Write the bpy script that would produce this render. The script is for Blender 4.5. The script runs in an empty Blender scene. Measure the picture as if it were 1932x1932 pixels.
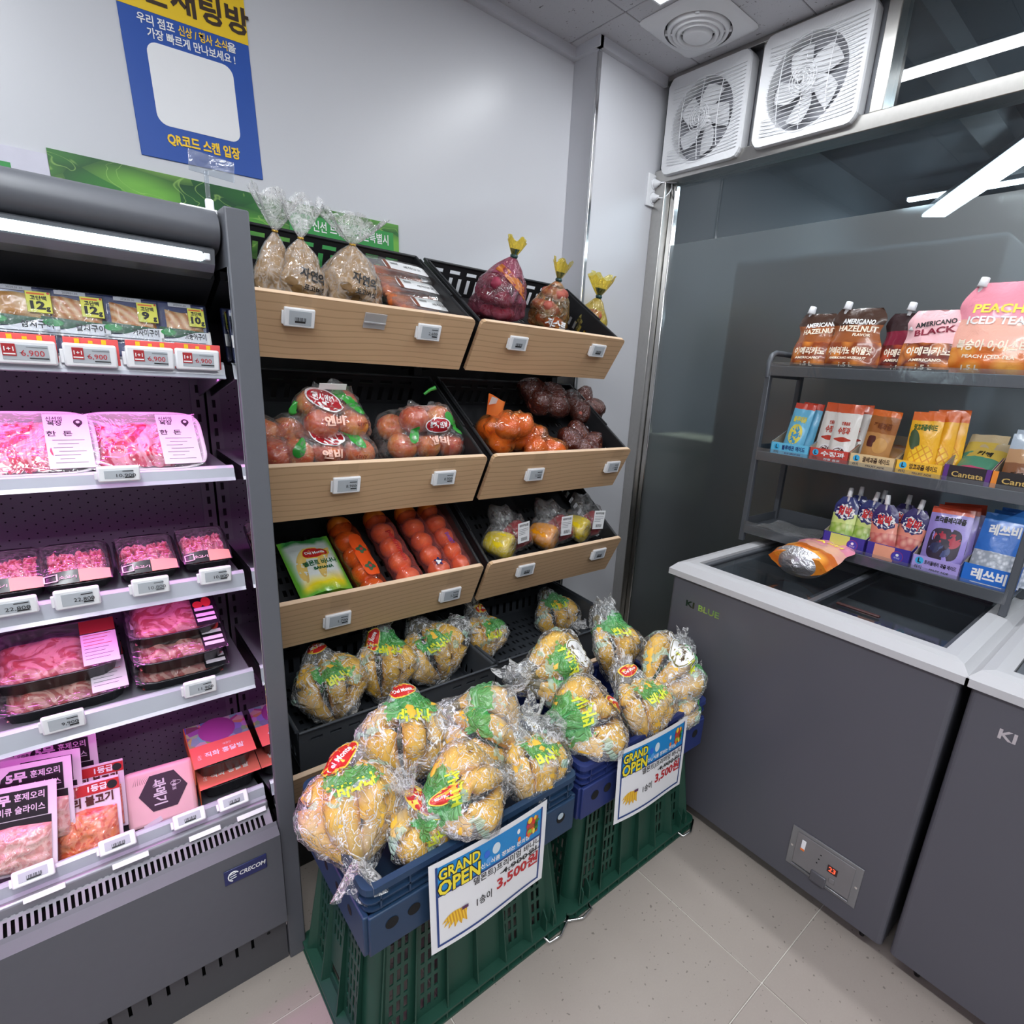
import bpy, bmesh, math, random
import numpy as np
from mathutils import Vector, Matrix, Euler
from mathutils.bvhtree import BVHTree
from mathutils import noise as mnoise
random.seed(7)
SC = bpy.context.scene
COL = SC.collection
PI = math.pi
# ------------------------------------------------------------------ camera
CAM = Vector((-0.267, -1.966, 1.37))
FPX, PPX, PPY = 1042.6, 966 + 83.925, 966 + 41.274
def _rot(yaw, pitch, roll):
    cy, sy, cp, sp = math.cos(yaw), math.sin(yaw), math.cos(pitch), math.sin(pitch)
    f = Vector((sy*cp, cy*cp, -sp)); rt = Vector((cy, -sy, 0)); up = rt.cross(f)
    c, s = math.cos(roll), math.sin(roll)
    return c*rt + s*up, -s*rt + c*up, f
RT, UP, FW = _rot(*[math.radians(a) for a in (41.94, 16.15, 4.01)])
cam = bpy.data.cameras.new('camera')
cam.sensor_width = 36; cam.lens = FPX/1932*36
cam.shift_x = -83.925/1932; cam.shift_y = 41.274/1932
cam.clip_start = 0.02
camo = bpy.data.objects.new('camera', cam); COL.objects.link(camo)
camo.matrix_world = Matrix.Translation(CAM) @ Matrix((RT, UP, -FW)).transposed().to_4x4()
SC.camera = camo
SC.view_settings.view_transform = 'Standard'; SC.view_settings.look = 'None'
SC.view_settings.gamma = 1; SC.view_settings.use_curve_mapping = False
SC.view_settings.exposure = 0.14
SC.cycles.max_bounces = 10; SC.cycles.transparent_max_bounces = 32
SC.cycles.caustics_reflective = False; SC.cycles.caustics_refractive = False
SC.cycles.sample_clamp_indirect = 4
# world: faint neutral fill, the shop is a closed room
W = bpy.data.worlds.new('world'); SC.world = W; W.use_nodes = True
W.node_tree.nodes['Background'].inputs[0].default_value = (0.75, 0.8, 0.9, 1)
W.node_tree.nodes['Background'].inputs[1].default_value = 0.25
# area lamps sit just under the shop's ceiling fixtures
def area(loc, sx, sy, power, color=(1, 1, 1), rot=(0, 0, 0), name='ceiling_lamp_light'):
    l = bpy.data.lights.new(name, 'AREA'); l.shape = 'RECTANGLE'; l.size = sx; l.size_y = sy
    l.energy = power; l.color = color
    o = bpy.data.objects.new(name, l); o.location = loc; o.rotation_euler = rot; COL.objects.link(o)
    return o
COOL = (0.95, 0.975, 1.0)
area((-0.45, -2.1, 2.555), .12, 2.6, 31, COOL)
area((1.365, -1.30, 2.555), .07, 1.65, 13, COOL)
area((-1.6, -2.4, 2.54), .12, 2.4, 12, COOL)
area((0.5, -3.4, 2.555), 1.8, .12, 20, COOL)

def ray(px, py):
    return RT*((px-PPX)/FPX) + UP*(-(py-PPY)/FPX) + FW
def at(px, py, ax, val):
    d = ray(px, py); i = 'xyz'.index(ax)
    return CAM + d*((val-CAM[i])/d[i])
def atp(px, py, p0, n):
    d = ray(px, py); n = Vector(n)
    return CAM + d*((Vector(p0)-CAM).dot(n)/d.dot(n))

# ------------------------------------------------------------------ object helpers
def srgb(c):
    if isinstance(c, str):
        c = c.lstrip('#'); c = tuple(int(c[i:i+2], 16)/255 for i in (0, 2, 4))
    elif max(c) > 1.001: c = tuple(x/255 for x in c)
    return tuple((x/12.92 if x <= .04045 else ((x+.055)/1.055)**2.4) for x in c)
def tag(o, label=None, cat=None, group=None, kind=None):
    if label: o['label'] = label
    if cat: o['category'] = cat
    if group: o['group'] = group
    if kind: o['kind'] = kind
    return o
def empty(name, label, cat, M=None, group=None):
    o = bpy.data.objects.new(name, None); COL.objects.link(o); o.empty_display_size = .02
    if M is not None: o.matrix_world = M
    return tag(o, label, cat, group)
def TR(loc, rx=0, ry=0, rz=0, s=1):
    return Matrix.Translation(Vector(loc)) @ Euler((math.radians(rx), math.radians(ry), math.radians(rz))).to_matrix().to_4x4() @ Matrix.Scale(s, 4)
def copy_tree(o, M=None, label=None):
    c = o.copy(); COL.objects.link(c)
    if M is not None: c.matrix_world = M
    if label: c['label'] = label
    for ch in o.children:
        d = ch.copy(); COL.objects.link(d); d.parent = c
        for g in ch.children:
            e = g.copy(); COL.objects.link(e); e.parent = d
    return c

class G:
    """collects faces into one mesh"""
    def __init__(s): s.v = []; s.f = []; s.m = []; s.sm = []; s.mi = 0; s.smooth = False; s.X = None
    def add(s, vs, fs, smooth=None):
        b = len(s.v)
        s.v += [tuple(s.X @ Vector(p)) if s.X is not None else tuple(p) for p in vs]
        s.f += [tuple(i+b for i in f) for f in fs]; s.m += [s.mi]*len(fs)
        s.sm += [s.smooth if smooth is None else smooth]*len(fs)
        return s
    def box(s, lo, hi):
        x0, y0, z0 = lo; x1, y1, z1 = hi
        return s.add([(x0,y0,z0),(x1,y0,z0),(x1,y1,z0),(x0,y1,z0),(x0,y0,z1),(x1,y0,z1),(x1,y1,z1),(x0,y1,z1)],
              [(0,3,2,1),(4,5,6,7),(0,1,5,4),(1,2,6,5),(2,3,7,6),(3,0,4,7)], False)
    def rbox(s, lo, hi, r=.004, seg=2):
        bm = bmesh.new(); bmesh.ops.create_cube(bm, size=1)
        lo, hi = Vector(lo), Vector(hi); c = (lo+hi)/2; d = hi-lo
        for v in bm.verts: v.co = Vector((c[i]+v.co[i]*d[i] for i in range(3)))
        bmesh.ops.bevel(bm, geom=list(bm.edges), offset=min(r, min(abs(x) for x in d)*.45), segments=seg, profile=.5, affect='EDGES')
        bm.normal_update(); fl_ = [max(abs(f.normal.x), abs(f.normal.y), abs(f.normal.z)) < .999 for f in bm.faces]
        n0 = len(s.sm); s.bm(bm, True); s.sm[n0:] = fl_
        return s
    def bm(s, bm, smooth=False):
        bm.verts.index_update()
        s.add([v.co[:] for v in bm.verts], [tuple(v.index for v in f.verts) for f in bm.faces], smooth)
        bm.free(); return s
    def quad(s, a, b, c, d): return s.add([a, b, c, d], [(0,1,2,3)])
    def prism(s, pts, axis, a, b, smooth=False):
        """pts 2-D outline swept along axis from a to b"""
        n = len(pts)
        def P(u, v, w): return {'x': (w,u,v), 'y': (u,w,v), 'z': (u,v,w)}[axis]
        vs = [P(u, v, a) for u, v in pts] + [P(u, v, b) for u, v in pts]
        s.add(vs, [tuple(range(n))[::-1], tuple(range(n, 2*n))], False)
        s.add(vs, [(i, (i+1)%n, n+(i+1)%n, n+i) for i in range(n)], smooth); return s
    def grid(s, fn, nu, nv, cu=False, smooth=True):
        vs = [fn(i/nu, j/nv) for j in range(nv+1) for i in range(nu+(0 if cu else 1))]
        w = nu if cu else nu+1; fs = []
        for j in range(nv):
            for i in range(nu):
                a = j*w+i; b = j*w+(i+1)%w
                fs.append((a, b, b+w, a+w))
        return s.add(vs, fs, smooth)
    def lathe(s, prof, n=16, c=(0,0,0), fn=None, smooth=True):
        def f(u, v):
            k = v*(len(prof)-1); r, z = prof[int(round(k))]; t = u*2*PI
            q = fn(t, z) if fn else 1
            return (c[0]+r*q*math.cos(t), c[1]+r*q*math.sin(t), c[2]+z)
        return s.grid(f, n, len(prof)-1, True, smooth)
    def tube(s, path, r, n=8, cap=True, smooth=True):
        path = [Vector(p) for p in path]; rs = r if isinstance(r, (list, tuple)) else [r]*len(path)
        vs = []; up = None
        for i, p in enumerate(path):
            t = (path[min(i+1, len(path)-1)] - path[max(i-1, 0)]).normalized()
            if up is None: up = Vector((0,0,1)) if abs(t.z) < .9 else Vector((1,0,0))
            a = t.cross(up)
            if a.length < 1e-6: a = t.orthogonal()
            a.normalize(); b = a.cross(t); up = b
            vs += [p + (a*math.cos(k*2*PI/n) + b*math.sin(k*2*PI/n))*rs[i] for k in range(n)]
        fs = [(i*n+k, i*n+(k+1)%n, (i+1)*n+(k+1)%n, (i+1)*n+k) for i in range(len(path)-1) for k in range(n)]
        s.add(vs, fs, smooth)
        if cap: s.add(vs, [tuple(range(n))[::-1], tuple(range((len(path)-1)*n, len(path)*n))], False)
        return s
    def disc(s, c, r, axis='z', n=24, r2=None):
        r2 = r2 or r
        def P(u, v): return {'x': (c[0], c[1]+u, c[2]+v), 'y': (c[0]+u, c[1], c[2]+v), 'z': (c[0]+u, c[1]+v, c[2])}[axis]
        return s.add([P(r*math.cos(k*2*PI/n), r2*math.sin(k*2*PI/n)) for k in range(n)], [tuple(range(n))])
    def holed(s, us, vs_, holes, fn, t=.002):
        """sheet of thickness t with rectangular holes; fn(u,v) -> point"""
        cu = sorted({round(a, 5) for a in list(us)+[h[0] for h in holes]+[h[1] for h in holes]})
        cv = sorted({round(a, 5) for a in list(vs_)+[h[2] for h in holes]+[h[3] for h in holes]})
        hs = set()
        iu = {a: i for i, a in enumerate(cu)}; iv = {a: i for i, a in enumerate(cv)}
        for h in holes:
            for i in range(iu[round(h[0],5)], iu[round(h[1],5)]):
                for j in range(iv[round(h[2],5)], iv[round(h[3],5)]): hs.add((i, j))
        bm = bmesh.new(); V = {}
        def gv(i, j):
            if (i, j) not in V: V[i, j] = bm.verts.new(fn(cu[i], cv[j]))
            return V[i, j]
        for i in range(len(cu)-1):
            for j in range(len(cv)-1):
                if (i, j) not in hs: bm.faces.new((gv(i,j), gv(i+1,j), gv(i+1,j+1), gv(i,j+1)))
        bm.normal_update(); bmesh.ops.solidify(bm, geom=list(bm.faces), thickness=t)
        return s.bm(bm)
    def mesh(s, name, mats):
        me = bpy.data.meshes.new(name); me.from_pydata([tuple(v) for v in s.v], [], s.f)
        for m in (mats if isinstance(mats, (list, tuple)) else [mats]): me.materials.append(m)
        me.polygons.foreach_set('material_index', s.m); me.polygons.foreach_set('use_smooth', s.sm)
        me.update(); return me
    def obj(s, name, mats, parent=None, M=None, label=None, cat=None, group=None, kind=None):
        return link(name, s.mesh(name, mats), parent, M, label, cat, group, kind)
def link(name, me, parent=None, M=None, label=None, cat=None, group=None, kind=None):
    o = bpy.data.objects.new(name, me); COL.objects.link(o)
    if parent is not None: o.parent = parent
    if M is not None: o.matrix_local = M
    return tag(o, label, cat, group, kind)
def remat(me, m):
    k = me.copy(); k.materials.clear(); k.materials.append(m); return k

# ------------------------------------------------------------------ text
_TX = {}
def text_mesh(body, bold=0.0, align='CENTER', shear=0.0, space=1.0):
    key = (body, bold, align, shear, space)
    if key not in _TX:
        cu = bpy.data.curves.new('lettering', 'FONT'); cu.body = body; cu.size = 1
        cu.align_x = align; cu.align_y = 'CENTER'; cu.offset = bold; cu.shear = shear; cu.resolution_u = 2; cu.space_character = space
        cu.dimensions = '2D'; cu.fill_mode = 'FRONT'
        o = bpy.data.objects.new('t', cu)
        me = bpy.data.meshes.new_from_object(o)
        vs = [v.co[:2] for v in me.vertices]; fs = [tuple(p.vertices) for p in me.polygons]
        bpy.data.objects.remove(o); bpy.data.meshes.remove(me)
        _TX[key] = (vs, fs)
    return _TX[key]
def text(body, size, m, parent, O, R=(1,0,0), U=(0,0,1), bold=0.0, align='CENTER', sx=1.0, name='lettering', shear=0.0, width=None):
    """flat print in the plane spanned by R and U, centred on O (parent's frame)"""
    vs, fs = text_mesh(body, bold, align, shear)
    if not vs: return None
    if width:
        w = max(v[0] for v in vs)-min(v[0] for v in vs); sx = width/(w*size)
    O, R, U = Vector(O), Vector(R), Vector(U)
    g = G(); g.add([O + R*(x*size*sx) + U*(y*size) for x, y in vs], fs)
    return g.obj(name, m, parent)
class Surf:
    """projects flat print on a curved mesh (all in the thing's local frame)"""
    def __init__(s, g): s.b = BVHTree.FromPolygons([Vector(v) for v in g.v], g.f)
    def put(s, pts, fs, O, R, U, mat_, parent, eps=.0007, name='lettering'):
        O, R, U = Vector(O), Vector(R), Vector(U); N = R.cross(U)
        vs = []; last = None
        for x, y in pts:
            p = O + R*x + U*y
            h = s.b.ray_cast(p + N*.3, -N)
            if h[0] is not None: last = h[0] + N*eps; vs.append(last)
            else: vs.append(last if last is not None else p)
        g = G(); g.add(vs, fs, True); return g.obj(name, mat_, parent)
    def text(s, body, size, m, parent, O, R=(1,0,0), U=(0,0,1), bold=0, width=None, eps=.0010, rot=0, shear=0):
        vs, fs = text_mesh(body, bold, 'CENTER', shear)
        if not vs: return
        sx = 1
        if width: sx = width/((max(v[0] for v in vs)-min(v[0] for v in vs))*size)
        c, n = math.cos(math.radians(rot)), math.sin(math.radians(rot))
        pts = [(x*size*sx*c - y*size*n, x*size*sx*n + y*size*c) for x, y in vs]
        return s.put(pts, fs, O, R, U, m, parent, eps)
    def shape(s, fn, m, parent, O, R=(1,0,0), U=(0,0,1), nr=4, na=28, eps=.0006, name='printed_patch', rot=0):
        """fn(angle) -> radius pair (x,y)"""
        c, n = math.cos(math.radians(rot)), math.sin(math.radians(rot))
        pts = [(0, 0)]; fs = []
        for i in range(1, nr+1):
            for k in range(na):
                x, y = fn(k*2*PI/na); x *= i/nr; y *= i/nr
                pts.append((x*c-y*n, x*n+y*c))
        for k in range(na): fs.append((0, 1+k, 1+(k+1)%na))
        for i in range(nr-1):
            for k in range(na):
                a = 1+i*na+k; b = 1+i*na+(k+1)%na; fs.append((a, a+na, b+na, b))
        return s.put(pts, fs, O, R, U, m, parent, eps, name)
def ellf(a, b, lob=0, n=3, ph=0, sq=1.0):
    def f(t):
        k = 1+lob*math.cos(n*t+ph)
        cx, sy = math.cos(t), math.sin(t)
        return (a*k*math.copysign(abs(cx)**sq, cx), b*k*math.copysign(abs(sy)**sq, sy))
    return f

# ------------------------------------------------------------------ materials
class NT:
    def __init__(s, name):
        s.m = bpy.data.materials.new(name); s.m.use_nodes = True; s.t = s.m.node_tree; s.t.nodes.clear()
        s.out = s.t.nodes.new('ShaderNodeOutputMaterial'); s._tc = None
    def n(s, kind, **kw):
        x = s.t.nodes.new('ShaderNode'+kind)
        for k, v in kw.items():
            if k.startswith('i_'):
                s.set(x.inputs[k[2:].replace('_', ' ')], v)
            else: setattr(x, k, v)
        return x
    def set(s, inp, v):
        if isinstance(v, bpy.types.NodeSocket): s.t.links.new(v, inp)
        elif isinstance(v, (tuple, list)) and inp.type == 'RGBA': inp.default_value = (*v[:3], 1)
        else: inp.default_value = v
    def obj(s):
        if s._tc is None: s._tc = s.n('TexCoord')
        return s._tc.outputs['Object']
    def gen(s):
        if s._tc is None: s._tc = s.n('TexCoord')
        return s._tc.outputs['Generated']
    def mp(s, v, scale=(1,1,1), rot=(0,0,0), loc=(0,0,0)):
        x = s.n('Mapping'); s.set(x.inputs[0], v); x.inputs['Scale'].default_value = scale
        x.inputs['Rotation'].default_value = rot; x.inputs['Location'].default_value = loc; return x.outputs[0]
    def noise(s, v, scale=5, detail=3, rough=.5, dist=0, kind=None):
        x = s.n('TexNoise'); s.set(x.inputs['Vector'], v); x.inputs['Scale'].default_value = scale
        if kind: x.noise_type = kind
        x.inputs['Detail'].default_value = detail; x.inputs['Roughness'].default_value = rough; x.inputs['Distortion'].default_value = dist
        return x.outputs[0]
    def vor(s, v, scale=5, feature='F1', out=0):
        x = s.n('TexVoronoi', feature=feature); s.set(x.inputs['Vector'], v); x.inputs['Scale'].default_value = scale; return x.outputs[out]
    def math(s, op, a, b=0, c=0, clamp=False):
        x = s.n('Math', operation=op, use_clamp=clamp); s.set(x.inputs[0], a); s.set(x.inputs[1], b); s.set(x.inputs[2], c); return x.outputs[0]
    def ramp(s, f, stops, interp='LINEAR'):
        x = s.n('ValToRGB'); s.set(x.inputs[0], f); e = x.color_ramp; e.interpolation = interp
        while len(e.elements) < len(stops): e.elements.new(.5)
        for el, (p, c) in zip(e.elements, stops):
            el.position = p; el.color = (*(c if isinstance(c, (tuple, list)) else (c, c, c)), 1)
        return x.outputs[0]
    def mix(s, f, a, b):
        x = s.n('Mix', data_type='RGBA'); s.set(x.inputs[0], f); s.set(x.inputs[6], a); s.set(x.inputs[7], b); return x.outputs[2]
    def sep(s, v):
        x = s.n('SeparateXYZ'); s.set(x.inputs[0], v); return x.outputs
    def bump(s, h, strength=.3, dist=.002):
        x = s.n('Bump'); s.set(x.inputs['Height'], h); x.inputs['Strength'].default_value = strength; x.inputs['Distance'].default_value = dist; return x.outputs[0]
    def pbr(s, color, rough=.5, metal=0, normal=None, spec=.5, trans=0, alpha=1, sss=0, coat=0, ior=1.45):
        x = s.n('BsdfPrincipled'); s.set(x.inputs['Base Color'], color); s.set(x.inputs['Roughness'], rough); s.set(x.inputs['Metallic'], metal)
        s.set(x.inputs['Specular IOR Level'], spec); s.set(x.inputs['Transmission Weight'], trans); s.set(x.inputs['Alpha'], alpha); s.set(x.inputs['IOR'], ior)
        if coat: x.inputs['Coat Weight'].default_value = coat; x.inputs['Coat Roughness'].default_value = .1
        if normal is not None: s.set(x.inputs['Normal'], normal)
        return x.outputs[0]
    def mixs(s, f, a, b):
        x = s.n('MixShader'); s.set(x.inputs[0], f); s.t.links.new(a, x.inputs[1]); s.t.links.new(b, x.inputs[2]); return x.outputs[0]
    def done(s, sh):
        s.t.links.new(sh, s.out.inputs[0]); return s.m
_M = {}
def mat(name, color, rough=.5, metal=0, var=.06, scale=30, bump=0, bscale=200, coat=0, spec=.5):
    """plain material with slight procedural variation"""
    if name in _M: return _M[name]
    n = NT(name); c = srgb(color); f = n.noise(n.obj(), scale, 3)
    col = n.mix(f, tuple(x*(1-var) for x in c), tuple(min(1, x*(1+var)) for x in c))
    nm = n.bump(n.noise(n.obj(), bscale, 2), bump, .001) if bump else None
    _M[name] = n.done(n.pbr(col, rough, metal, nm, spec, coat=coat)); return _M[name]
def emit(name, color, strength):
    if name in _M: return _M[name]
    n = NT(name); e = n.n('Emission'); n.set(e.inputs[0], srgb(color)); e.inputs[1].default_value = strength
    _M[name] = n.done(e.outputs[0]); return _M[name]
def film(name, tint=(1,1,1), haze=.06, crinkle=.6, scale=45, hazecol=(1,1,1), gloss=.12, streak=0.0, rough=.1):
    """thin clear wrapping film: transparent with crinkled reflections"""
    if name in _M: return _M[name]
    n = NT(name); o = n.obj()
    h = n.noise(o, scale, 3, .6, 1.2)
    r = n.math('ABSOLUTE', n.math('SUBTRACT', h, .5))
    r2 = n.math('ABSOLUTE', n.math('SUBTRACT', n.noise(n.mp(o, (1, 1.7, .8), (.6, .3, .9)), scale*.55, 2, .5, 1.5), .5))
    hh = n.math('MINIMUM', r, r2)
    nm = n.bump(hh, crinkle, .02)
    tr = n.n('BsdfTransparent'); n.set(tr.inputs[0], srgb(tint))
    gl = n.n('BsdfGlossy'); gl.inputs['Roughness'].default_value = rough; n.set(gl.inputs['Normal'], nm)
    lw = n.n('LayerWeight'); lw.inputs['Blend'].default_value = .5; n.set(lw.inputs['Normal'], nm)
    f = n.math('ADD', n.math('MULTIPLY', n.math('POWER', lw.outputs['Facing'], 3.2), .8), gloss, clamp=True)
    a = n.mixs(f, tr.outputs[0], gl.outputs[0])
    df = n.n('BsdfDiffuse'); n.set(df.inputs[0], srgb(hazecol))
    hz = haze
    if streak:
        k = n.math('MULTIPLY', n.math('SUBTRACT', 1, n.math('MULTIPLY', hh, 22), clamp=True), streak, clamp=True)  # crease highlights painted in as white diffuse lines
        hz = n.math('ADD', k, haze, clamp=True)
    _M[name] = n.done(n.mixs(hz, a, df.outputs[0])); return _M[name]
# ================================================================== materials used all over
WHITEPANEL = mat('white_wall_panel', (206, 207, 212), .32, var=.01, scale=3)
TRIMW = mat('white_trim', (205, 206, 212), .4, var=.01)
STEEL = mat('brushed_steel', (190, 188, 184), .28, 1.0, var=.08, scale=60)
CHROME = mat('chrome', (225, 225, 225), .12, 1.0, var=.02)
CASE = mat('graphite_powder_coat', (88, 90, 96), .42, var=.04, scale=60)
CASED = mat('dark_graphite_coat', (62, 63, 67), .5, var=.05)
BLACKP = mat('black_plastic', (34, 35, 38), .42, var=.08)
GREYP = mat('dark_grey_plastic', (62, 66, 72), .45, var=.06)
WHITEP = mat('white_plastic', (232, 233, 236), .35, var=.01)
BLACK = mat('black_void', (12, 12, 13), .8)
INK = mat('black_ink', (28, 28, 30), .5)
GREYINK = mat('grey_ink', (95, 98, 102), .5)
WINK = mat('white_ink', (240, 240, 240), .5)
REDINK = mat('red_ink', (190, 38, 44), .45)
PAPER = mat('white_paper', (236, 236, 238), .6, var=.01)

# ------------------------------------------------------------------ floor tiles
H = 2.575
def m_tile():
    n = NT('beige_porcelain_tile'); o = n.obj()
    f = n.noise(o, 6, 5, .65); g = n.noise(o, 240, 2, .6); sp = n.noise(o, 90, 1)
    c = n.mix(f, srgb((154, 144, 136)), srgb((166, 156, 148)))
    c = n.mix(n.math('MULTIPLY', g, .35), c, srgb((140, 132, 127)))
    c = n.mix(n.ramp(sp, [(.70, 0), (.74, 1)]), c, srgb((120, 112, 106)))
    return n.done(n.pbr(c, .42, normal=n.bump(g, .05, .001)))
TILE = m_tile()
fl = G().box((-2.6, -5.2, -.05), (6.2, .15, -.0025)).obj('floor', mat('pale_grout', (205, 200, 192), .8), kind='structure')
k = 0; tme = {}
for i in range(-5, 9):
    for j in range(-8, 5):
        x0, x1 = .815+(i-1)*.62, .815+i*.62; y0, y1 = -1.612+(j-1)*.62, -1.612+j*.62
        x0, x1 = max(x0, -2.6), min(x1, 6.2); y0, y1 = max(y0, -5.2), min(y1, .15)
        if x1-x0 < .03 or y1-y0 < .03: continue
        key = (round(x1-x0, 3), round(y1-y0, 3))
        if key not in tme:
            tme[key] = G().rbox((.0012, .0012, -.01), (key[0]-.0012, key[1]-.0012, 0), .0012, 1).mesh('floor_tile', TILE)
        link('floor_tile', tme[key], fl, Matrix.Translation((x0, y0, random.uniform(-.0001, .0001))))

# ------------------------------------------------------------------ walls
g = G().box((-2.6, 0, 0), (1.42, .12, H+.02))
g.obj('wall_back', WHITEPANEL, kind='structure')
G().box((-2.6, -.028, H-.035), (1.42, 0, H)).obj('trim_1', TRIMW, kind='structure')
# boxed-in column in the corner
g = G().box((1.42, -.139, 0), (1.832, .12, H)); g.obj('wall_column', WHITEPANEL, kind='structure')
g = G().box((1.405, -.16, H-.035), (1.80, -.139, H)); g.box((1.400, -.16, H-.035), (1.42, -.028, H)); g.obj('trim_2', TRIMW, kind='structure')
g = G().rbox((1.4125, -.1475, 0), (1.4305, -.1365, H-.04), .003); g.obj('trim_3', CHROME, kind='structure')
G().box((-2.72, -5.3, 0), (-2.6, .12, H)).obj('wall_left', WHITEPANEL, kind='structure')
G().box((-2.72, -5.32, 0), (6.3, -5.2, 2.9)).obj('wall_front', WHITEPANEL, kind='structure')

# ------------------------------------------------------------------ ceiling of mineral panels
def m_ceil():
    n = NT('speckled_ceiling_board'); o = n.obj()
    v = n.noise(n.mp(o, (1, .55, 1), (0, 0, .5)), 62, 2, .7, 1.5)
    v2 = n.noise(o, 210, 1)
    k_ = n.math('MAXIMUM', n.ramp(v, [(.665, 0), (.69, 1)]), n.ramp(v2, [(.72, 0), (.75, .6)]))
    c = n.mix(k_, srgb((196, 196, 201)), srgb((112, 108, 110)))
    return n.done(n.pbr(c, .9, normal=n.bump(k_, -.4, .002)))
CEILB = m_ceil()
ce = G().box((-2.6, -5.2, H+.004), (1.86, .12, H+.06)).obj('ceiling', mat('ceiling_joint_grey', (120, 120, 126), .9), kind='structure')  # grey backing board, its own colour shows in the panel joints
cme = {}
for i in range(-7, 2):
    for j in range(-12, 2):
        x0, x1 = max(1.37+(i-1)*.62, -2.6), min(1.37+i*.62, 1.84); y0, y1 = max(-.31+(j-1)*.466, -5.2), min(-.31+j*.466, 0)
        if x1-x0 < .02 or y1-y0 < .02: continue
        key = (round(x1-x0, 3), round(y1-y0, 3))
        if key not in cme: cme[key] = G().rbox((.0015, .0015, 0), (key[0]-.0015, key[1]-.0015, .012), .002, 1).mesh('ceiling_panel', CEILB)
        link('ceiling_panel', cme[key], ce, Matrix.Translation((x0, y0, H)))

# ------------------------------------------------------------------ glass wall on the right
XG = 1.85
g = G()
g.rbox((1.80, -5.2, 2.186), (1.885, -.139, 2.236), .003)          # transom
g.rbox((1.806, -1.052, 2.236), (1.885, -1.010, H), .003)          # short post above the transom
g.rbox((1.80, -.205, 0), (1.885, -.140, 2.186), .003)             # post in the corner
g.rbox((1.80, -5.2, H-.018), (1.885, -.139, H), .002)
g.rbox((1.80, -3.0, 0), (1.885, -2.94, 2.186), .003)
g.rbox((1.80, -5.2, 0), (1.885, -.139, .05), .003)
wr = g.obj('wall_right', STEEL, kind='structure')
G().rbox((1.838, -.235, .05), (1.868, -.207, 2.180), .004).obj('glazing_bead', CHROME, wr)
def m_glass():
    n = NT('clear_glass'); o = n.obj()
    tr = n.n('BsdfTransparent'); n.set(tr.inputs[0], (.60, .68, .72))
    gl = n.n('BsdfGlossy'); gl.inputs['Roughness'].default_value = 0.0
    lw = n.n('LayerWeight'); lw.inputs['Blend'].default_value = .5
    sm = n.math('MULTIPLY', n.ramp(n.noise(n.mp(o, (1, .6, 1)), 3.5, 4, .6), [(.5, 0), (.8, 1)]), .05)
    df = n.n('BsdfDiffuse'); n.set(df.inputs[0], srgb((150, 170, 185)))
    a = n.mixs(n.math('ADD', n.math('MULTIPLY', n.math('POWER', lw.outputs['Facing'], 3.2), .55), .10, clamp=True), tr.outputs[0], gl.outputs[0])
    return n.done(n.mixs(n.math('ADD', sm, .02), a, df.outputs[0]))
GLASS = m_glass()
def m_frost():
    n = NT('frosted_film'); o = n.obj()
    rf = n.n('BsdfRefraction'); n.set(rf.inputs[0], (.74, .79, .80)); rf.inputs['Roughness'].default_value = .30; rf.inputs['IOR'].default_value = 1.15
    gl = n.n('BsdfGlossy'); gl.inputs['Roughness'].default_value = .38; n.set(gl.inputs[0], (.9, .95, .97))
    df = n.n('BsdfDiffuse'); n.set(df.inputs[0], srgb((104, 108, 108)))
    tp = n.n('BsdfTransparent'); n.set(tp.inputs[0], (.74, .79, .80))
    a = n.mixs(.25, rf.outputs[0], tp.outputs[0]); a = n.mixs(.18, a, gl.outputs[0])
    return n.done(n.mixs(.22, a, df.outputs[0]))
FROST = m_frost()
wn = G().quad((1.856, -2.94, .05), (1.856, -.205, .05), (1.856, -.205, 2.186), (1.856, -2.94, 2.186)).obj('window_1', GLASS, kind='structure')
G().quad((1.8495, -.235, .05), (1.8495, -1.66, .05), (1.8495, -1.66, 1.955), (1.8495, -.235, 1.945)).obj('frosted_film', FROST, wn)
G().quad((1.8495, -1.70, .05), (1.8495, -2.94, .05), (1.8495, -2.94, 1.965), (1.8495, -1.70, 1.955)).obj('frosted_film', FROST, wn)
G().quad((1.856, -5.1, 2.236), (1.856, -1.052, 2.236), (1.856, -1.052, H-.018), (1.856, -5.1, H-.018)).obj('window_2', GLASS, kind='structure')
G().quad((1.856, -5.2, .05), (1.856, -3.0, .05), (1.856, -3.0, 2.186), (1.856, -5.2, 2.186)).obj('window_3', GLASS, kind='structure')
# steel backing sheet carrying the two fans
G().box((1.836, -1.010, 2.236), (1.850, -.139, H-.018)).obj('trim_4', mat('dull_steel_sheet', (120, 122, 128), .45, .8), kind='structure')
G().rbox((1.812, -.608, 2.236), (1.838, -.585, H-.018), .002).obj('trim_5', STEEL, kind='structure')

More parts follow.
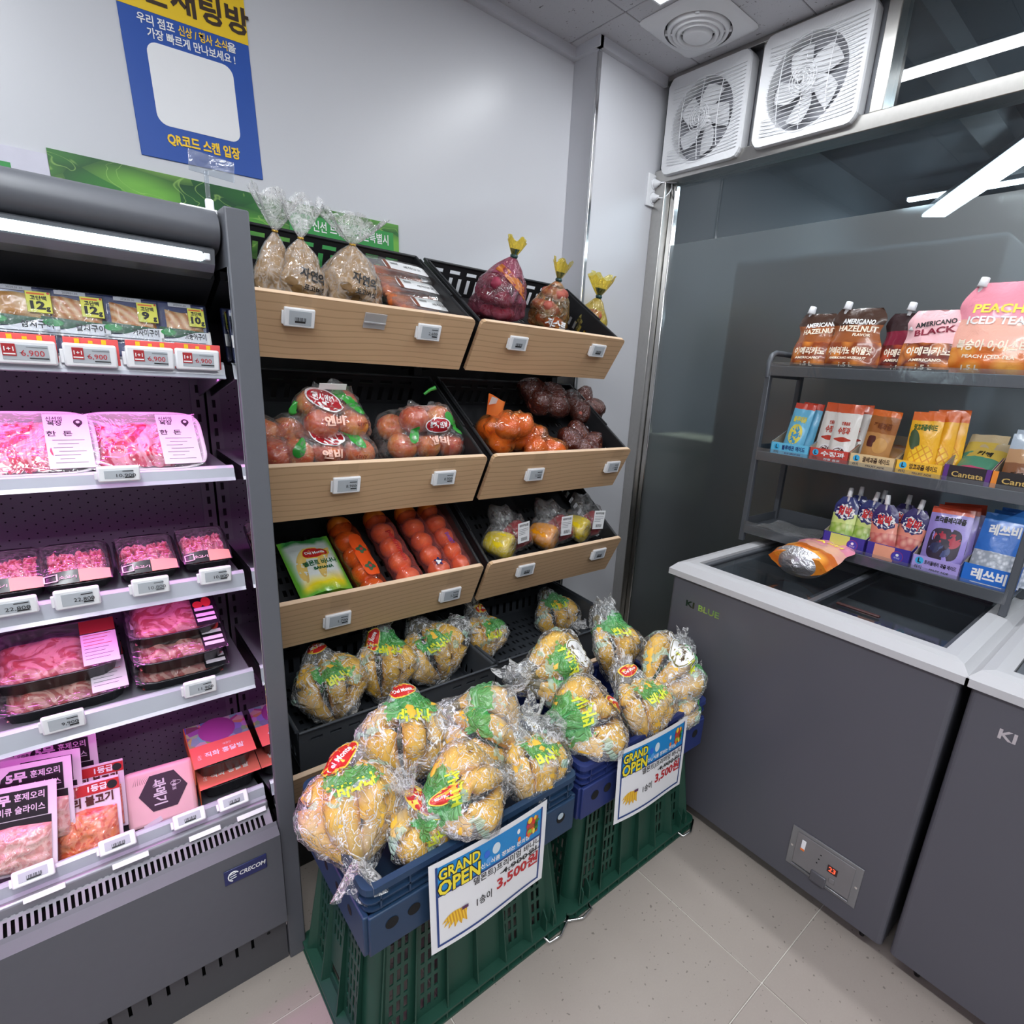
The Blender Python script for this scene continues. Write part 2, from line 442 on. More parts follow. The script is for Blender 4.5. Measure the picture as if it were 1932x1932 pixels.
# ------------------------------------------------------------------ room beyond the glass
DK = mat('dark_soffit_paint', (62, 70, 78), .8, var=.1, scale=2)
DK2 = mat('dark_corridor_wall', (84, 92, 97), .8, var=.1, scale=1.5)
G().box((1.89, -5.2, 2.80), (6.2, .15, 2.88)).obj('ceiling_corridor', DK, kind='structure')
G().box((6.1, -5.2, 0), (6.2, .15, 2.8)).obj('wall_corridor', DK2, kind='structure')
G().box((1.832, .03, 0), (6.2, .15, 2.8)).obj('wall_corridor_back', DK2, kind='structure')
g = G().box((1.95, -.95, 2.70), (6.1, -.80, 2.80)); g.X = None
g.obj('trim_6', mat('soffit_beam', (96, 98, 100), .8), kind='structure')
def tube_light(name, a, b, label, strength, w=.018, group=None):
    a, b = Vector(a), Vector(b); d = (b-a); L = d.length; ang = math.atan2(d.y, d.x)
    r = empty(name, label, 'light', Matrix.Translation(a) @ Matrix.Rotation(ang, 4, 'Z'), group)
    G().rbox((0, -w*1.1, .018), (L, w*1.1, .045), .003).obj('fixture', mat('fixture_grey', (80, 84, 90), .5), r)
    G().rbox((.01, -w, -.004), (L-.01, w, .018), .006).obj('tube', emit('led_tube_%g' % strength, (232, 246, 255), strength), r)
    return r
tube_light('tube_light', (4.28, -.245, 2.66), (4.2, -3.6, 2.66), 'thin white tube light seen level behind the glass, right of the fans', 9, .022)
tube_light('tube_light', (4.52, -.352, 2.60), (2.55, -1.77, 2.60), 'brightest slanting tube light behind the glass above the frosted film', 22, .075)
tube_light('tube_light', (5.2, -1.7, 2.0), (5.2, -3.4, 2.0), 'short lowest tube light at the right edge behind the glass', 8, .02)
area((4.0, -1.6, 2.6), .2, 2.6, 30, COOL, name='corridor_light')
area((2.75, -2.95, 2.58), .1, 1.4, 34, COOL, name='corridor_light')  # lamp added out of view to brighten the carton and corridor floor
tube_light('tube_light', (2.75, -2.25, 2.60), (2.75, -3.65, 2.60), 'added tube light to brighten the carton, unseen beyond the right picture edge', 9, .022)  # fixture added to go with that lamp, never in view
# carton standing behind the frosted film
r = empty('cardboard_box', 'pale cardboard carton with green tape seen blurred behind the frosted film', 'box', TR((2.10, -.33, 0), 0, 0, 0))
KRAFT = mat('pale_cardboard', (226, 218, 186), .8)
G().rbox((0, -.27, .80), (.35, .27, 1.10), .004).obj('body', KRAFT, r)
G().box((-.002, -.272, 1.02), (.0, .272, 1.05)).obj('tape', mat('green_tape', (70, 140, 100), .5), r)
G().disc((-.003, 0, .965), .035, 'x').obj('printed_emblem', mat('green_print', (80, 125, 90), .7), r)
text('MARKET', .05, mat('green_print', (80,125,90), .7), r, (-.003, 0, .90), (0,-1,0)) if False else None
G().rbox((.0, -.29, .0), (.38, .29, .80), .01).obj('storage_trolley', mat('dark_trolley', (52, 54, 58), .6), None, r.matrix_world.copy(), 'dark storage unit under the pale carton behind the glass', 'cabinet')
G().rbox((1.90, -.50, 0), (2.07, -.24, .42), .02).obj('plant_tub', mat('dark_green_plastic', (60, 110, 60), .6), None, None, 'blurred green container low behind the frosted film', 'container')

r = empty('tall_cabinet', 'large blue-grey cabinet back seen blurred behind the frosted film above the rack', 'cabinet', TR((1.93, -.98, 0)))
G().rbox((0, -.47, .06), (.36, .45, 1.865), .012).obj('carcass', mat('cabinet_blue_grey', (96, 106, 114), .55), r)
G().rbox((.02, -.45, 0), (.34, .43, .06), .004).obj('plinth', mat('dark_trolley', (52, 54, 58), .6), r)
# ------------------------------------------------------------------ ceiling fixtures
def ceiling_light(x0, x1, y0, y1, label, s=14):
    r = empty('ceiling_light', label, 'light', Matrix.Translation(((x0+x1)/2, (y0+y1)/2, H)))
    a, b = (x1-x0)/2, (y1-y0)/2
    g = G(); t = .008
    g.rbox((-a-t, -b-t, -.012), (-a, b+t, 0), .002); g.rbox((a, -b-t, -.012), (a+t, b+t, 0), .002)
    g.rbox((-a, -b-t, -.012), (a, -b, 0), .002); g.rbox((-a, b, -.012), (a, b+t, 0), .002); g.obj('frame', WHITEP, r)
    G().box((-a, -b, -.008), (a, b, -.001)).obj('diffuser', emit('panel_light', (240, 248, 255), s), r)
ceiling_light(1.33, 1.40, -2.13, -.44, 'white rectangular ceiling light beside the round vent')
ceiling_light(-.51, -.39, -3.4, -.8, 'long ceiling strip light above the aisle')
ceiling_light(-1.66, -1.54, -3.6, -1.2, 'ceiling strip light above the meat case end')
ceiling_light(-.4, 1.4, -3.46, -3.34, 'ceiling strip light at the back of the shop')

# round air vent
r = empty('ceiling_vent', 'square white ceiling vent with round rings', 'vent', Matrix.Translation((1.592, -.455, H)))
g = G(); S_ = .155
def plate(u, v):
    t = u*2*PI; k_ = v
    q = max(abs(math.cos(t)), abs(math.sin(t))); q = 1/q
    rr = .118 + (S_*min(q, 1.34)-.118)*k_
    return (rr*math.cos(t), rr*math.sin(t), -.020 + .014*k_ if k_ < .99 else -.002)
g.grid(plate, 64, 6, True); g.obj('plate', WHITEP, r)
G().disc((0, 0, -.001), .115, n=40).obj('duct_opening', mat('vent_dark', (60, 62, 68), .8), r)
for rad, z in ((.100, -.026), (.082, -.031), (.066, -.035)):
    G().lathe([(rad-.006, z+.016), (rad-.005, z), (rad+.004, z-.002), (rad+.009, z+.010), (rad+.009, z+.018)], 48).obj('ring', WHITEP, r)
G().lathe([(0, -.040), (.040, -.041), (.050, -.036), (.052, -.026), (.046, -.02)], 40).obj('centre_disc', WHITEP, r)
for k in range(4):
    g = G(); g.X = Matrix.Rotation(k*PI/2+.6, 4, 'Z'); g.box((.045, -.006, -.024), (.115, .006, -.012)); g.obj('spoke', WHITEP, r)

# ------------------------------------------------------------------ wall exhaust fans
FANW = mat('fan_white_plastic', (216, 217, 220), .4, var=.01)
def exhaust_fan(M, label, rot=0):
    r = empty('exhaust_fan', label, 'fan', M, 'white exhaust fans above the glass wall')
    # local: face toward -x ; y across, z up. size .372 x .345
    a, b, R0 = .186, .172, .141
    g = G()
    def face(u, v):
        t = u*2*PI; c, s_ = math.cos(t), math.sin(t)
        k_ = min(a/max(abs(c), 1e-6), b/max(abs(s_), 1e-6)); k_ = min(k_, .238)
        cy, cz = .012, -.004
        rr = R0
        p = Vector((0, cy+rr*c, cz+rr*s_)); q = Vector((0, k_*c, k_*s_))
        w = [0, 1, 1, 1][v]; o = p.lerp(q, w)
        return (([-.040, -.050, -.042, 0][v]), o.y + (0 if v < 2 else .004*c), o.z + (0 if v < 2 else .004*s_))
    vs = [face(i/96, j) for j in range(4) for i in range(96)]
    g.add(vs, [(j*96+i, j*96+(i+1)%96, (j+1)*96+(i+1)%96, (j+1)*96+i) for j in range(3) for i in range(96)], False)
    g.obj('housing', FANW, r)
    G().grid(lambda u, v: (-.040+v*.038, .012+(R0-.004*v)*math.cos(u*2*PI), -.004+(R0-.004*v)*math.sin(u*2*PI)), 48, 1, True).obj('duct_ring', FANW, r)
    G().disc((-.0015, .012, -.004), R0, 'x', 40).obj('shutter', mat('fan_shutter_grey', (150, 151, 157), .5), r)
    g = G()
    for k in range(6): g.box((-.004, -.125, -.115+k*.042), (-.002, .15, -.112+k*.042))
    g.obj('shutter_slat', mat('fan_slat_grey', (110, 111, 118), .5), r)
    for k in range(5):
        t0 = rot + k*PI*.4
        def bl(u, v):
            rad = .030 + v*.088; wd = .34+.42*math.sin(min(v*1.25, 1)*PI*.62)
            t = t0 + (u-.5)*2*wd*(.040/max(rad, .03))*1.25 + v*.35
            return (-.024 + (u-.5)*.016, .012+rad*math.cos(t), -.004+rad*math.sin(t))
        g = G().grid(bl, 6, 6); n_ = len(g.v)
        g.obj('blade', FANW, r)
    G().grid(lambda u, v: (-.014-.022*math.sin(v*PI/2), .012+.034*math.cos(v*PI/2)*math.cos(u*2*PI) , -.004+.034*math.cos(v*PI/2)*math.sin(u*2*PI)), 24, 5, True).obj('hub', FANW, r)
    g = G()
    for k in range(25):
        z = -.150 + k*.0122; 
        # horizontal guard bars; those outside the opening are raised ribs on the housing
        y0, y1 = -.172, .158
        dz = z+.004
        if abs(dz) < R0:
            w = math.sqrt(R0*R0-dz*dz); g.tube([(-.046, .012-w-.002, z), (-.058, .012-w*.55, z), (-.061, .012, z), (-.058, .012+w*.55, z), (-.046, .012+w+.002, z)], .0013, 5)
            if .012-w > y0+.012: g.box((-.0515, y0, z-.0008), (-.049, .012-w-.004, z+.0008))
            if .012+w < y1-.03: g.box((-.0515, .012+w+.004, z-.0008), (-.049, y1, z+.0008))
    g.obj('guard_bar', FANW, r)
    g = G()
    for yy in (-.075, .012, .10):
        dy = yy-.012; w = math.sqrt(R0*R0-dy*dy)
        g.tube([(-.045, yy, -.004-w), (-.057, yy, -.004-w*.5), (-.0595, yy, -.004), (-.057, yy, -.004+w*.5), (-.045, yy, -.004+w)], .0018, 6)
    g.obj('guard_rib', FANW, r)
    g = G()
    for q in (.048, .038, .028, .018):
        g.tube([(-.0625, .012+q*math.cos(t*PI/12), -.004+q*math.sin(t*PI/12)) for t in range(25)], .0013, 5, False)
    g.obj('guard_boss', FANW, r)
    G().rbox((-.012, -.03, -.188), (.0, .03, -.171), .003).obj('mounting_tab', FANW, r)
    return r
exhaust_fan(TR((1.832, -.372, 2.378)), 'white square exhaust fan in the room corner, left and lower of the two', .35)
exhaust_fan(TR((1.832, -.795, 2.386)), 'white square exhaust fan beside the steel post, right of the two', .9)

# double socket with two plugs
r = empty('wall_socket', 'white double wall socket with two plugs below the left fan', 'socket', TR((1.794, -.139, 2.158)))
G().rbox((-.040, -.010, -.062), (.040, 0, .062), .003).obj('plate', WHITEP, r)
for z in (.027, -.027):
    G().lathe([(.0, .003), (.018, .003), (.021, -.003), (.024, -.001), (.024, .003)], 24).obj('receptacle', WHITEP, r, TR((0, -.010, z), 90))
for z, lab, pts in ((.027, 'upper white plug and cord running up to the left fan', [(0, -.02, 0), (.01, -.05, .0), (.05, -.085, .004), (.075, -.07, .035), (.055, -.045, .060), (.005, -.030, .062)]),
                    (-.027, 'lower white plug and cord looping up to the left fan', [(0, -.02, 0), (.01, -.05, -.004), (.035, -.065, .03), (.036, -.055, .075), (.0, -.035, .112)])):
    q = empty('power_plug', lab, 'plug', TR((1.794, -.149, 2.158+z)))
    G().lathe([(0, .002), (.016, .001), (.017, -.008), (.012, -.016), (.006, -.030), (0, -.031)], 20).obj('plug_body', WHITEP, q, TR((0, 0, 0), -90))
    P_ = [Vector(p) for p in pts]; L_ = []
    for i in range(len(P_)-1):
        p0, p1, p2, p3 = P_[max(i-1, 0)], P_[i], P_[i+1], P_[min(i+2, len(P_)-1)]
        for s_ in range(5):
            t = s_/5; L_.append(.5*((2*p1)+(p2-p0)*t+(2*p0-5*p1+4*p2-p3)*t*t+(3*p1-p0-3*p2+p3)*t**3))
    G().tube(L_+[P_[-1]], .0028, 8).obj('cord', WHITEP, q)

# ------------------------------------------------------------------ poster and leaf banner
BLUE = mat('poster_blue', (44, 84, 168), .35, var=.02)
YEL = mat('poster_yellow', (240, 200, 40), .4, var=.02)
PYEL = mat('poster_letter_yellow', (250, 205, 50), .4, var=.02)
r = empty('wall_poster', 'blue and yellow wall poster with a rounded white panel', 'poster', TR((.105, -.002, 2.06), 0, -2.4, 0))
G().rbox((-.1435, -.0015, -.215), (.1435, .0015, .30), .001, 1).obj('sheet', BLUE, r)
G().box((-.1435, -.0024, .104), (.1435, -.0016, .30)).obj('yellow_band', YEL, r)
rr = []
for cx, cz, a0 in ((.072, .018, 0), (-.072, .018, 90), (-.072, -.112, 180), (.072, -.112, 270)):
    for k in range(7):
        t = math.radians(a0+k*15); rr.append((cx+.024*math.cos(t), cz+.024*math.sin(t)))
G().prism(rr, 'y', -.0026, -.0017).obj('white_panel', PAPER, r)
Y_ = -.0034
text('오픈채팅방', .066, mat('poster_brown', (58, 42, 30), .5), r, (0, Y_, .148), bold=.03, width=.30)
text('우리 점포', .0235, WINK, r, (-.068, Y_, .084), bold=.02, width=.078)
text('신상 / 행사 소식', .0235, PYEL, r, (.035, Y_, .084), bold=.02, width=.110)
text('을', .0235, WINK, r, (.1, Y_, .084), bold=.02)
text('가장 빠르게 만나보세요 !', .0235, WINK, r, (.008, Y_, .058), bold=.02, width=.195)
text('QR코드 스캔 입장', .030, PYEL, r, (.004, Y_, -.166), bold=.035, width=.170)

def m_leaf():
    n = NT('leafy_print'); o = n.obj()
    w = n.noise(n.mp(o, (4, 1, 8), (0, .6, 0)), 1.6, 2, .45, 1.6)
    v = n.vor(n.mp(o, (5, 1, 12), (0, .8, 0)), 1.5, 'DISTANCE_TO_EDGE')
    warp = n.mix(.12, n.mp(o, (3.2, 1, 9), (0, .75, 0)), n.n('TexNoise', i_Scale=3.0, i_Vector=o).outputs[1])
    cell = n.sep(n.vor(warp, 2.2, 'F1', 1))[0]; dist = n.vor(warp, 2.2, 'F1', 0)
    c = n.ramp(cell, [(0, srgb((24, 84, 44))), (.3, srgb((60, 142, 50))), (.6, srgb((110, 176, 66))), (.85, srgb((150, 200, 90))), (1, srgb((40, 110, 48)))])
    c = n.mix(n.ramp(dist, [(.2, 0), (.75, .8)]), c, srgb((18, 66, 38)))
    c = n.mix(n.math('MULTIPLY', n.ramp(n.math('ABSOLUTE', n.math('SUBTRACT', w, .5)), [(0, 1), (.012, 0)]), .5), c, srgb((170, 214, 110)))
    return n.done(n.pbr(c, .4))
r = empty('leaf_banner', 'long printed banner of green leaves on the back wall', 'banner', TR((0, -.004, 1.70), 0, -.9, 0))
G().box((-.216, -.003, -.32), (.675, .003, .106)).obj('leaf_print', m_leaf(), r)
G().box((-1.6, -.003, -.32), (-.217, .003, .092)).obj('white_print', mat('lilac_white_print', (214, 212, 226), .45), r)
G().rbox((-.9, -.0038, -.02), (-.285, -.0031, .058), .0005).obj('green_label', mat('banner_green', (52, 150, 72), .45), r)
G().box((.322, -.0045, -.10), (.655, -.0031, .078)).obj('green_box', mat('banner_green', (52, 150, 72), .45), r)
text('대표 신선 브랜드, 신선특별시', .034, WINK, r, (.487, -.0055, .050), bold=.015, width=.300)
# ================================================================== refrigerated meat case on the left
X0, XP = -1.35, -.036         # case runs left out of view; XP inner face of the end panel
RAILM = mat('rail_plastic', (176, 180, 190), .22, var=.03, coat=.3)
def m_inner():
    n = NT('case_liner'); return n.done(n.pbr(n.mix(n.noise(n.obj(), 8), srgb((100, 94, 106)), srgb((108, 102, 114))), .4))
LINER = m_inner()
case = empty('refrigerated_display_case', 'graphite open-front refrigerated meat case with purple-lit shelves at the left', 'refrigerator', TR((-.65, -.45, 0)))
CM = case.matrix_world.inverted()
def cpart(g, name, m, **kw): g2 = g.obj(name, m, case, CM.copy(), **kw); return g2
ep = cpart(G().rbox((XP, -.875, 0), (0, -.06, 1.588), .0025), 'end_panel', CASE)
G().box((XP-.0015, -.868, .10), (XP-.0003, -.10, 1.50)).obj('mirror_lining', mat('mirror', (235, 235, 238), .015, 1.0, var=0), ep)
cpart(G().rbox((X0-.04, -.875, 0), (X0, -.06, 1.588), .0025), 'end_panel', CASE)
# canopy: rounded nose
prof = [(-.10, 1.590), (-.78, 1.590), (-.80, 1.590)] + [(-.80-.056*math.sin(k*PI/14)**.9, 1.556+.034*math.cos(k*PI/14)) for k in range(1, 14)] + [(-.80, 1.521), (-.78, 1.521), (-.60, 1.535), (-.10, 1.56)]
cpart(G().prism([(y, z) for y, z in prof], 'x', X0, XP-.004, True), 'canopy', CASE)
lh = cpart(G().prism([(-.852, 1.524), (-.838, 1.528), (-.800, 1.500), (-.79, 1.486), (-.800, 1.484), (-.832, 1.491), (-.846, 1.502)], 'x', X0, XP-.014), 'light_housing', mat('anodised_rail', (120, 124, 130), .3, .7))
G().rbox((X0+.02, -.8530, 1.5045), (XP-.030, -.8375, 1.5195), .004).obj('light_tube', emit('case_tube', (225, 248, 255), 7), lh)
G().rbox((XP-.030, -.851, 1.507), (XP-.020, -.840, 1.518), .002).obj('end_cap', WHITEP, lh)
cpart(G().prism([(-.79, 1.500), (-.79, 1.486), (-.62, 1.42), (-.535, 1.42), (-.535, 1.55), (-.6, 1.52)], 'x', X0, XP-.006), 'air_baffle', mat('baffle_black', (24, 27, 33), .7))
bk = cpart(G().box((X0, -.56, .36), (XP-.028, -.54, 1.42)), 'back_panel', LINER)
cpart(G().box((XP-.028, -.564, .36), (XP-.004, -.54, 1.42)), 'slotted_upright', mat('upright_grey', (110, 108, 116), .45))
g = G()
for k in range(34): g.box((XP-.019, -.5655, .38+k*.030), (XP-.013, -.5645, .396+k*.030))
cpart(g, 'upright_slots', BLACK, kind='stuff')
cpart(G().box((X0, -.53, .0), (XP, -.06, 1.588)), 'rear_shell', CASE)
g = G()
for i in range(46):
    for j in range(52):
        x = XP-.045-i*.0135; z = .42+j*.0176 + (.0088 if i % 2 else 0)
        if x < -.65 or z > 1.36: continue
        g.add([(x-.0018, -.5605, z), (x, -.5605, z-.0018), (x+.0018, -.5605, z), (x, -.5605, z+.0018)], [(0, 1, 2, 3)])
cpart(g, 'perforations', BLACK, kind='stuff')
LEDP = emit('magenta_led', (255, 90, 235), 5)
SH = [(1.349, 1.322), (1.166, 1.140), (.958, .922), (.742, .702)]
RX1 = XP-.008
def price_rail(z1, z0, y=-.80):
    g = G().prism([(y, z1), (y-.004, z1), (y-.010, z1-.004), (y-.014, z0+.006), (y-.018, z0), (y-.010, z0-.002), (y, z0)], 'x', X0, RX1)
    g.mi = 0
    return g
for k, (z1, z0) in enumerate(SH):
    s_ = cpart(G().box((X0, -.80, z1-.016), (RX1-.004, -.565, z1-.006)), 'shelf_plate', mat('shelf_grey', (116, 116, 124), .4))
    cpart(price_rail(z1, z0), 'price_rail', RAILM)
    cpart(G().prism([(-.795, z1-.016), (-.57, z1-.016), (-.57, z1-.075), (-.62, z1-.065), (-.79, z0-.004)], 'x', RX1-.006, RX1-.003), 'bracket', mat('shelf_grey', (116, 116, 124), .4))
    st = cpart(G().rbox((X0, -.796, z1-.022), (RX1-.012, -.772, z1-.0165), .002), 'led_holder', mat('shelf_grey', (116, 116, 124), .4))
    G().box((X0+.01, -.792, z1-.0245), (RX1-.02, -.778, z1-.0222)).obj('led_strip', LEDP, st)
    area((-.55, -.780, z1-.026), 1.0, .02, 1.45, (1.0, .22, .88), (math.radians(-24), 0, 0), 'pink_shelf_light')
# deck
cpart(G().prism([(-.80, .425), (-.80, .415), (-.565, .355), (-.565, .362)], 'x', X0, RX1), 'deck_tray', mat('shelf_grey', (116, 116, 124), .4))
cpart(price_rail(.449, .420, -.795), 'price_rail', RAILM)
cpart(G().rbox((X0, -.833, .398), (RX1, -.818, .428), .006), 'bumper_rail', mat('bumper_grey', (150, 150, 158), .3, .4))
# honeycomb grille of slots
def grf(u, v): return (u, -.820-.045*v, .412-.026*v)
hs = []
nS = 70
for k in range(nS):
    x = RX1-.014-k*.0098
    hs.append((x-.0052, x, .42, .93)); hs.append((x-.0088, x-.0048, .06, .30))
xx = sorted({round(a, 5) for h in hs for a in h[:2]})
g = G().holed([-.80, RX1], [0, 1], hs, grf, .0015); cpart(g, 'air_grille', mat('grille_grey', (128, 126, 134), .4))
cpart(G().box((X0, -.86, .365), (RX1, -.80, .372)), 'grille_well', BLACK)
cpart(G().box((X0, -.865, .385), (-.80, -.82, .412)), 'grille_blank', mat('grille_grey', (128, 126, 134), .4))
cpart(G().prism([(-.862, .392), (-.868, .386), (-.886, .373), (-.886, .13), (-.872, .127), (-.86, .13)], 'x', X0, XP-.002), 'front_panel', CASE)
hs = [(-.105-k*.0315-.006, -.105-k*.0315, .080, .112) for k in range(24)]
cpart(G().holed([X0, XP-.002], [.0, .128], hs, lambda u, v: (u, -.866, v), .002), 'kick_plate', mat('kick_grey', (74, 74, 78), .5))
cpart(G().disc((-.075, -.8690, .104), .004, 'y', 12), 'screw_hole', BLACK)
cpart(G().box((X0, -.84, .0), (XP, -.80, .36)), 'inner_sill', BLACK)
bd = cpart(G().rbox((-.148, -.8885, .307), (-.068, -.886, .343), .0015), 'maker_badge', mat('badge_navy', (36, 44, 92), .35))
g = G()
g.tube([(-.131+.010*math.cos(t), -.8892, .325+.011*math.sin(t)) for t in [k*PI/9+.6 for k in range(12)]], .0012, 6)
for z in (.320, .3255, .331): g.tube([(-.138, -.8892, z), (-.126, -.8892, z+.001)], .0008, 5)
b2 = g.obj('emblem', WINK, bd)
t = text('CRECOM', .0145, WINK, bd, (-.0965, -.8892, .325), bold=.02, width=.050, shear=.2)

# acrylic sign holder on the canopy
ACR = film('clear_acrylic', (.93, .95, .97), .05, .1, 20, gloss=.16)
r = empty('sign_holder', 'clear acrylic sign holder on a white stand atop the meat case', 'sign holder', TR(at(392, 390, 'y', -.82)))
G().rbox((-.040, -.010, -.012), (.012, .012, -.004), .002).obj('base', WHITEP, r)
G().rbox((-.003, -.004, -.006), (.009, .006, .012), .003).obj('hinge', WHITEP, r)
G().rbox((-.001, -.003, .008), (.005, .003, .052), .001).obj('stem', ACR, r)
G().rbox((-.024, -.001, .046), (.040, .001, .076), .001).obj('plate', ACR, r, TR((0, 0, 0), 0, 3, 0))

# ================================================================== electronic price tags
SCR = mat('epaper_grey', (176, 182, 188), .5, var=.03)
_T = {}
g = G().rbox((-.5, -.010, -.5), (.5, 0, .5), .003)
def tag_mesh(w, h):
    if ('b', w, h) not in _T:
        _T['b', w, h] = G().rbox((-w/2, -.009, -h/2), (w/2, 0, h/2), .003).mesh('tag_body', WHITEP)
        _T['s', w, h] = G().rbox((-w/2+.011*w/.07, -.0096, -h/2+.006), (w/2-.009, -.0088, h/2-.006), .0004, 1).mesh('screen', SCR)
    return _T['b', w, h], _T['s', w, h]
def price_tag(M, price, label, w=.070, h=.044, group='electronic price tags', promo=False, holder=True, faint=False):
    r = empty('price_tag', label, 'price tag', M, group)
    a, b = tag_mesh(w, h); link('tag_body', a, r); link('screen', b, r)
    s = w/.07; ik = GREYINK if faint else INK
    y = -.0103
    if promo:
        G().box((-w*.34, -.0102, -h*.16), (-w*.13, -.0097, h*.34)).obj('promo_square', mat('tag_red', (170, 45, 50), .5), r)
        text('1+1', .0085*s, WINK, r, (-w*.235, -.0106, h*.12), bold=.02)
        G().box((-w*.325, -.0105, -h*.10), (-w*.145, -.0102, -h*.05)).obj('printed_bar', WINK, r)
        text('6,900', .0115*s, REDINK, r, (w*.12, y, -h*.03), width=w*.36)
        G().box((-w*.08, y, -h*.02), (-w*.04, y+.0004, 0)).obj('printed_bar', INK, r)
        G().box((w*.03, y, h*.23), (w*.36, y+.0004, h*.245)).obj('printed_bar', GREYINK, r)
        G().box((w*.06, y, -h*.24), (w*.36, y+.0004, -h*.20)).obj('printed_bar', INK, r)
    elif price:
        text(price, min(.0118*s, h*.30), ik, r, (w*.14, y, -.002), width=w*.07*len(price.replace(',', ''))+.006)
        text('원', .005*s, ik, r, (w*.325, y, -.002))
        G().box((w*.08, y, h*.19), (w*.34, y+.0004, h*.23)).obj('printed_bar', ik, r)
        G().box((w*.12, y, -h*.24), (w*.34, y+.0004, -h*.17)).obj('printed_bar', ik, r)
    else:
        g = G()
        for k in range(9): g.box((-w*.16+k*w*.04, y, -h*.16), (-w*.16+k*w*.04+w*(.012+.012*(k % 3)), y+.0004, h*.04))
        g.obj('barcode', GREYINK, r)
        G().box((-w*.16, y, -h*.24), (w*.18, y+.0004, -h*.15)).obj('printed_bar', INK, r)
    if holder: G().rbox((-w/2-.004, -.004, -h/2+.004), (-w/2+.004, .001, h/2-.010), .001).obj('clip', WHITEP, r)
    return r
RTAG = 'price tags on the meat case rails'
RED11 = mat('coral_card', (240, 96, 96), .5); 
for i, (px, py) in enumerate(((47, 663), (171, 670), (283, 674), (372, 678))):
    p = at(px, py, 'y', -.818); nm = ('leftmost', 'second', 'third', 'fourth')[i]
    price_tag(TR((p.x, -.818, p.z), 8), None, nm+' 1+1 price tag at 6,900 won on the top fish shelf', .064 if i else .070, .034, RTAG, promo=True)
    q = empty('promo_card', nm+' coral 1+1 card behind a price tag on the fish shelf', 'card', TR((p.x+.002, -.815, p.z+.004), 8), 'coral 1+1 cards on the fish shelf')
    G().rbox((-.032, 0, -.02), (.034, .0015, .021), .0007).obj('card', RED11, q)
    text('1+1', .022, YEL, q, (.0, -.0008, .010), bold=.05, width=.038)
for px, py, pr, w, h, lab in ((224, 892, '10,900', .056, .026, 'price tag of 10,900 won below the white meat trays'),
        (18, 1143, '22,800', .066, .030, 'price tag cut by the left picture edge on the third shelf'),
        (146, 1125, '22,800', .058, .034, 'price tag of 22,800 won on the third shelf'),
        (284, 1103, '10,800', .054, .032, 'pale reflecting price tag of 10,800 won in the middle of the third shelf'),
        (406, 1083, '10,800', .052, .032, 'rightmost price tag of 10,800 won on the third shelf'),
        (120, 1358, '9,900', .056, .034, 'leftmost price tag of the fourth shelf, reading 9,900'),
        (377, 1293, '11,900', .054, .034, 'price tag below the stack of three trays, reading 11,900')):
    p = at(px, py, 'y', -.822)
    price_tag(TR((p.x, -.822, p.z), 6), pr, lab, w, h, RTAG, faint=(px == 284))
for i, (px, py) in enumerate(((64, 1648), (222, 1590), (357, 1543), (440, 1510))):
    p = at(px, py, 'y', -.815); nm = ('lowest left', 'second', 'third', 'rightmost')[i]
    price_tag(TR((p.x, -.815, p.z), -38), '', nm+' tilted price tag on the bottom deck rail', .056, .028, RTAG)
    p = at(px+20+5*i, py+37-4*i, 'y', -.836)
    G().rbox((-.028, -.001, -.005), (.028, .001, .005), .001).obj('rail_strip', WHITEP, None, TR(p, -38), nm+' slim white strip clipped on the bumper above the grille', 'label strip', 'white strips on the bumper rail')
# ================================================================== produce stand with tilted baskets
def m_wood():
    n = NT('maple_laminate'); o = n.obj()
    d = n.noise(n.mp(o, (.9, .9, 6)), 2.2, 2, .5)
    v = n.mp(o, (1.2, 14, 14)); 
    w = n.n('TexWave', wave_type='BANDS', bands_direction='Z', wave_profile='SAW'); n.set(w.inputs['Vector'], n.mp(o, (.35, 1, 1), (0, .05, 0)))
    w.inputs['Scale'].default_value = 17; w.inputs['Distortion'].default_value = 9; w.inputs['Detail'].default_value = 2; w.inputs['Detail Scale'].default_value = .35
    f = n.noise(n.mp(o, (5, 60, 170)), 3, 3, .6)
    line = n.ramp(w.outputs[1], [(.0, 1), (.08, .5), (.22, 0), (1, 0)])
    c = n.mix(d, srgb((222, 188, 150)), srgb((210, 174, 136)))
    c = n.mix(n.math('MULTIPLY', f, .35), c, srgb((194, 158, 122)))
    c = n.mix(n.math('MULTIPLY', line, .62), c, srgb((150, 112, 80)))
    return n.done(n.pbr(c, .42))
WOOD = m_wood(); WEDGE = mat('pale_wood_edge', (226, 196, 166), .5, var=.05)
XL0, XL1, XR0, XR1 = .004, .690, .713, 1.345
stand = empty('produce_stand', 'black produce stand with maple-fronted tilted tiers between meat case and corner', 'display stand', TR((.65, -.3, 0)))
SM = stand.matrix_world.inverted()
def spart(g, name, m, **kw): return g.obj(name, m, stand, SM.copy(), **kw)
spart(G().box((.004, -.045, 0), (1.372, -.030, 1.40)), 'back_panel', mat('stand_black', (22, 22, 24), .55))
for x in (.012, .690, 1.335):
    spart(G().box((x, -.085, 0), (x+.03, -.045, 1.40)), 'upright', BLACKP)
FA = [(-.481, 1.506, -.387, 1.361), (-.566, 1.113, -.485, .958), (-.565, .760, -.490, .605), (-.700, .345, -.64, .20)]
THE = [math.atan2(.212, .361), math.radians(32), math.radians(34), math.radians(4)]
def fascia_frame(k):
    y0, z0, y1, z1 = FA[k]; d = Vector((0, y1-y0, z1-z0)); L = d.length; U = -d/L; N = Vector((0, -U.z, U.y))
    if N.y > 0: N = -N
    return Vector((0, y0, z0)), U, N, L
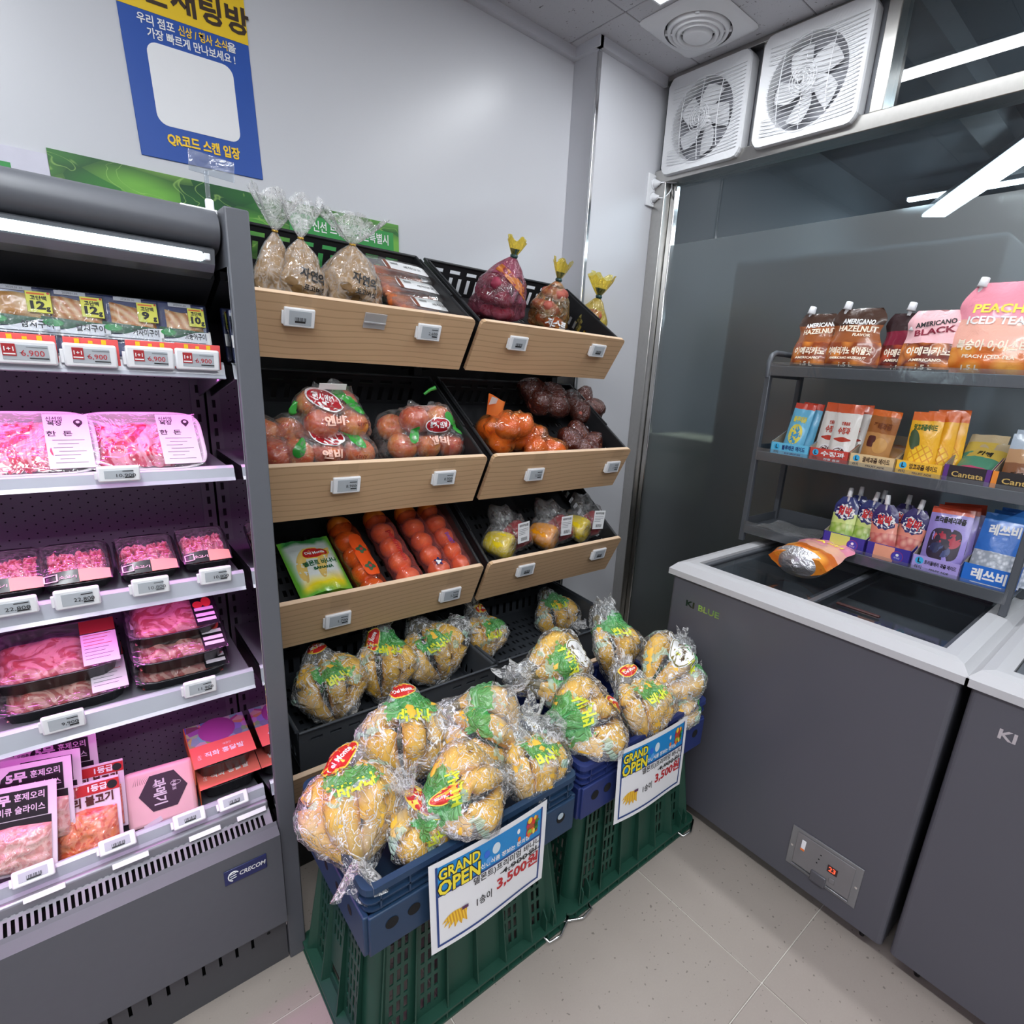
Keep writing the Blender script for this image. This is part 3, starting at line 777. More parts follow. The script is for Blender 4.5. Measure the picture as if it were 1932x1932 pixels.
for k in range(4):
    O, U, N, L = fascia_frame(k)
    for (a, b) in ((XL0, XL1), (XR0, XR1)):
        # board in its own frame: x along, z up the board, y = -N
        M = Matrix.Translation(O+Vector(((a+b)/2, 0, 0))) @ Matrix((Vector((1,0,0)), -N, U)).transposed().to_4x4()
        w = (b-a)/2; c = .012
        pts = [(-w, -L), (w, -L), (w, -c), (w-c*.3, -c*.3), (w-c, 0), (-w+c, 0), (-w+c*.3, -c*.3), (-w, -c)]
        fb = G().prism(pts, 'y', 0, .014).obj('fascia_board', WOOD, stand, SM @ M)
        G().box((-w+c, .0005, -.0006), (w-c, .0135, .0006)).obj('edge_band', WEDGE, fb)
    for (a, b) in ((XL0, XL1), (XR0, XR1)):
        for x in (a+.02, b-.03):
            if k < 3:
                spart(G().prism([(-.05, FA[k][1]+.02), (-.05, FA[k][1]-.16), (FA[k][2]+.02, FA[k][3]+.02), (FA[k][0]+.03, FA[k][1]-.03)], 'x', x, x+.004), 'bracket', BLACKP)
# plinth
spart(G().box((.004, -.63, 0), (1.345, -.05, .16)), 'plinth', mat('stand_black', (22, 22, 24), .55))
spart(G().box((.01, -.655, .16), (1.34, -.05, .30)), 'base_shelf', mat('stand_black', (22, 22, 24), .55))

def basket(x0, x1, O, th, D, h, m, label, group, hb=None):
    """shallow slotted plastic tray; local x across, y depth, z up; origin at front rim centre"""
    M = Matrix.Translation(Vector(((x0+x1)/2, O[0], O[1]))) @ Matrix.Rotation(th, 4, 'X')
    r = empty('plastic_basket', label, 'basket', M, group)
    w = (x1-x0)/2
    hb = hb or 0
    hs = []
    n = int(2*w/.062)
    for k in range(n):
        u = -w+.035+k*(2*w-.07)/(n-1)
        if k < n-1: hs.append((u, u+.042, -.030, -.018))
    for k in range(int(2*w/.036)-1):
        u = -w+.035+k*.036
        hs.append((u, u+.015, -h+.012, -h+.062))
    G().holed([-w, w], [-h, hb], hs, lambda u, v: (u, D-.002+v*.05, v), .003).obj('back_wall', m, r)
    hs = []
    for k in range(int(D/.034)-2):
        u = .04+k*.034; hs.append((u, u+.016, -h+.015, -h+.045))
    for s in (-1, 1):
        G().holed([0.006, D], [-h, 0], hs, lambda u, v: (s*(w-.003+v*.05), u, v), .003).obj('side_wall', m, r)
    hs = []
    for a in range(int((2*w-.1)/.05)):
        for b in range(int((D-.1)/.045)): 
            u = -w+.06+a*.05; v = .05+b*.045; hs += [(u, u+.010, v, v+.022), (u+.018, u+.028, v, v+.022)]
    G().holed([-w+.005, w-.005], [0.006, D-.005], hs, lambda u, v: (u, v, -h), .003).obj('floor_plate', m, r)
    g = G()
    for s in (-1, 1): g.tube([(s*w, .004, .0), (s*w, D, .0)], .0055, 8)
    g.tube([(-w, D, hb), (w, D, hb)], .005, 8); g.tube([(-w+.03, .004, -.008), (w-.03, .004, -.008)], .004, 8)
    for s in (-1, 1): g.tube([(s*w, D*.35, .007), (s*w, D*.92, .007)], .0035, 6)
    g.obj('rim', m, r)
    G().box((-w+.004, 0.0, -h), (w-.004, .004, -.006)).obj('front_wall', m, r)
    return r
BG = 'black tilted baskets of the produce stand'
names = ('top', 'second', 'third')
BK = {}
for k in range(3):
    O = (FA[k][0]+.016, FA[k][1]-.006)
    for s, (a, b) in enumerate(((XL0+.012, XL1-.004), (XR0+.006, XR1-.008))):
        BK[k, s] = basket(a, b, O, THE[k], .415, .105, BLACKP, 'black plastic basket on the %s tier, %s half of the stand' % (names[k], ('left', 'right')[s]), BG)
def gcrate(x0, x1, yf, zf, th, D, h, label):
    r = basket(x0, x1, (yf, zf), th, D, h, GREYP, label, 'grey crates on the lowest tier')
    w = (x1-x0)/2
    # lipped front with a hand slot
    hs = [(-.055, .055, -.040, -.018)] + [(-w+.03+k*.05, -w+.06+k*.05, -.030, -.022) for k in range(int((w-.12)/.05))] + [(w-.06-k*.05, w-.03-k*.05, -.030, -.022) for k in range(int((w-.12)/.05))]
    G().holed([-w, w], [-h, .006], hs, lambda u, v: (u, -.010-.04*max(0, v+.02), v), .004).obj('front_lip', GREYP, r)
    G().tube([(-w, -.014, .006), (w, -.014, .006)], .004, 8).obj('front_rim', GREYP, r)
    return r
GL = gcrate(.075, .690, -.640, .435, math.radians(3), .46, .12, 'dark grey crate of bagged bananas at the foot of the stand, left one')
GR = gcrate(.725, 1.342, -.600, .415, math.radians(3), .46, .12, 'dark grey crate at the foot of the stand, right one, half empty')

# price tags on the boards
prices = {(563, 597): (0, '', 'top board, leftmost'), (807, 625): (0, '2,600', 'top board below the carrot packs'), (975, 646): (0, '', 'top board right half, below the purple sweet potato bag'), (1125, 660): (0, '', 'top board right half, at the far right end'),
 (652, 912): (1, '8,900', 'second board below the left apple bag'), (836, 899): (1, '8,900', 'second board below the right apple bag'), (1007, 893): (1, '3,900', 'second board below the onion bags'), (1153, 879): (1, '1,900', 'second board at the far right end'),
 (636, 1166): (2, '1,700', 'third board, leftmost'), (848, 1119): (2, '5,500', 'third board below the fruit tubes'), (990, 1073): (2, '', 'third board below the yellow pepper'), (1127, 1043): (2, '', 'third board at the far right end')}
def m_bit():
    n = NT('clear_strip'); tr = n.n('BsdfTransparent'); n.set(tr.inputs[0], (.97, .97, .97)); gl = n.n('BsdfGlossy'); gl.inputs['Roughness'].default_value = .15
    return n.done(n.mixs(.04, tr.outputs[0], gl.outputs[0]))
CLIPF = m_bit()
def board_frame(k, px, py):
    O, U, N, L = fascia_frame(k)
    p = atp(px, py, O, N)
    return Matrix.Translation(p) @ Matrix((Vector((1,0,0)), -N, U)).transposed().to_4x4(), p, O, U
for (px, py), (k, pr, lab) in prices.items():
    M, p, O, U = board_frame(k, px, py)
    r = price_tag(M @ TR((0, -.003, 0), -12, 0, 0), pr, 'white electronic price tag on the %s%s' % (lab, ' reading '+pr if pr else ''), .072, .046, 'price tags on the maple boards')
    h = (O-p).dot(U)
    G().quad((-.026, .0008, .02), (.026, .0008, .02), (.026, .0008, h), (-.026, .0008, h)).obj('clear_hanger', CLIPF, r, TR((0, 0, 0), 12))
M, p, O, U = board_frame(0, 707, 605)
r = empty('empty_tag_holder', 'empty clear plastic tag holder in the middle of the top board', 'tag holder', M)
G().rbox((-.030, -.004, -.022), (.030, -.001, .022), .001).obj('plate', film('milky_clip', (.9, .9, .92), .28, .1, 20, gloss=.15), r)
G().rbox((-.030, -.007, -.006), (.030, -.003, -.002), .001).obj('ridge', film('milky_clip'), r)
p = at(1015, 1241, 'y', -.622)
price_tag(TR((p.x, -.622, p.z), -8, 0, 0), '5,500', 'white price tag clipped to the front of the right grey crate', .052, .036, 'price tags on the maple boards')
# ================================================================== chest freezers
FRZ = mat('freezer_charcoal', (82, 82, 90), .38, var=.03, scale=8, coat=.12)
RIMM = mat('freezer_rim', (186, 186, 189), .35, var=.01)
TUB = mat('freezer_tub', (150, 156, 162), .4, .1)
def m_lid():
    n = NT('freezer_lid_glass')
    tr = n.n('BsdfTransparent'); n.set(tr.inputs[0], (.66, .70, .73))
    gl = n.n('BsdfGlossy'); gl.inputs['Roughness'].default_value = .02
    lw = n.n('LayerWeight'); lw.inputs['Blend'].default_value = .5
    return n.done(n.mixs(n.math('ADD', n.math('MULTIPLY', n.math('POWER', lw.outputs['Facing'], 3.2), .5), .05, clamp=True), tr.outputs[0], gl.outputs[0]))
LID = m_lid()
def freezer(y1, L, label):
    """y1 = far end, L = length toward the viewer; local x into the wall"""
    M = Matrix.Translation((1.09, y1, 0)); r = empty('chest_freezer', label, 'freezer', M, 'charcoal chest freezers along the glass wall')
    D = .70; y0 = -L
    g = G()
    def rrc(z, e=0):
        o = []
        for cx_, cy_, a in ((D-.012, -.016, 0), (.012, -.016, 90), (.012, y0+.016, 180), (D-.012, y0+.016, 270)):
            for k in range(5):
                t = math.radians(a+k*22.5); o.append((cx_+(.012-e)*math.cos(t), cy_+(.012-e)*math.sin(t), z))
        return o
    vs = rrc(.052, .004)+rrc(.056)+rrc(.801)
    g.add(vs, [(j*20+i, j*20+(i+1)%20, (j+1)*20+(i+1)%20, (j+1)*20+i) for j in range(2) for i in range(20)], False)
    g.add(rrc(.056), [tuple(range(20))]); g.obj('cabinet', FRZ, r)
    # rim: chamfered frame
    g = G(); w = .055
    ring = [(-.008, .800), (-.008, .818), (.010, .838), (.030, .842), (w, .842), (w, .80)]
    cor = []
    for o_, z in ring: cor.append([(o_, y0-.0+o_, z), (D-o_, y0+o_, z), (D-o_, -o_, z), (o_, -o_, z)])
    vs = [p for c in cor for p in c]
    g.add(vs, [(j*4+i, j*4+(i+1)%4, (j+1)*4+(i+1)%4, (j+1)*4+i) for j in range(len(ring)-1) for i in range(4)], False)
    g.obj('rim', RIMM, r)
    for sgn, yc in ((1, -.003), (1, y0+.003)):
        pass
    g = G()
    for (a, b, c, d) in ((w, D-w, y0+w, y0+w+.006), (w, D-w, -w-.006, -w), (w, w+.006, y0+w, -w), (D-w-.006, D-w, y0+w, -w)):
        g.box((a, c, .32), (b, d, .80))
    g.box((w, y0+w, .31), (D-w, -w, .32)); g.obj('tub', TUB, r)
    g = G(); m_ = y0/2
    f = .016
    def lid(a, b, z, nm):
        q = G().quad((w+.004+f, a+f, z+.004), (D-w-.004-f, a+f, z+.004), (D-w-.004-f, b-f, z+.004), (w+.004+f, b-f, z+.004)).obj('lid_glass', LID, r)
        g = G()
        g.rbox((w+.002, a, z), (D-w-.002, a+f, z+.010), .002); g.rbox((w+.002, b-f, z), (D-w-.002, b, z+.010), .002)
        g.rbox((w+.002, a, z), (w+.002+f, b, z+.010), .002); g.rbox((D-w-.002-f, a, z), (D-w-.002, b, z+.010), .002)
        g.obj('lid_frame', mat('lid_frame_grey', (96, 99, 105), .35, .3), q)
    lid(m_-.02, -w-.002, .826, 'back'); lid(y0+w+.002, m_+.02, .812, 'front')
    G().rbox((.16, m_-.155, .8185), (.172, m_-.045, .824), .002).obj('lid_handle', mat('dark_handle', (66, 40, 38), .4), r)
    # frosty boxes and packs inside
    cl = [(176, 90, 50), (60, 90, 140), (200, 190, 90), (150, 60, 60), (190, 190, 196), (120, 70, 120), (60, 120, 90)]
    rnd = random.Random(3)
    for i in range(3):
        for j in range(5):
            x = w+.03+i*.19; yy = y0+w+.03+j*(L-2*w-.04)/5
            G().rbox((x, yy, .33), (x+.16, yy+(L-2*w-.04)/5-.02, .42+rnd.random()*.10), .006).obj('frozen_pack', mat('frozen_pack_%d' % ((i*5+j) % 7), cl[(i*5+j) % 7], .4), r)
    # badge
    # control panel near the front bottom (only if seen)
    G().box((.02, y0+.02, .052), (D-.02, -.02, .056)).obj('underside', BLACK, r)
    for yy in (y0+.06, -.06):
        q = G().rbox((.028, yy-.012, .040), (.078, yy+.012, .054), .002).obj('caster', mat('caster_metal', (150, 150, 154), .3, .9), r)
        g = G()
        for s_ in (-.011, .011): g.lathe([(0, -.005), (.021, -.005), (.0235, -.002), (.0235, .002), (.021, .005), (0, .005)], 20, (0, 0, 0)); 
        g.obj('wheel', mat('caster_rubber', (40, 40, 42), .5), q, TR((.055, yy, .0235), 90, 0, 20))
    return r
F1 = freezer(-1.005, .768, 'charcoal chest freezer with a drink rack on its glass lid')
F2 = freezer(-1.783, .768, 'second charcoal chest freezer cut off by the right picture edge')
def badge(r, y, z, h, m1, m2):
    a = text('KI', h, m1, r, (-.0006, y+.030, z), (0, -1, 0), (0, 0, 1), bold=.03, width=.030)
    b = text('BLUE', h, m2, r, (-.0006, y-.035, z), (0, -1, 0), (0, 0, 1), bold=.03, width=.072)
badge(F1, -.110, .724, .026, mat('dark_chrome_letters', (60, 62, 70), .15, .9), mat('iridescent_letters', (150, 190, 130), .15, .9))
badge(F2, -.113, .724, .030, mat('silver_letters', (215, 215, 222), .25, .8), mat('silver_letters', (215, 215, 222), .25, .8))
# control panel, first freezer
def hf(y, z): return (-.0, y, z)
cp = G().rbox((-.003, -.690, .108), (0, -.505, .232), .001).obj('control_panel', mat('panel_silver', (140, 141, 144), .3, .6), F1)
G().rbox((-.0055, -.672, .122), (-.003, -.522, .222), .002).obj('display_plate', mat('panel_grey', (128, 126, 128), .4, .3), cp)
G().rbox((-.0085, -.548, .178), (-.0055, -.537, .208), .001).obj('rocker_switch', PAPER, cp)
G().box((-.0088, -.548, .177), (-.0084, -.537, .183)).obj('switch_mark', mat('orange_mark', (235, 120, 50), .5), cp)
G().rbox((-.0070, -.636, .165), (-.0055, -.610, .186), .001).obj('display', mat('display_dark', (58, 40, 42), .25), cp)
text('23', .019, emit('red_digits', (255, 90, 60), 1.6), cp, (-.0074, -.623, .1755), (0, -1, 0), (0, 0, 1), bold=.02)
G().rbox((-.0100, -.615, .108), (-.003, -.574, .140), .004).obj('finger_recess', mat('recess_grey', (92, 92, 98), .3, .3), cp)
G().tube([(-.006, -.522, .118), (-.006, -.574, .118), (-.006, -.580, .136), (-.006, -.610, .136), (-.006, -.616, .118), (-.006, -.672, .118)], .0022, 6).obj('cover_lip', mat('panel_silver'  , (140, 141, 144), .3, .6), cp)
for yy in (-.513, -.682): G().disc((-.0034, yy, .17), .0035, 'x', 12).obj('screw', CHROME, cp)
for yy, zz in ((-.589, .197), (-.586, .182), (-.583, .168)): G().disc((-.0060, yy, zz), .0022, 'x', 10).obj('indicator', BLACK, cp)
G().rbox((-.008, -.634, .138), (-.0055, -.620, .152), .001).obj('button', mat('panel_grey', (128, 126, 128), .4, .3), cp)

# ================================================================== drink rack standing on the first freezer
RKM = mat('rack_grey', (84, 88, 94), .42, .2, var=.04)
RX, RY0, RY1 = 1.505, -1.757, -.985
rack = empty('drink_rack', 'three-tier grey metal rack of drink pouches standing on the freezer', 'rack', TR((1.6, -1.4, .842)))
KM = rack.matrix_world.inverted()
def rp(g, name, m, **k): return g.obj(name, m, rack, KM.copy(), **k)
LV = [(.908, 'bottom'), (1.168, 'middle'), (1.446, 'top')]
FILMLIP = film('clear_lip', (.93, .94, .95), .03, .08, 8, gloss=.07)
for z, nm in LV:
    g = G().box((RX, RY0, z-.016), (RX+.235, RY1, z-.012)); g.rbox((RX-.004, RY0, z-.036), (RX+.001, RY1, z-.004), .0015); rp(g, 'shelf_plate', RKM)
    rp(G().box((RX+.230, RY0, z-.012), (RX+.235, RY1, z+.03)), 'back_lip', RKM)
    rp(G().box((RX-.007, RY0+.01, z-.034), (RX-.006, RY1-.005, z+.008)), 'clear_lip', FILMLIP)
for y in (RY1, -1.748):
    for x in (RX+.004, RX+.225):
        rp(G().rbox((x-.009, y-.009, .842), (x+.009, y+.009, 1.43), .002), 'post', RKM)
    rp(G().box((RX, y-.002, .875), (RX+.23, y+.001, .925)), 'side_rail', RKM)
    rp(G().box((RX, y-.002, 1.135), (RX+.23, y+.001, 1.185)), 'side_rail', RKM)
rp(G().tube([(RX+.0, RY1+.002, 1.405), (RX-.001, RY1+.003, 1.455), (RX+.01, RY1+.003, 1.475), (RX+.03, RY1+.003, 1.483), (RX+.20, RY1+.003, 1.483), (RX+.225, RY1+.003, 1.475), (RX+.235, RY1+.003, 1.44)], .009, 10), 'end_handle', RKM)
rp(G().box((RX, RY1-.001, 1.405), (RX+.235, RY1+.003, 1.45)), 'side_rail', RKM)
# loose clear liner on the empty part of the bottom shelf
G().grid(lambda u, v: (RX+.02+.16*v, -1.02-.20*u, .9+.004*math.sin(u*9+v*7)), 12, 8).obj('plastic_liner', film('loose_liner', (.9, .92, .94), .16, .6, 20, gloss=.2), None, None, 'crumpled clear plastic liner on the empty left end of the bottom rack shelf', 'plastic sheet')

# ------------------------------------------------------------------ counter cartons
def carton(y0, y1, z, hf_, base, side, label, texts=(), D=.17, hb=.075, inner=(170, 158, 140)):
    """open display box: front at local x=0, width along -y"""
    w = y0-y1
    r = empty('display_carton', label, 'carton', TR((RX+.012, y1, z)), None)
    t = .0015; mb = mat('carton_'+'_'.join(map(str, base)), base, .5, var=.02)
    ms = mat('carton_inner', inner, .7)
    g = G().box((0, 0, 0), (t, w, hf_)); g.obj('front_panel', mb, r)
    for yy in (0, w-t):
        g = G().prism([(0, 0), (D, 0), (D, hb+.02), (D*.55, hb), (0, hf_)], 'y', yy, yy+t); g.obj('side_panel', ms, r)
        g = G().prism([(0, 0), (D, 0), (D, hb+.02), (D*.55, hb), (0, hf_)], 'y', yy-.0006 if yy == 0 else yy+t, yy if yy == 0 else yy+t+.0006); g.obj('side_print', mat('carton_'+'_'.join(map(str, side)), side, .5), r)
    G().box((D, 0, 0), (D+t, w, hb+.02)).obj('back_flap', ms, r); G().box((0, 0, 0), (D, w, t)).obj('bottom', ms, r)
    for tx in texts:
        b, size, m, cy, cz, wd = tx[:6]
        bold = tx[6] if len(tx) > 6 else .03
        text(b, size, m, r, (-.0008, w*(1-cy), hf_*cz), (0, -1, 0), (0, 0, 1), bold=bold, width=w*wd)
    return r, w
NAVYI = mat('navy_ink', (30, 44, 110), .5); BRN = mat('brown_ink', (70, 44, 30), .5); GOLD = mat('gold_ink', (210, 175, 100), .4); CYD = mat('cyan_disc', (60, 175, 225), .5)
def ldisc(r, w, h):
    G().disc((-.0007, w*.84, h*.66), h*.24, 'x', 24).obj('size_disc', CYD, r)
    text('L', h*.42, INK, r, (-.0012, w*.84, h*.66), (0,-1,0), (0,0,1), bold=.03)
    text('라지', h*.24, INK, r, (-.0008, w*.84, h*.22), (0,-1,0), (0,0,1), bold=.02)
zm = 1.160
mid = [(-1.030, -1.160, (105, 190, 225), (90, 180, 220), 'light blue carton at the left end of the middle rack shelf', '블루레몬 에이드', 'BLUE LEMON ADE', NAVYI),
       (-1.163, -1.284, (200, 70, 60), (190, 60, 52), 'red carton on the middle rack shelf', '수정과', '전통 음료', WINK),
       (-1.287, -1.413, (226, 196, 148), (206, 180, 140), 'beige carton on the middle rack shelf', '꿀배과즙 에이드', 'FRUIT ADE', BRN),
       (-1.416, -1.532, (246, 190, 60), (236, 176, 50), 'yellow carton on the middle rack shelf', '망고과즙 에이드', 'FRUIT ADE', BRN)]
CART = {}
for i, (a, b, c, s_, lab, t1, t2, ik) in enumerate(mid):
    r, w = carton(a, b, zm, .040, c, s_, lab, [(t1, .0165, ik, .60, .62, .60), (t2, .007, ik, .60, .20, .42)])
    ldisc(r, w, .040)
for a, b, c, s_, lab in ((-1.535, -1.640, (44, 36, 44), (96, 52, 128), 'black and purple carton with a script logo on the middle rack shelf'), (-1.643, -1.76, (40, 36, 38), (236, 140, 50), 'black and orange carton with a script logo at the right picture edge')):
    r, w = carton(a, b, zm, .046, c, s_, lab, [('Cantata', .020, GOLD, .52, .5, .68, .015)])
    G().box((-.0005, 0, 0), (.0, w*.10, .046)).obj('edge_print', mat('carton_'+'_'.join(map(str, s_)), s_, .5), r); G().box((-.0005, w*.9, 0), (0, w, .046)).obj('edge_print', mat('carton_'+'_'.join(map(str, s_)), s_, .5), r)
zb = .900
PUR = mat('lilac_ink', (150, 130, 220), .5)
for a, b, c, s_, lab in ((-1.258, -1.385, (56, 50, 150), (52, 46, 140), 'navy and lime carton of small spout pouches on the bottom rack shelf'), (-1.390, -1.510, (62, 52, 152), (52, 46, 140), 'navy and peach carton of small spout pouches on the bottom rack shelf')):
    r, w = carton(a, b, zb, .048, c, s_, lab)
    G().box((-.0006, w*.36, .002), (0, w*.82, .046)).obj('fruit_print', mat('lime_print' if a > -1.3 else 'peach_print', (200, 215, 110) if a > -1.3 else (240, 165, 135), .5), r)
    G().disc((-.0009, w*.28, .022), .0165, 'x', 28).obj('seal_ring', mat('seal_red', (150, 50, 110), .5), r)
    G().disc((-.0012, w*.28, .022), .0150, 'x', 28).obj('seal', mat('seal_blue', (66, 62, 170), .5), r)
    text('COLD BREW' if False else '국내산', .006, WINK, r, (-.0016, w*.28, .018), (0,-1,0), (0,0,1))
    G().disc((-.0016, w*.28, .027), .0045, 'x', 6).obj('seal_flower', WINK, r)
r, w = carton(-1.515, -1.632, zb, .044, (176, 160, 226), (160, 145, 214), 'lilac carton of berry pouches on the bottom rack shelf', [('트리플베리 과즙 에이드', .013, INK, .60, .62, .66), ('FRUIT ADE', .007, INK, .60, .22, .40)]); ldisc(r, w, .044)
r, w = carton(-1.636, -1.752, zb, .056, (38, 110, 205), (34, 100, 190), 'bright blue carton of silver ice pouches at the right end of the bottom rack shelf', [('레쓰비', .032, WINK, .52, .55, .66, .04)])
G().box((-.0006, w*.2, .008), (0, w*.8, .010)).obj('white_line', WINK, r)

# ------------------------------------------------------------------ pouches
def pouch_geo(w, h, d, neck=None, waist=0, seed=0, lean=0, nu=14, nv=20, crump=.0022, topd=.0012):
    """stand-up pouch: local x = depth (front toward -x), y width, z up. closed double sheet"""
    def width(v):
        k = 1 - waist*math.exp(-((v-.62)/.16)**2)
        if neck: 
            if v > neck[0]: k *= 1-(1-neck[1])*((v-neck[0])/(1-neck[0]))**1.3
        return w/2*k
    def fn(side):
        def f(u, v):
            s_ = (u-.5)*2; th = (1-abs(s_)**2.4)**.75
            prof = (max(0, 1-v)**.75)*(.35+.65*min(1, v*5+.45)) + topd/d
            x = side*d/2*th*prof
            n_ = mnoise.noise(Vector((s_*2.1+seed, v*4.3, side*3+seed)))
            n2 = mnoise.noise(Vector((s_*6.1+seed, v*11.3, side*3+seed*2)))
            x += side*crump*(n_*1.6+n2*.8)*min(1, th*2)
            return (x + lean*v*v*h, s_*width(v) , v*h)
        return f
    g = G(); g.grid(fn(-1), nu, nv); g.grid(fn(1), nu, nv)
    g.add([fn(s_)(i/nu, 0) for s_ in (-1, 1) for i in range(nu+1)], [(i, i+1, nu+2+i, nu+1+i) for i in range(nu)], False)
    return g
def m_bands(name, stops, rough=.28, axis=2, dist=.004, photo=None, coat=.5, metal=0):
    """print in horizontal bands up the pouch (object z in metres)"""
    if name in _M: return _M[name]
    n = NT(name); o = n.obj(); z = n.sep(o)[axis]
    z = n.math('ADD', z, n.math('MULTIPLY', n.math('SUBTRACT', n.noise(o, 28, 2), .5), dist*2))
    hmax = max(s_[0] for s_ in stops)*1.05
    c = n.ramp(n.math('DIVIDE', z, hmax), [(s_[0]/hmax, srgb(s_[1])) for s_ in stops], 'CONSTANT')
    if photo:
        for z0, z1, ca, cb, sc in photo:
            k = n.vor(o, sc, 'F1'); cc = n.ramp(k, [(.1, srgb(ca)), (.6, srgb(cb))])
            m_ = n.math('MULTIPLY', n.math('GREATER_THAN', z, z0), n.math('LESS_THAN', z, z1))
            c = n.mix(n.math('MULTIPLY', m_, .8), c, cc)
    _M[name] = n.done(n.pbr(c, rough, metal, n.bump(n.noise(o, 45, 3, .6, .8), .35, .004), coat=coat)); return _M[name]
def spout(r, y, z, rad=.009, tilt=0, m=None):
    s_ = G().lathe([(rad*.55, -.008), (rad*.55, .004), (rad*1.15, .004), (rad*1.15, .007)], 16).obj('spout', WHITEP, r, TR((0, y, z), tilt))
    g = G().lathe([(rad, 0), (rad*1.05, .002), (rad*.95, .016), (rad*.8, .0175), (0, .0178)], 18, (0, 0, .007)); g.obj('cap', WHITEP, s_)
ORL = mat('dark_roast_print', (60, 34, 24), .4)
WCREAM = mat('cream_ink', (240, 226, 205), .45)
def big_pouch(M, label, mt, lines, w=.135, h=.17, d=.07, cap=(-.0, .0), waist=.16, seed=0, neck=(.8, .72), capz=None, extra=None):
    M = M @ Matrix.Scale(1.12, 4)
    g = pouch_geo(w, h, d, neck, waist, seed, crump=.003)
    r = empty('drink_pouch', label, 'drink pouch', M, 'large drink pouches on the top rack shelf')
    g.obj('pouch', mt, r); sf = Surf(g)
    for (b, size, m, y, z, wd, rot) in lines:
        sf.text(b, size, m, r, (0, y, z), (0, -1, 0), (0, 0, 1), bold=.03, width=wd, rot=rot)
    spout(r, cap[0], (capz or h)+cap[1], .0095, 8)
    if extra: extra(r, sf)
    return r
M1 = m_bands('hazelnut_print', [(0, (40, 20, 14)), (.012, (196, 96, 40)), (.075, (150, 84, 44)), (.12, (66, 44, 34)), (.2, (50, 36, 30))], photo=[(.012, .075, (236, 150, 60), (110, 44, 20), 30)])
M2 = m_bands('americano_print', [(0, (30, 16, 18)), (.012, (150, 40, 30)), (.070, (120, 26, 50)), (.105, (50, 32, 34)), (.2, (44, 30, 32))], photo=[(.012, .07, (220, 96, 50), (60, 16, 20), 30)])
M3 = m_bands('pink_black_print', [(0, (40, 18, 18)), (.010, (190, 70, 30)), (.072, (236, 184, 190)), (.2, (236, 178, 186))], photo=[(.010, .072, (240, 150, 60), (60, 24, 20), 26)])
M4 = m_bands('peach_tea_print', [(0, (214, 130, 40)), (.062, (240, 178, 160)), (.125, (236, 148, 166)), (.25, (236, 120, 150))], photo=[(.0, .062, (246, 180, 80), (200, 96, 30), 22)])
zt = 1.436
def kr(t, w, z=.048): return (t, .022, WCREAM, 0, z, w, 0)
big_pouch(TR((1.578, -1.080, zt), 0, 6, 0), 'brown hazelnut coffee pouch at the left end of the top rack shelf', M1, [('AMERICANO', .017, WINK, -.012, .122, .085, 5), ('HAZELNUT', .019, WCREAM, -.012, .104, .090, 5), kr('아메리카노', .085), ('AMERICANO', .009, WCREAM, 0, .030, .070, 0), ('1.5 L', .014, WCREAM, .0, .013, .035, 0)], w=.120, h=.155, cap=(.030, -.004), seed=1, waist=.2)
big_pouch(TR((1.575, -1.205, zt), 0, 5, 0), 'dark brown hazelnut coffee pouch with black shoulder, second on the top rack shelf', M1, [('AMERICANO', .018, WINK, -.005, .128, .085, -3), ('HAZELNUT', .021, WCREAM, -.005, .109, .100, -3), ('FLAVOR', .010, WCREAM, -.02, .093, .045, -3), kr('아메리카노 헤이즐넛', .110, .050), ('AMERICANO HAZELNUT', .009, WCREAM, 0, .032, .095, 0), ('1.5 L', .014, WCREAM, .0, .014, .036, 0)], w=.148, h=.165, cap=(.040, -.006), seed=5, waist=.2)
big_pouch(TR((1.595, -1.345, zt), 0, 3, 0), 'dark red americano pouch behind the pale pink one', M2, [kr('아메리카노', .085), ('AMERICANO', .009, WCREAM, 0, .030, .070, 0), ('1.5 L', .014, WCREAM, 0, .013, .035, 0)], w=.125, h=.150, cap=(.010, .002), seed=9, waist=.15)
big_pouch(TR((1.545, -1.425, zt), 0, 4, 0), 'pale pink americano pouch with black lettering on the top rack shelf', M3, [('AMERICANO', .016, INK, 0, .118, .085, 8), ('BLACK', .020, mat('wine_ink', (130, 24, 50), .4), 0, .099, .085, 8), kr('아메리카노', .095, .050), ('AMERICANO', .009, WCREAM, 0, .030, .070, 0), ('1.5 L', .014, WCREAM, 0, .013, .036, 0)], w=.135, h=.150, cap=(.050, -.052), seed=13, waist=.1)
big_pouch(TR((1.545, -1.565, zt), 0, 3, 0), 'large pink peach iced tea pouch at the right end of the top rack shelf', M4, [('PEACH', .026, mat('peach_yellow_ink', (250, 226, 90), .4), .008, .146, .095, -2), ('ICED TEA', .024, WINK, .008, .120, .110, -2), ('복숭아 아이스티', .026, WCREAM, .0, .064, .135, -2), ('PEACH ICED TEA', .010, WCREAM, 0, .040, .100, -2), ('1.5 L', .014, WCREAM, .03, .016, .036, 0)], w=.185, h=.205, d=.085, cap=(.055, -.012), seed=17, waist=.12, neck=(.75, .62))
big_pouch(TR((1.600, -1.700, zt), 0, 3, 0), 'second pink peach tea pouch cut by the right picture edge', M4, [], w=.17, h=.21, d=.08, cap=(.0, .0), seed=21, waist=.12)
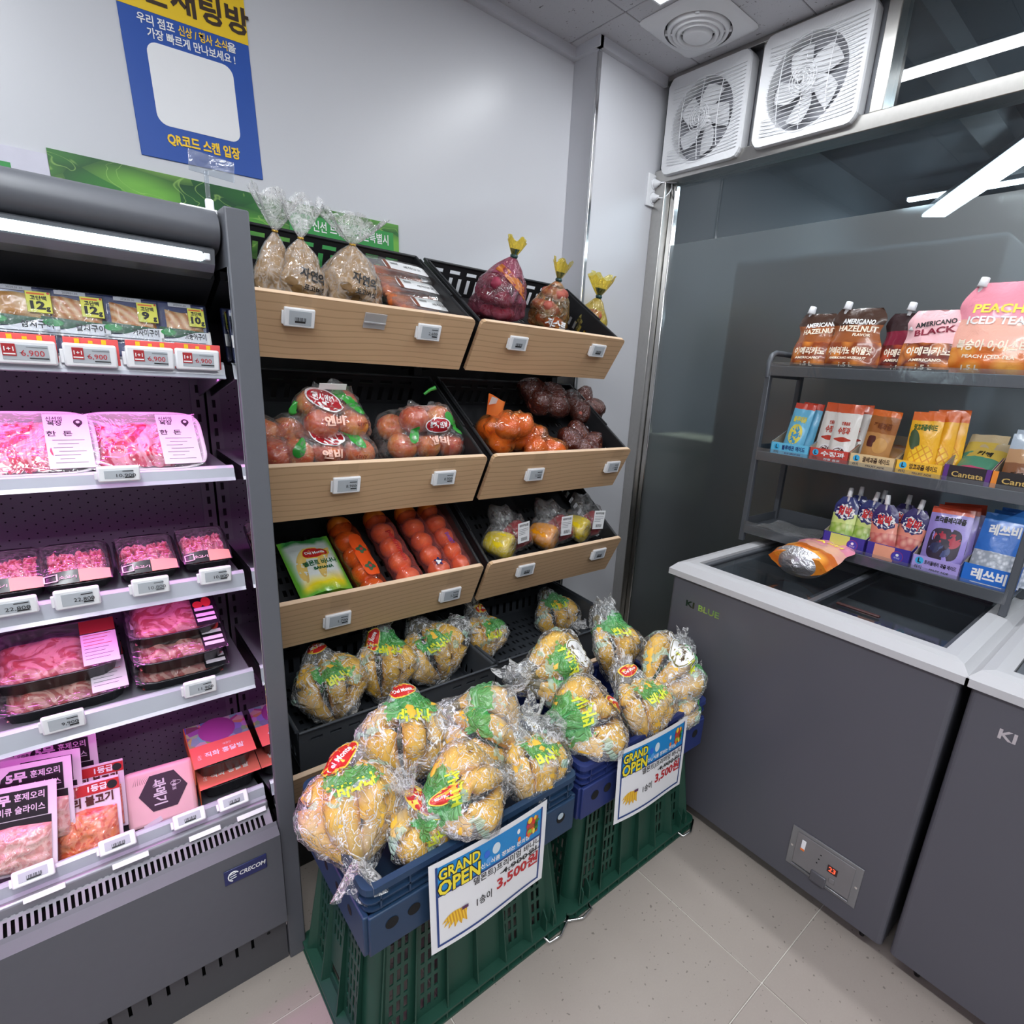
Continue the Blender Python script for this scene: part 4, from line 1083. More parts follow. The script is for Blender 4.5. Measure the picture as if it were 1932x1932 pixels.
# peach pouch lying on the freezer lid, silver base toward the shop
g = pouch_geo(.150, .20, .080, (.8, .7), .1, 31, crump=.004)
r = empty('drink_pouch', 'peach tea pouch lying on the freezer lid with its silver base showing', 'drink pouch', TR((1.290, -1.290, .886), 0, 84, 0, 1.18))
g.obj('pouch', M4, r); sf = Surf(g)
sf.text('PEACH', .026, mat('peach_yellow_ink'), r, (0, 0, .146), (0, -1, 0), (0, 0, 1), bold=.03, width=.095) if False else sf.text('PEACH', .026, mat('peach_yellow_ink', (250, 226, 90), .4), r, (0, 0, .146), (0, -1, 0), (0, 0, 1), bold=.03, width=.095)
def foil():
    n = NT('silver_foil'); o = n.obj(); return n.done(n.pbr(srgb((205, 205, 210)), .28, .85, n.bump(n.noise(o, 60, 3, .6, 1.5), .8, .006)))
FOIL = foil()
G().grid(lambda u, v: (.040*v*math.cos(u*2*PI)*1.0, .066*v*math.sin(u*2*PI), -.018*(1-v*v)+.010*v-.004*mnoise.noise(Vector((u*6, v*5, 0)))), 32, 8, True).obj('foil_base', FOIL, r)
spout(r, 0, .20, .0095)

def small_pouch(M, label, mt, lines=(), shapes=(), w=.062, h=.115, d=.028, cap=False, seed=0, group='slim pouches on the middle rack shelf', neck=None, waist=0):
    M = M @ Matrix.Diagonal((1.15, 1.12, 1.42, 1))
    g = pouch_geo(w, h, d, neck, waist, seed, nu=10, nv=12, crump=.0016)
    r = empty('drink_pouch', label, 'drink pouch', M, group); g.obj('pouch', mt, r); sf = Surf(g)
    for (fn, m, y, z, rot) in shapes: sf.shape(fn, m, r, (0, y, z), (0, -1, 0), (0, 0, 1), rot=rot, na=24, nr=3)
    for k, (b, size, m, y, z, wd, rot) in enumerate(lines): sf.text(b, size, m, r, (0, y, z), (0, -1, 0), (0, 0, 1), bold=.04, width=wd, rot=rot, eps=.0014)
    if cap: spout(r, 0, h-.004, .0062)
    return r
B1 = m_bands('blue_lemon_print', [(0, (236, 224, 90)), (.010, (110, 190, 226)), (.105, (210, 70, 50)), (.118, (200, 60, 40))])
B2 = m_bands('white_cinnamon_print', [(0, (232, 228, 222)), (.105, (214, 88, 44)), (.13, (214, 88, 44))])
B3 = m_bands('honey_pear_print', [(0, (196, 140, 80)), (.070, (160, 96, 44)), (.105, (226, 110, 40)), (.13, (226, 100, 40))], coat=.2)
B4 = m_bands('mango_print', [(0, (250, 186, 36)), (.105, (232, 110, 40)), (.13, (226, 100, 40))])
YLD = mat('lemon_yellow', (236, 220, 90), .4); BLL = mat('aqua_splash', (70, 160, 210), .4); CUP = mat('cinnamon_cup', (84, 34, 26), .35); MNG = None
def m_mango():
    n = NT('mango_cubes'); o = n.obj()
    w_ = n.n('TexBrick'); n.set(w_.inputs['Vector'], n.mp(o, (1,1,1), (math.radians(45), 0, 0))); 
    s_ = n.sep(n.mp(o, (1, 1, 1), (math.radians(38), 0, 0)))
    a = n.math('PINGPONG', s_[1], .006); b = n.math('PINGPONG', s_[2], .006)
    k = n.math('LESS_THAN', n.math('MINIMUM', a, b), .0012)
    return n.done(n.pbr(n.mix(k, srgb((252, 204, 40)), srgb((226, 150, 20))), .35, coat=.3))
MNG = m_mango()
y_ = RX+.05
small_pouch(TR((y_, -1.082, zm+.004), 4, 10, 0), 'light blue lemonade pouch in the blue carton', B1, [('블루레몬', .014, YLD, 0, .080, .040, 0)], [(ellf(.020, .024), YLD, 0, .046, 10), (ellf(.016, .021, .15, 5), BLL, 0, .042, 0)], h=.118, seed=2)
small_pouch(TR((y_+.03, -1.100, zm+.004), 3, 8, 0), 'second blue lemonade pouch half hidden in the blue carton', B1, h=.120, seed=3)
for i, (yy, xx, sd) in enumerate(((-1.196, .05, 4), (-1.245, .035, 5), (-1.262, .075, 6))):
    small_pouch(TR((RX+xx, yy, zm+.004), 2-2*i, 8, 0), ('white cinnamon punch pouch at the left of the red carton', 'front white cinnamon punch pouch with red lettering', 'white cinnamon punch pouch behind the front one')[i], B2, [('전통음료', .008, mat('rust_ink', (190, 60, 40), .5), 0, .082, .022, 0), ('수정과', .016, mat('rust_ink', (190, 60, 40), .5), 0, .066, .032, 0)], [(ellf(.021, .005, .1, 4), mat('rust_ink'  , (190, 60, 40), .5), 0, .048, 0), (ellf(.019, .014), WINK, 0, .020, 0), (ellf(.016, .010), CUP, 0, .020, 0)], w=.070, h=.125, seed=sd)
small_pouch(TR((RX+.045, -1.340, zm+.004), 3, 6, 0), 'tan honey pear pouch standing in the beige carton', B3, [('꿀배과즙', .014, mat('tan_ink', (120, 60, 20), .5), 0, .084, .046, 0)], [(ellf(.018, .016), mat('pear_tan', (214, 160, 90), .4), -.008, .045, 0), (ellf(.010, .012, 0, 4, 0, .5), CUP, .016, .052, 0)], w=.072, h=.118, seed=7)
small_pouch(TR((RX+.030, -1.360, zm+.010), 2, 62, 0), 'honey pear pouch fallen flat in the beige carton', B3, w=.066, h=.09, seed=8)
for i, (yy, xx) in enumerate(((-1.465, .030), (-1.495, .06), (-1.515, .085))):
    small_pouch(TR((RX+xx, yy, zm+.004), -2-1*i, 7, 0), ('front yellow mango pouch with cubed mango picture', 'second yellow mango pouch behind the front one', 'rearmost yellow mango pouch in the yellow carton')[i], B4, [('망고과즙에이드', .013, mat('green_ink', (50, 96, 40), .5), 0, .091, .052, 0)] if i == 0 else (), [(ellf(.012, .022), mat('mango_leaf', (70, 90, 60), .5), .018, .066, 20), (ellf(.027, .022), MNG, -.003, .036, 15)], w=.070, h=.122+.004*i, seed=9+i)
CP1 = m_bands('coffee_pack_print', [(0, (214, 90, 130)), (.02, (96, 160, 130)), (.05, (230, 196, 90)), (.08, (214, 190, 150))])
small_pouch(TR((RX+.035, -1.590, zm+.018), 6, 52, 0), 'multicoloured iced coffee pouch tipped back in the purple carton', CP1, [('카페', .014, INK, 0, .06, .03, 0)], w=.080, h=.105, seed=14)
small_pouch(TR((RX+.060, -1.596, zm+.030), -4, 50, 0), 'second iced coffee pouch under the tipped one in the purple carton', CP1, w=.078, h=.105, seed=15)
LT = m_bands('latte_print', [(0, (150, 96, 60)), (.045, (206, 160, 116)), (.07, (190, 205, 220)), (.12, (190, 205, 220))])
small_pouch(TR((RX+.045, -1.700, zm+.004), 0, 10, 0), 'pale latte pouch in the orange and black carton', LT, [('카페라떼', .014, BRN, 0, .022, .05, 0)], w=.085, h=.098, seed=16)
small_pouch(TR((RX+.085, -1.700, zm+.004), 0, 6, 0), 'second latte pouch behind the first in the orange and black carton', LT, w=.085, h=.104, seed=18)
# bottom shelf
LM = m_bands('lime_pouch_print', [(0, (186, 206, 96)), (.050, (206, 222, 130)), (.074, (50, 60, 120)), (.12, (130, 170, 60))], photo=[(0, .05, (226, 236, 170), (140, 180, 60), 60)])
PM = m_bands('grapefruit_pouch_print', [(0, (220, 130, 120)), (.050, (236, 150, 130)), (.074, (60, 50, 110)), (.12, (190, 80, 90))], photo=[(0, .05, (246, 190, 170), (200, 90, 90), 60)])
WB = ellf(.026, .016, .07, 12)
RBK = mat('burst_red', (206, 40, 46), .4)
for i, (xx, yy, mt, lab) in enumerate(((.030, -1.300, LM, 'front left lime spout pouch in the navy carton'), (.045, -1.352, LM, 'front right lime spout pouch in the navy carton'), (.085, -1.312, LM, 'rear left lime spout pouch in the navy carton'), (.100, -1.360, LM, 'rear right lime spout pouch in the navy carton'),
        (.028, -1.428, PM, 'left grapefruit spout pouch in the navy and peach carton'), (.050, -1.476, PM, 'front grapefruit spout pouch with red lettering'), (.095, -1.440, PM, 'rear grapefruit spout pouch in the navy and peach carton'))):
    small_pouch(TR((RX+xx, yy, zb+.004), (-4, 3, -2, 3, -8, 4, 0)[i], 16 if i < 2 else 10, 0), lab, mt, [('얼박', .021, RBK, 0, .078, .036, -6)], [(ellf(.030, .019, .1, 14), mat('burst_navy', (40, 36, 100), .4), 0, .078, -6), (WB, WINK, 0, .078, -6)], w=.064, h=.112, cap=True, seed=20+i, neck=(.82, .5), group='small spout pouches on the bottom rack shelf')
BR = m_bands('berry_print', [(0, (156, 140, 214)), (.118, (214, 80, 50)), (.15, (206, 70, 46))])
RSP = mat('raspberry', (176, 40, 66), .35); BLB = mat('blueberry', (40, 44, 84), .35); DKP = mat('berry_backdrop', (40, 24, 50), .4)
for i in range(3):
    small_pouch(TR((RX+.028+.03*i, -1.578-.012*i, zb+.004), -3-2*i, 16, 0), ('front lilac berry pouch with raspberries and blueberries', 'second lilac berry pouch behind the front one', 'rearmost berry pouch in the lilac carton')[i], BR,
        [('트리플베리과즙', .013, INK, 0, .104, .066, 0), ('FRUIT ADE', .008, DKP, 0, .016, .04, 0)] if i == 0 else (), [(ellf(.034, .032, 0, 4, 0, .5), DKP, 0, .056, 0), (ellf(.013, .012), RSP, .012, .070, 0), (ellf(.017, .015), RSP, -.016, .064, 10), (ellf(.013, .012), BLB, .014, .048, 0), (ellf(.014, .012), mat('blueberry_light', (74, 84, 130), .4), -.004, .042, 0)], w=.090, h=.130+.004*i, seed=30+i, group='berry pouches in the lilac carton')
IC = m_bands('ice_blue_print', [(0, (190, 196, 206)), (.062, (40, 110, 200)), (.12, (60, 130, 214)), (.16, (60, 130, 214))], photo=[(0, .062, (236, 240, 246), (150, 158, 170), 120)])
for i in range(3):
    small_pouch(TR((RX+.030+.03*i, -1.694-.01*i, zb+.004), 0, 17, 0), ('front blue and silver ice pouch in the bright blue carton', 'second blue ice pouch behind the front one', 'rearmost blue ice pouch in the bright blue carton')[i], IC, [('레쓰비', .022, WINK, 0, .104, .060, 3)] if i == 0 else (), w=.094, h=.136+.004*i, seed=40+i, group='ice pouches in the bright blue carton')
# ================================================================== harvest crates with bagged bananas
GRN = mat('crate_green', (30, 70, 57), .42, var=.08, scale=12)
BLU = mat('crate_blue', (33, 58, 86), .42, var=.08, scale=12)
BLU2 = mat('crate_royal_blue', (36, 50, 104), .42, var=.08, scale=12)
def green_crate(cx, cy, label, rz=0):
    r = empty('harvest_crate', label, 'crate', TR((cx, cy, 0), 0, 0, rz), 'upturned green crates on the floor')
    a0, b0, a1, b1, z0, z1 = .252, .158, .225, .138, .028, .355
    def P(face, u, v, off=0):
        k = (v-z0)/(z1-z0); a = a0+(a1-a0)*k+off; b = b0+(b1-b0)*k+off
        if face == 0: return (u*a/a0, -b, v)
        if face == 1: return (u*a/a0, b, v)
        if face == 2: return (-a, u*b/b0, v)
        return (a, u*b/b0, v)
    for face in range(4):
        A = a0 if face < 2 else b0; ex = A-.035
        hs = []
        npn = 6 if face < 2 else 3; pw = 2*ex/npn
        for p in range(npn):
            u0 = -ex+p*pw
            rows = range(7)
            if npn == 6 and p in (2, 3): rows = (4, 5, 6)
            if npn == 3 and p == 1: rows = (3, 4, 5, 6)
            ns = int((pw-.014)/.0165)
            for q in range(ns):
                for w_ in rows:
                    uu = u0+.010+q*.0165; vv = .050+w_*.039
                    hs.append((uu, uu+.0088, vv, vv+.029))
        if npn == 3: hs.append((-pw*.42, pw*.42, .052, .085))
        G().holed([-ex, ex], [z0, z1], hs, lambda u, v: P(face, u, v), .003).obj('side_wall', GRN, r)
        g = G()
        for p in range(npn+1):
            u = -ex+p*pw; t = .0015
            o1 = .012
            pts = [P(face, u-t, z0), P(face, u+t, z0), P(face, u+t, z1), P(face, u-t, z1)]
            pto = [P(face, u-t, z0, .020), P(face, u+t, z0, .020), P(face, u+t, z1, .004), P(face, u-t, z1, .004)]
            mid_ = [P(face, u-t, .09, .006), P(face, u+t, .09, .006)]
            g.add(pts+pto, [(4,5,6,7), (0,4,7,3), (1,2,6,5)], False)
        if face == 0 or face == 1:
            for u in (-ex-.006, -ex+.018, ex-.018, ex+.006):
                s_ = -1 if face == 0 else 1
                g.prism([(s_*(b0-.004), z0), (s_*(b0+.020), z0), (s_*(b0+.020), .07), (s_*(b0+.004), .09)], 'x', u-.0015, u+.0015)
        g.obj('ribs', GRN, r, kind='stuff')
    # rounded corners
    g = G()
    for sx in (-1, 1):
        for sy in (-1, 1):
            def cf(u, v):
                z = z0+(z1-z0)*v; a = a0+(a1-a0)*v-.035; b = b0+(b1-b0)*v-.035; t = u*PI/2
                return (sx*(a+.035*math.sin(t)), sy*(b+.035*math.cos(t)), z)
            g.grid(cf, 6, 4)
    g.obj('corner_posts', GRN, r, kind='stuff')
    # base flange, thin double lip with webs
    g = G(); A, B = .276, .182
    def rr(A, B, rad, z):
        o = []
        for cx_, cy_, a in ((A-rad, B-rad, 0), (-A+rad, B-rad, 90), (-A+rad, -B+rad, 180), (A-rad, -B+rad, 270)):
            for k in range(6):
                t = math.radians(a+k*18); o.append((cx_+rad*math.cos(t), cy_+rad*math.sin(t), z))
        return o
    rings = [rr(A, B, .022, .0), rr(A, B, .022, .006), rr(A-.010, B-.010, .02, .006), rr(A-.010, B-.010, .02, .024), rr(A, B, .022, .024), rr(A, B, .022, .030), rr(a0-.01, b0-.01, .03, .032)]
    n = 24; vs = [p for q in rings for p in q]
    g.add(vs, [(j*n+i, j*n+(i+1)%n, (j+1)*n+(i+1)%n, (j+1)*n+i) for j in range(len(rings)-1) for i in range(n)], False)
    for k in range(13):
        x = -A+.03+k*(2*A-.06)/12
        for s_ in (-1, 1): g.box((x-.0015, s_*(B-.006)-.005, .006), (x+.0015, s_*(B-.006)+.005, .024))
    g.obj('base_flange', GRN, r)
    G().box((-a1+.005, -b1+.005, z1-.004), (a1-.005, b1-.005, z1)).obj('top_plate', GRN, r)
    for sx in (-1, 1):
        g = G().tube([(sx*.195, -B+.02, .014), (sx*.200, -B-.010, .010), (sx*.235, -B-.014, .009), (sx*(A+.006), -B+.010, .009), (sx*(A+.004), -B+.045, .012)], .0035, 8)
        g.obj('steel_handle', CHROME, r)
    return r
def blue_crate(cx, cy, m, label, rz=0):
    """shallow stacking crate, rim at z .50, nested over the green one"""
    r = empty('banana_crate', label, 'crate', TR((cx, cy, 0), 0, 0, rz), 'blue crates of bagged bananas')
    A, B, Z = .250, .168, .500
    def rr(A, B, rad, z):
        o = []
        for cx_, cy_, a in ((A-rad, B-rad, 0), (-A+rad, B-rad, 90), (-A+rad, -B+rad, 180), (A-rad, -B+rad, 270)):
            for k in range(5):
                t = math.radians(a+k*22.5); o.append((cx_+rad*math.cos(t), cy_+rad*math.sin(t), z))
        return o
    def rings(g, R):
        n = 20; vs = [p for q in R for p in q]
        g.add(vs, [(j*n+i, j*n+(i+1)%n, (j+1)*n+(i+1)%n, (j+1)*n+i) for j in range(len(R)-1) for i in range(n)], False)
    g = G()
    rings(g, [rr(A-.022, B-.022, .012, .375), rr(A-.016, B-.016, .014, Z-.004), rr(A-.014, B-.014, .014, Z), rr(A, B, .020, Z), rr(A+.001, B+.001, .02, Z-.012), rr(A-.006, B-.006, .018, Z-.014),
              rr(A-.008, B-.008, .018, Z-.030), rr(A-.001, B-.001, .02, Z-.031), rr(A-.001, B-.001, .02, Z-.034), rr(A-.009, B-.009, .018, Z-.036), rr(A-.010, B-.010, .018, Z-.050), rr(A-.004, B-.004, .02, Z-.051), rr(A-.004, B-.004, .02, Z-.055), rr(A-.014, B-.014, .018, Z-.057), rr(A-.018, B-.018, .016, .365)])
    g.obj('shell', m, r)
    G().box((-A+.025, -B+.025, .372), (A-.025, B-.025, .378)).obj('bottom', m, r)
    for k in range(9):
        x = -A+.03+k*(2*A-.06)/8
        g = G()
        for s_ in (-1, 1): g.box((x-.0015, s_*(B-.012)-.011, Z-.052), (x+.0015, s_*(B-.012)+.011, Z-.012))
        g.obj('web', m, r, kind='stuff')
    for k in range(6):
        y = -B+.03+k*(2*B-.06)/5
        g = G()
        for s_ in (-1, 1): g.box((s_*(A-.012)-.011, y-.0015, Z-.052), (s_*(A-.012)+.011, y+.0015, Z-.012))
        g.obj('web', m, r, kind='stuff')
    # apron with round holes at both front corners and sides
    for (x0, x1) in ((-A+.006, -A+.150), (A-.150, A-.006)):
        q = G().rbox((x0, -B-.001, .352), (x1, -B+.010, Z-.060), .003).obj('apron', m, r)
        sgn = 1 if x0 < 0 else -1
        for xx in ((x0+.042, x0+.085) if x0 < 0 else (x1-.042,)):
            G().disc((xx, -B-.0018, .405), .0125, 'y', 20).obj('hole', BLACK, q)
    if cx < .4: G().disc((A-.05, -B-.0025, .412), .0085, 'y', 20).obj('stud', mat('clear_stud', (170, 185, 195), .2), r)
    g = G()
    for s_ in (-1, 1): g.rbox((s_*(A-.004)-.006, -B+.006, .352), (s_*(A-.004)+.006, B-.006, Z-.060), .003)
    g.obj('side_apron', m, r, kind='stuff')
    for s_ in (-1, 1):
        for yy in (-.10, -.04, .02, .08): G().disc((s_*(A+.0025), yy, .405), .010, 'x', 14).obj('hole', BLACK, r)
    g = G()
    for s_ in (-1, 1):
        for xx in (-.12, -.02, .10): g.rbox((xx-.012, s_*(B-.018)-.004, Z-.055), (xx+.012, s_*(B-.018)+.001, Z-.030), .002)
    g.obj('inner_clips', m, r, kind='stuff')
    return r
green_crate(.268, -1.036, 'upturned dark green harvest crate on the floor, nearer the meat case')
green_crate(.815, -1.036, 'upturned dark green harvest crate on the floor, beside the freezer')
blue_crate(.2565, -1.071, BLU, 'slate blue crate of bagged bananas nearer the meat case')
blue_crate(.7745, -1.066, BLU2, 'royal blue crate of bagged bananas beside the freezer')
G().rbox((.527, -1.06, .5005), (.539, -.955, .5025), .0005).obj('yellow_strip', mat('strip_yellow', (236, 200, 50), .4), None, None, 'thin yellow strip stuck on the rim between the two blue crates', 'sticker')

# ------------------------------------------------------------------ GRAND OPEN signs
CY = mat('sign_sky_blue', (28, 136, 204), .4, var=.02); NV = mat('sign_navy', (30, 64, 128), .4, var=.02); SY = mat('sign_yellow', (246, 226, 60), .4)
def m_bprint():
    n = NT('printed_banana'); o = n.obj()
    w_ = n.n('TexWave', wave_type='BANDS', bands_direction='X'); n.set(w_.inputs['Vector'], n.mp(o, (1, 1, .35), (0, .5, 0))); w_.inputs['Scale'].default_value = 60; w_.inputs['Distortion'].default_value = 1.5
    return n.done(n.pbr(n.mix(w_.outputs[1], srgb((250, 206, 60)), srgb((212, 150, 40))), .5))
BPR = m_bprint()
def sale_sign(TL, TRr, BRr, BL, label):
    TL, TRr, BRr, BL = [Vector(p) for p in (TL, TRr, BRr, BL)]
    r = empty('price_sign', label, 'sign', Matrix.Translation((TL+BRr)/2), 'GRAND OPEN price signs hung on the blue crates')
    O = (TL+BRr)/2
    def P(u, v, e=0):     # u 0..1 left-right, v 0..1 bottom-top
        p = BL.lerp(BRr, u).lerp(TL.lerp(TRr, u), v) - O
        p.y -= .006*math.sin(u*PI)*(.3+.7*v) + .004*(1-v)**2*math.sin(u*5) + e
        return p
    G().grid(lambda u, v: P(u, v), 16, 12).obj('paper', mat('sign_paper', (236, 236, 238), .55, var=.01), r)
    def patch(pts_fn, nu, nv, e, m, name):
        G().grid(lambda u, v: P(*pts_fn(u, v), e), nu, nv).obj(name, m, r)
    m_, mt = .045, .05
    patch(lambda u, v: (m_+(1-2*m_)*u, .635+(.94-.635)*v + (.0 if v > .5 else 0)), 14, 4, .0005, CY, 'sky_band')
    for a in ((m_, 1-m_, .05, .075), (m_, 1-m_, .615, .638), (m_, m_+.016, .05, .95), (1-m_-.016, 1-m_, .05, .95)):
        patch(lambda u, v, a=a: (a[0]+(a[1]-a[0])*u, a[2]+(a[3]-a[2])*v), 14 if a[1]-a[0] > .1 else 1, 1 if a[1]-a[0] > .1 else 10, .0008, NV, 'border')
    W_ = (TRr-TL).length; H_ = (TL-BL).length
    def tx(b, size, m, u, v, wd=None, bold=.03, e=.0012, shear=0, sx=1):
        vs, fs = text_mesh(b, bold, 'CENTER', shear)
        k = 1
        if wd: k = wd*W_/((max(q[0] for q in vs)-min(q[0] for q in vs))*size)
        G().add([P(u+x*size*k*sx/W_, v+y*size/H_, e) for x, y in vs], fs).obj('lettering', m, r)
    tx('GRAND', .036, INK, .225, .845, .33, .075, .0011); tx('GRAND', .035, SY, .225, .845, .315, .03, .0016)
    tx('OPEN', .047, INK, .225, .69, .34, .075, .0011); tx('OPEN', .046, SY, .225, .69, .325, .03, .0016)
    tx('신선식품 장보는 편의점', .0135, WINK, .61, .685, .44, .03)
    tx('델몬트)프리미엄 바나나', .020, INK, .64, .560, .62, .012)
    tx('4,900원', .019, INK, .75, .470, .34, .01)
    patch(lambda u, v: (.56+.39*u, .468+.010*v), 4, 1, .0018, INK, 'strike_line')
    tx('3,500원', .036, REDINK, .735, .35, .40, .03)
    tx('1송이', .024, INK, .42, .30, .13, .01)
    # bananas picture
    def bp(t, i, s_):
        return None
    for i in range(6):
        th = math.radians(198+i*15); ln = .115+.012*math.sin(i*.9)
        def cv(u, v, th=th, ln=ln, i=i):
            t = v; bx = math.cos(th); bz = math.sin(th); bow = .022*math.sin(t*PI)
            wd = (.013*math.sin(min(1, t*.95+.10)*PI)**.7+.002)*(u-.5)*2
            x = ln*t*bx - bow*bz*-.6 - bz*wd; z = ln*t*bz + bow*abs(bx)*.8 + bx*wd
            return (.245+x*.9/.62+(.02*i/5), .345+z*.9/.62*1.0)
        patch(cv, 2, 10, .0010+.0002*i, BPR, 'banana_print')
    patch(lambda u, v: (.235+.05*u, .335+.035*v), 1, 1, .0024, mat('print_purple', (90, 50, 90), .5), 'stem_print')
    # balloons, fruit basket
    def ell(cu, cv_, ru, rv, m, e=.0012, nm='balloon_print'):
        G().add([P(cu, cv_, e)]+[P(cu+ru*math.cos(k*PI/10), cv_+rv*math.sin(k*PI/10), e) for k in range(20)], [(0, 1+k, 1+(k+1) % 20) for k in range(20)]).obj(nm, m, r)
    ell(.52, .81, .034, .062, mat('balloon_white', (214, 230, 238), .4)); ell(.44, .80, .024, .042, mat('balloon_blue', (50, 110, 214), .4)); ell(.46, .72, .026, .036, mat('balloon_sky', (90, 160, 226), .4), .0013)
    cols = [(214, 60, 50), (250, 200, 60), (60, 140, 50), (240, 120, 40), (200, 50, 90), (40, 90, 40), (244, 226, 90), (150, 190, 60)]
    rnd = random.Random(5)
    patch(lambda u, v: (.80+.11*u, .70+.19*v), 2, 2, .0010, mat('fruit_base', (180, 90, 50), .5), 'fruit_print')
    for i in range(14): ell(.805+rnd.random()*.10, .71+rnd.random()*.19, .012+rnd.random()*.012, .016+rnd.random()*.02, mat('fruit_%d' % (i % 8), cols[i % 8], .5), .0014+i*.0001, 'fruit_print')
    ell(.72, .84, .014, .03, WINK, .0012, 'character_free_dot'.replace('character_free_', 'white_')); ell(.73, .74, .015, .028, mat('fruit_3', cols[3], .5), .0012, 'orange_dot')
    return r
sale_sign((.114, -1.262, .510), (.392, -1.262, .508), (.400, -1.258, .284), (.122, -1.262, .291), 'GRAND OPEN banana price sign on the slate blue crate nearer the meat case')
sale_sign((.617, -1.256, .520), (.892, -1.256, .510), (.916, -1.252, .270), (.630, -1.256, .298), 'GRAND OPEN banana price sign on the royal blue crate beside the freezer')

# ------------------------------------------------------------------ bananas
def m_banana():
    n = NT('banana_peel'); o = n.obj()
    f = n.noise(o, 22, 3, .6); s_ = n.noise(n.mp(o, (1, 1, .6)), 130, 3, .7)
    c = n.mix(f, srgb((246, 198, 78)), srgb((234, 178, 60)))
    c = n.mix(n.ramp(s_, [(.70, 0), (.76, .6)]), c, srgb((140, 92, 40)))
    return n.done(n.pbr(c, .42))
BAN = m_banana(); STEM = mat('banana_stem', (120, 104, 50), .6)
def banana_path(phi, rad0, L, curve, n=12):
    """starts at crown (0,0,0), goes down and bows out in direction phi"""
    d = Vector((math.cos(phi), math.sin(phi), 0)); P = []
    for i in range(n+1):
        t = i/n; out = rad0*math.sin(min(1, t*1.6)*PI/2) + curve*math.sin(t*PI)**.9*.5
        P.append(d*out + Vector((0, 0, -L*t)) - d*curve*.55*max(0, t-.62)**1.5*3)
    return P
BR_ = [.0055, .0062, .0092, .0160, .0192, .0202, .0205, .0203, .0198, .0184, .0152, .0088, .0040]
def banana_mesh(P):
    g = G(); vs = []; n = 7; rs = BR_
    path = P
    for i, p in enumerate(path):
        t = (path[min(i+1, len(path)-1)]-path[max(i-1, 0)]).normalized(); a = t.cross(Vector((.01, .0, 1)) if abs(t.z) < .9 else Vector((1, .2, 0))).normalized(); b = t.cross(a)
        for k in range(10):
            an = k*2*PI/10; rr = rs[i]*(1+.06*math.cos(5*an))
            vs.append(p+a*math.cos(an)*rr+b*math.sin(an)*rr)
    fs = [(i*10+k, i*10+(k+1)%10, (i+1)*10+(k+1)%10, (i+1)*10+k) for i in range(len(path)-1) for k in range(10)]
    fs += [tuple(range(10))[::-1], tuple(range((len(path)-1)*10, len(path)*10))]
    m_ = [1 if i < 2 else 0 for i in range(len(path)-1) for k in range(10)] + [1, 1]
    g.add(vs, fs, True); g.m = m_; g.m[-1] = 1
    return g
def hull_film(pts, seed, pad=.006, nu=56, nv=34, amp=.006, power=3.0, tail=None, base_flat=None, fine=.003):
    """film pulled round the contents: radial skin about the centroid with creases"""
    P = np.array([tuple(p) for p in pts]); c = P.mean(0); Q = P-c; R_ = np.linalg.norm(Q, axis=1)+1e-9; U = Q/R_[:, None]
    rnd = random.Random(seed)
    def f(u, v):
        th = v*PI; ph = u*2*PI
        d = np.array([math.sin(th)*math.cos(ph), math.sin(th)*math.sin(ph), math.cos(th)])
        k = np.clip(U@d, 0, 1)**power
        r_ = float((R_*k).max())+pad
        V_ = Vector(d)
        a = mnoise.noise(V_*3.2+Vector((seed, 0, 0))); b = mnoise.noise(V_*7.5+Vector((0, seed, 0)))
        e = abs(mnoise.noise(V_*13+Vector((0, 0, seed))))
        r_ += amp*(a*1.0+b*.6) + fine*(.5-e*2)
        if tail:
            for (td, tl, tw) in tail:
                q = max(0, V_.dot(Vector(td).normalized())); 
                if q > .0: r_ += tl*q**tw*(1+.25*math.sin(ph*9+th*4))
        p = c+d*r_
        if base_flat is not None and p[2] < base_flat: p[2] = base_flat+(p[2]-base_flat)*.15
        return tuple(p)
    g = G(); g.grid(f, nu, nv, True); return g, Vector(c)
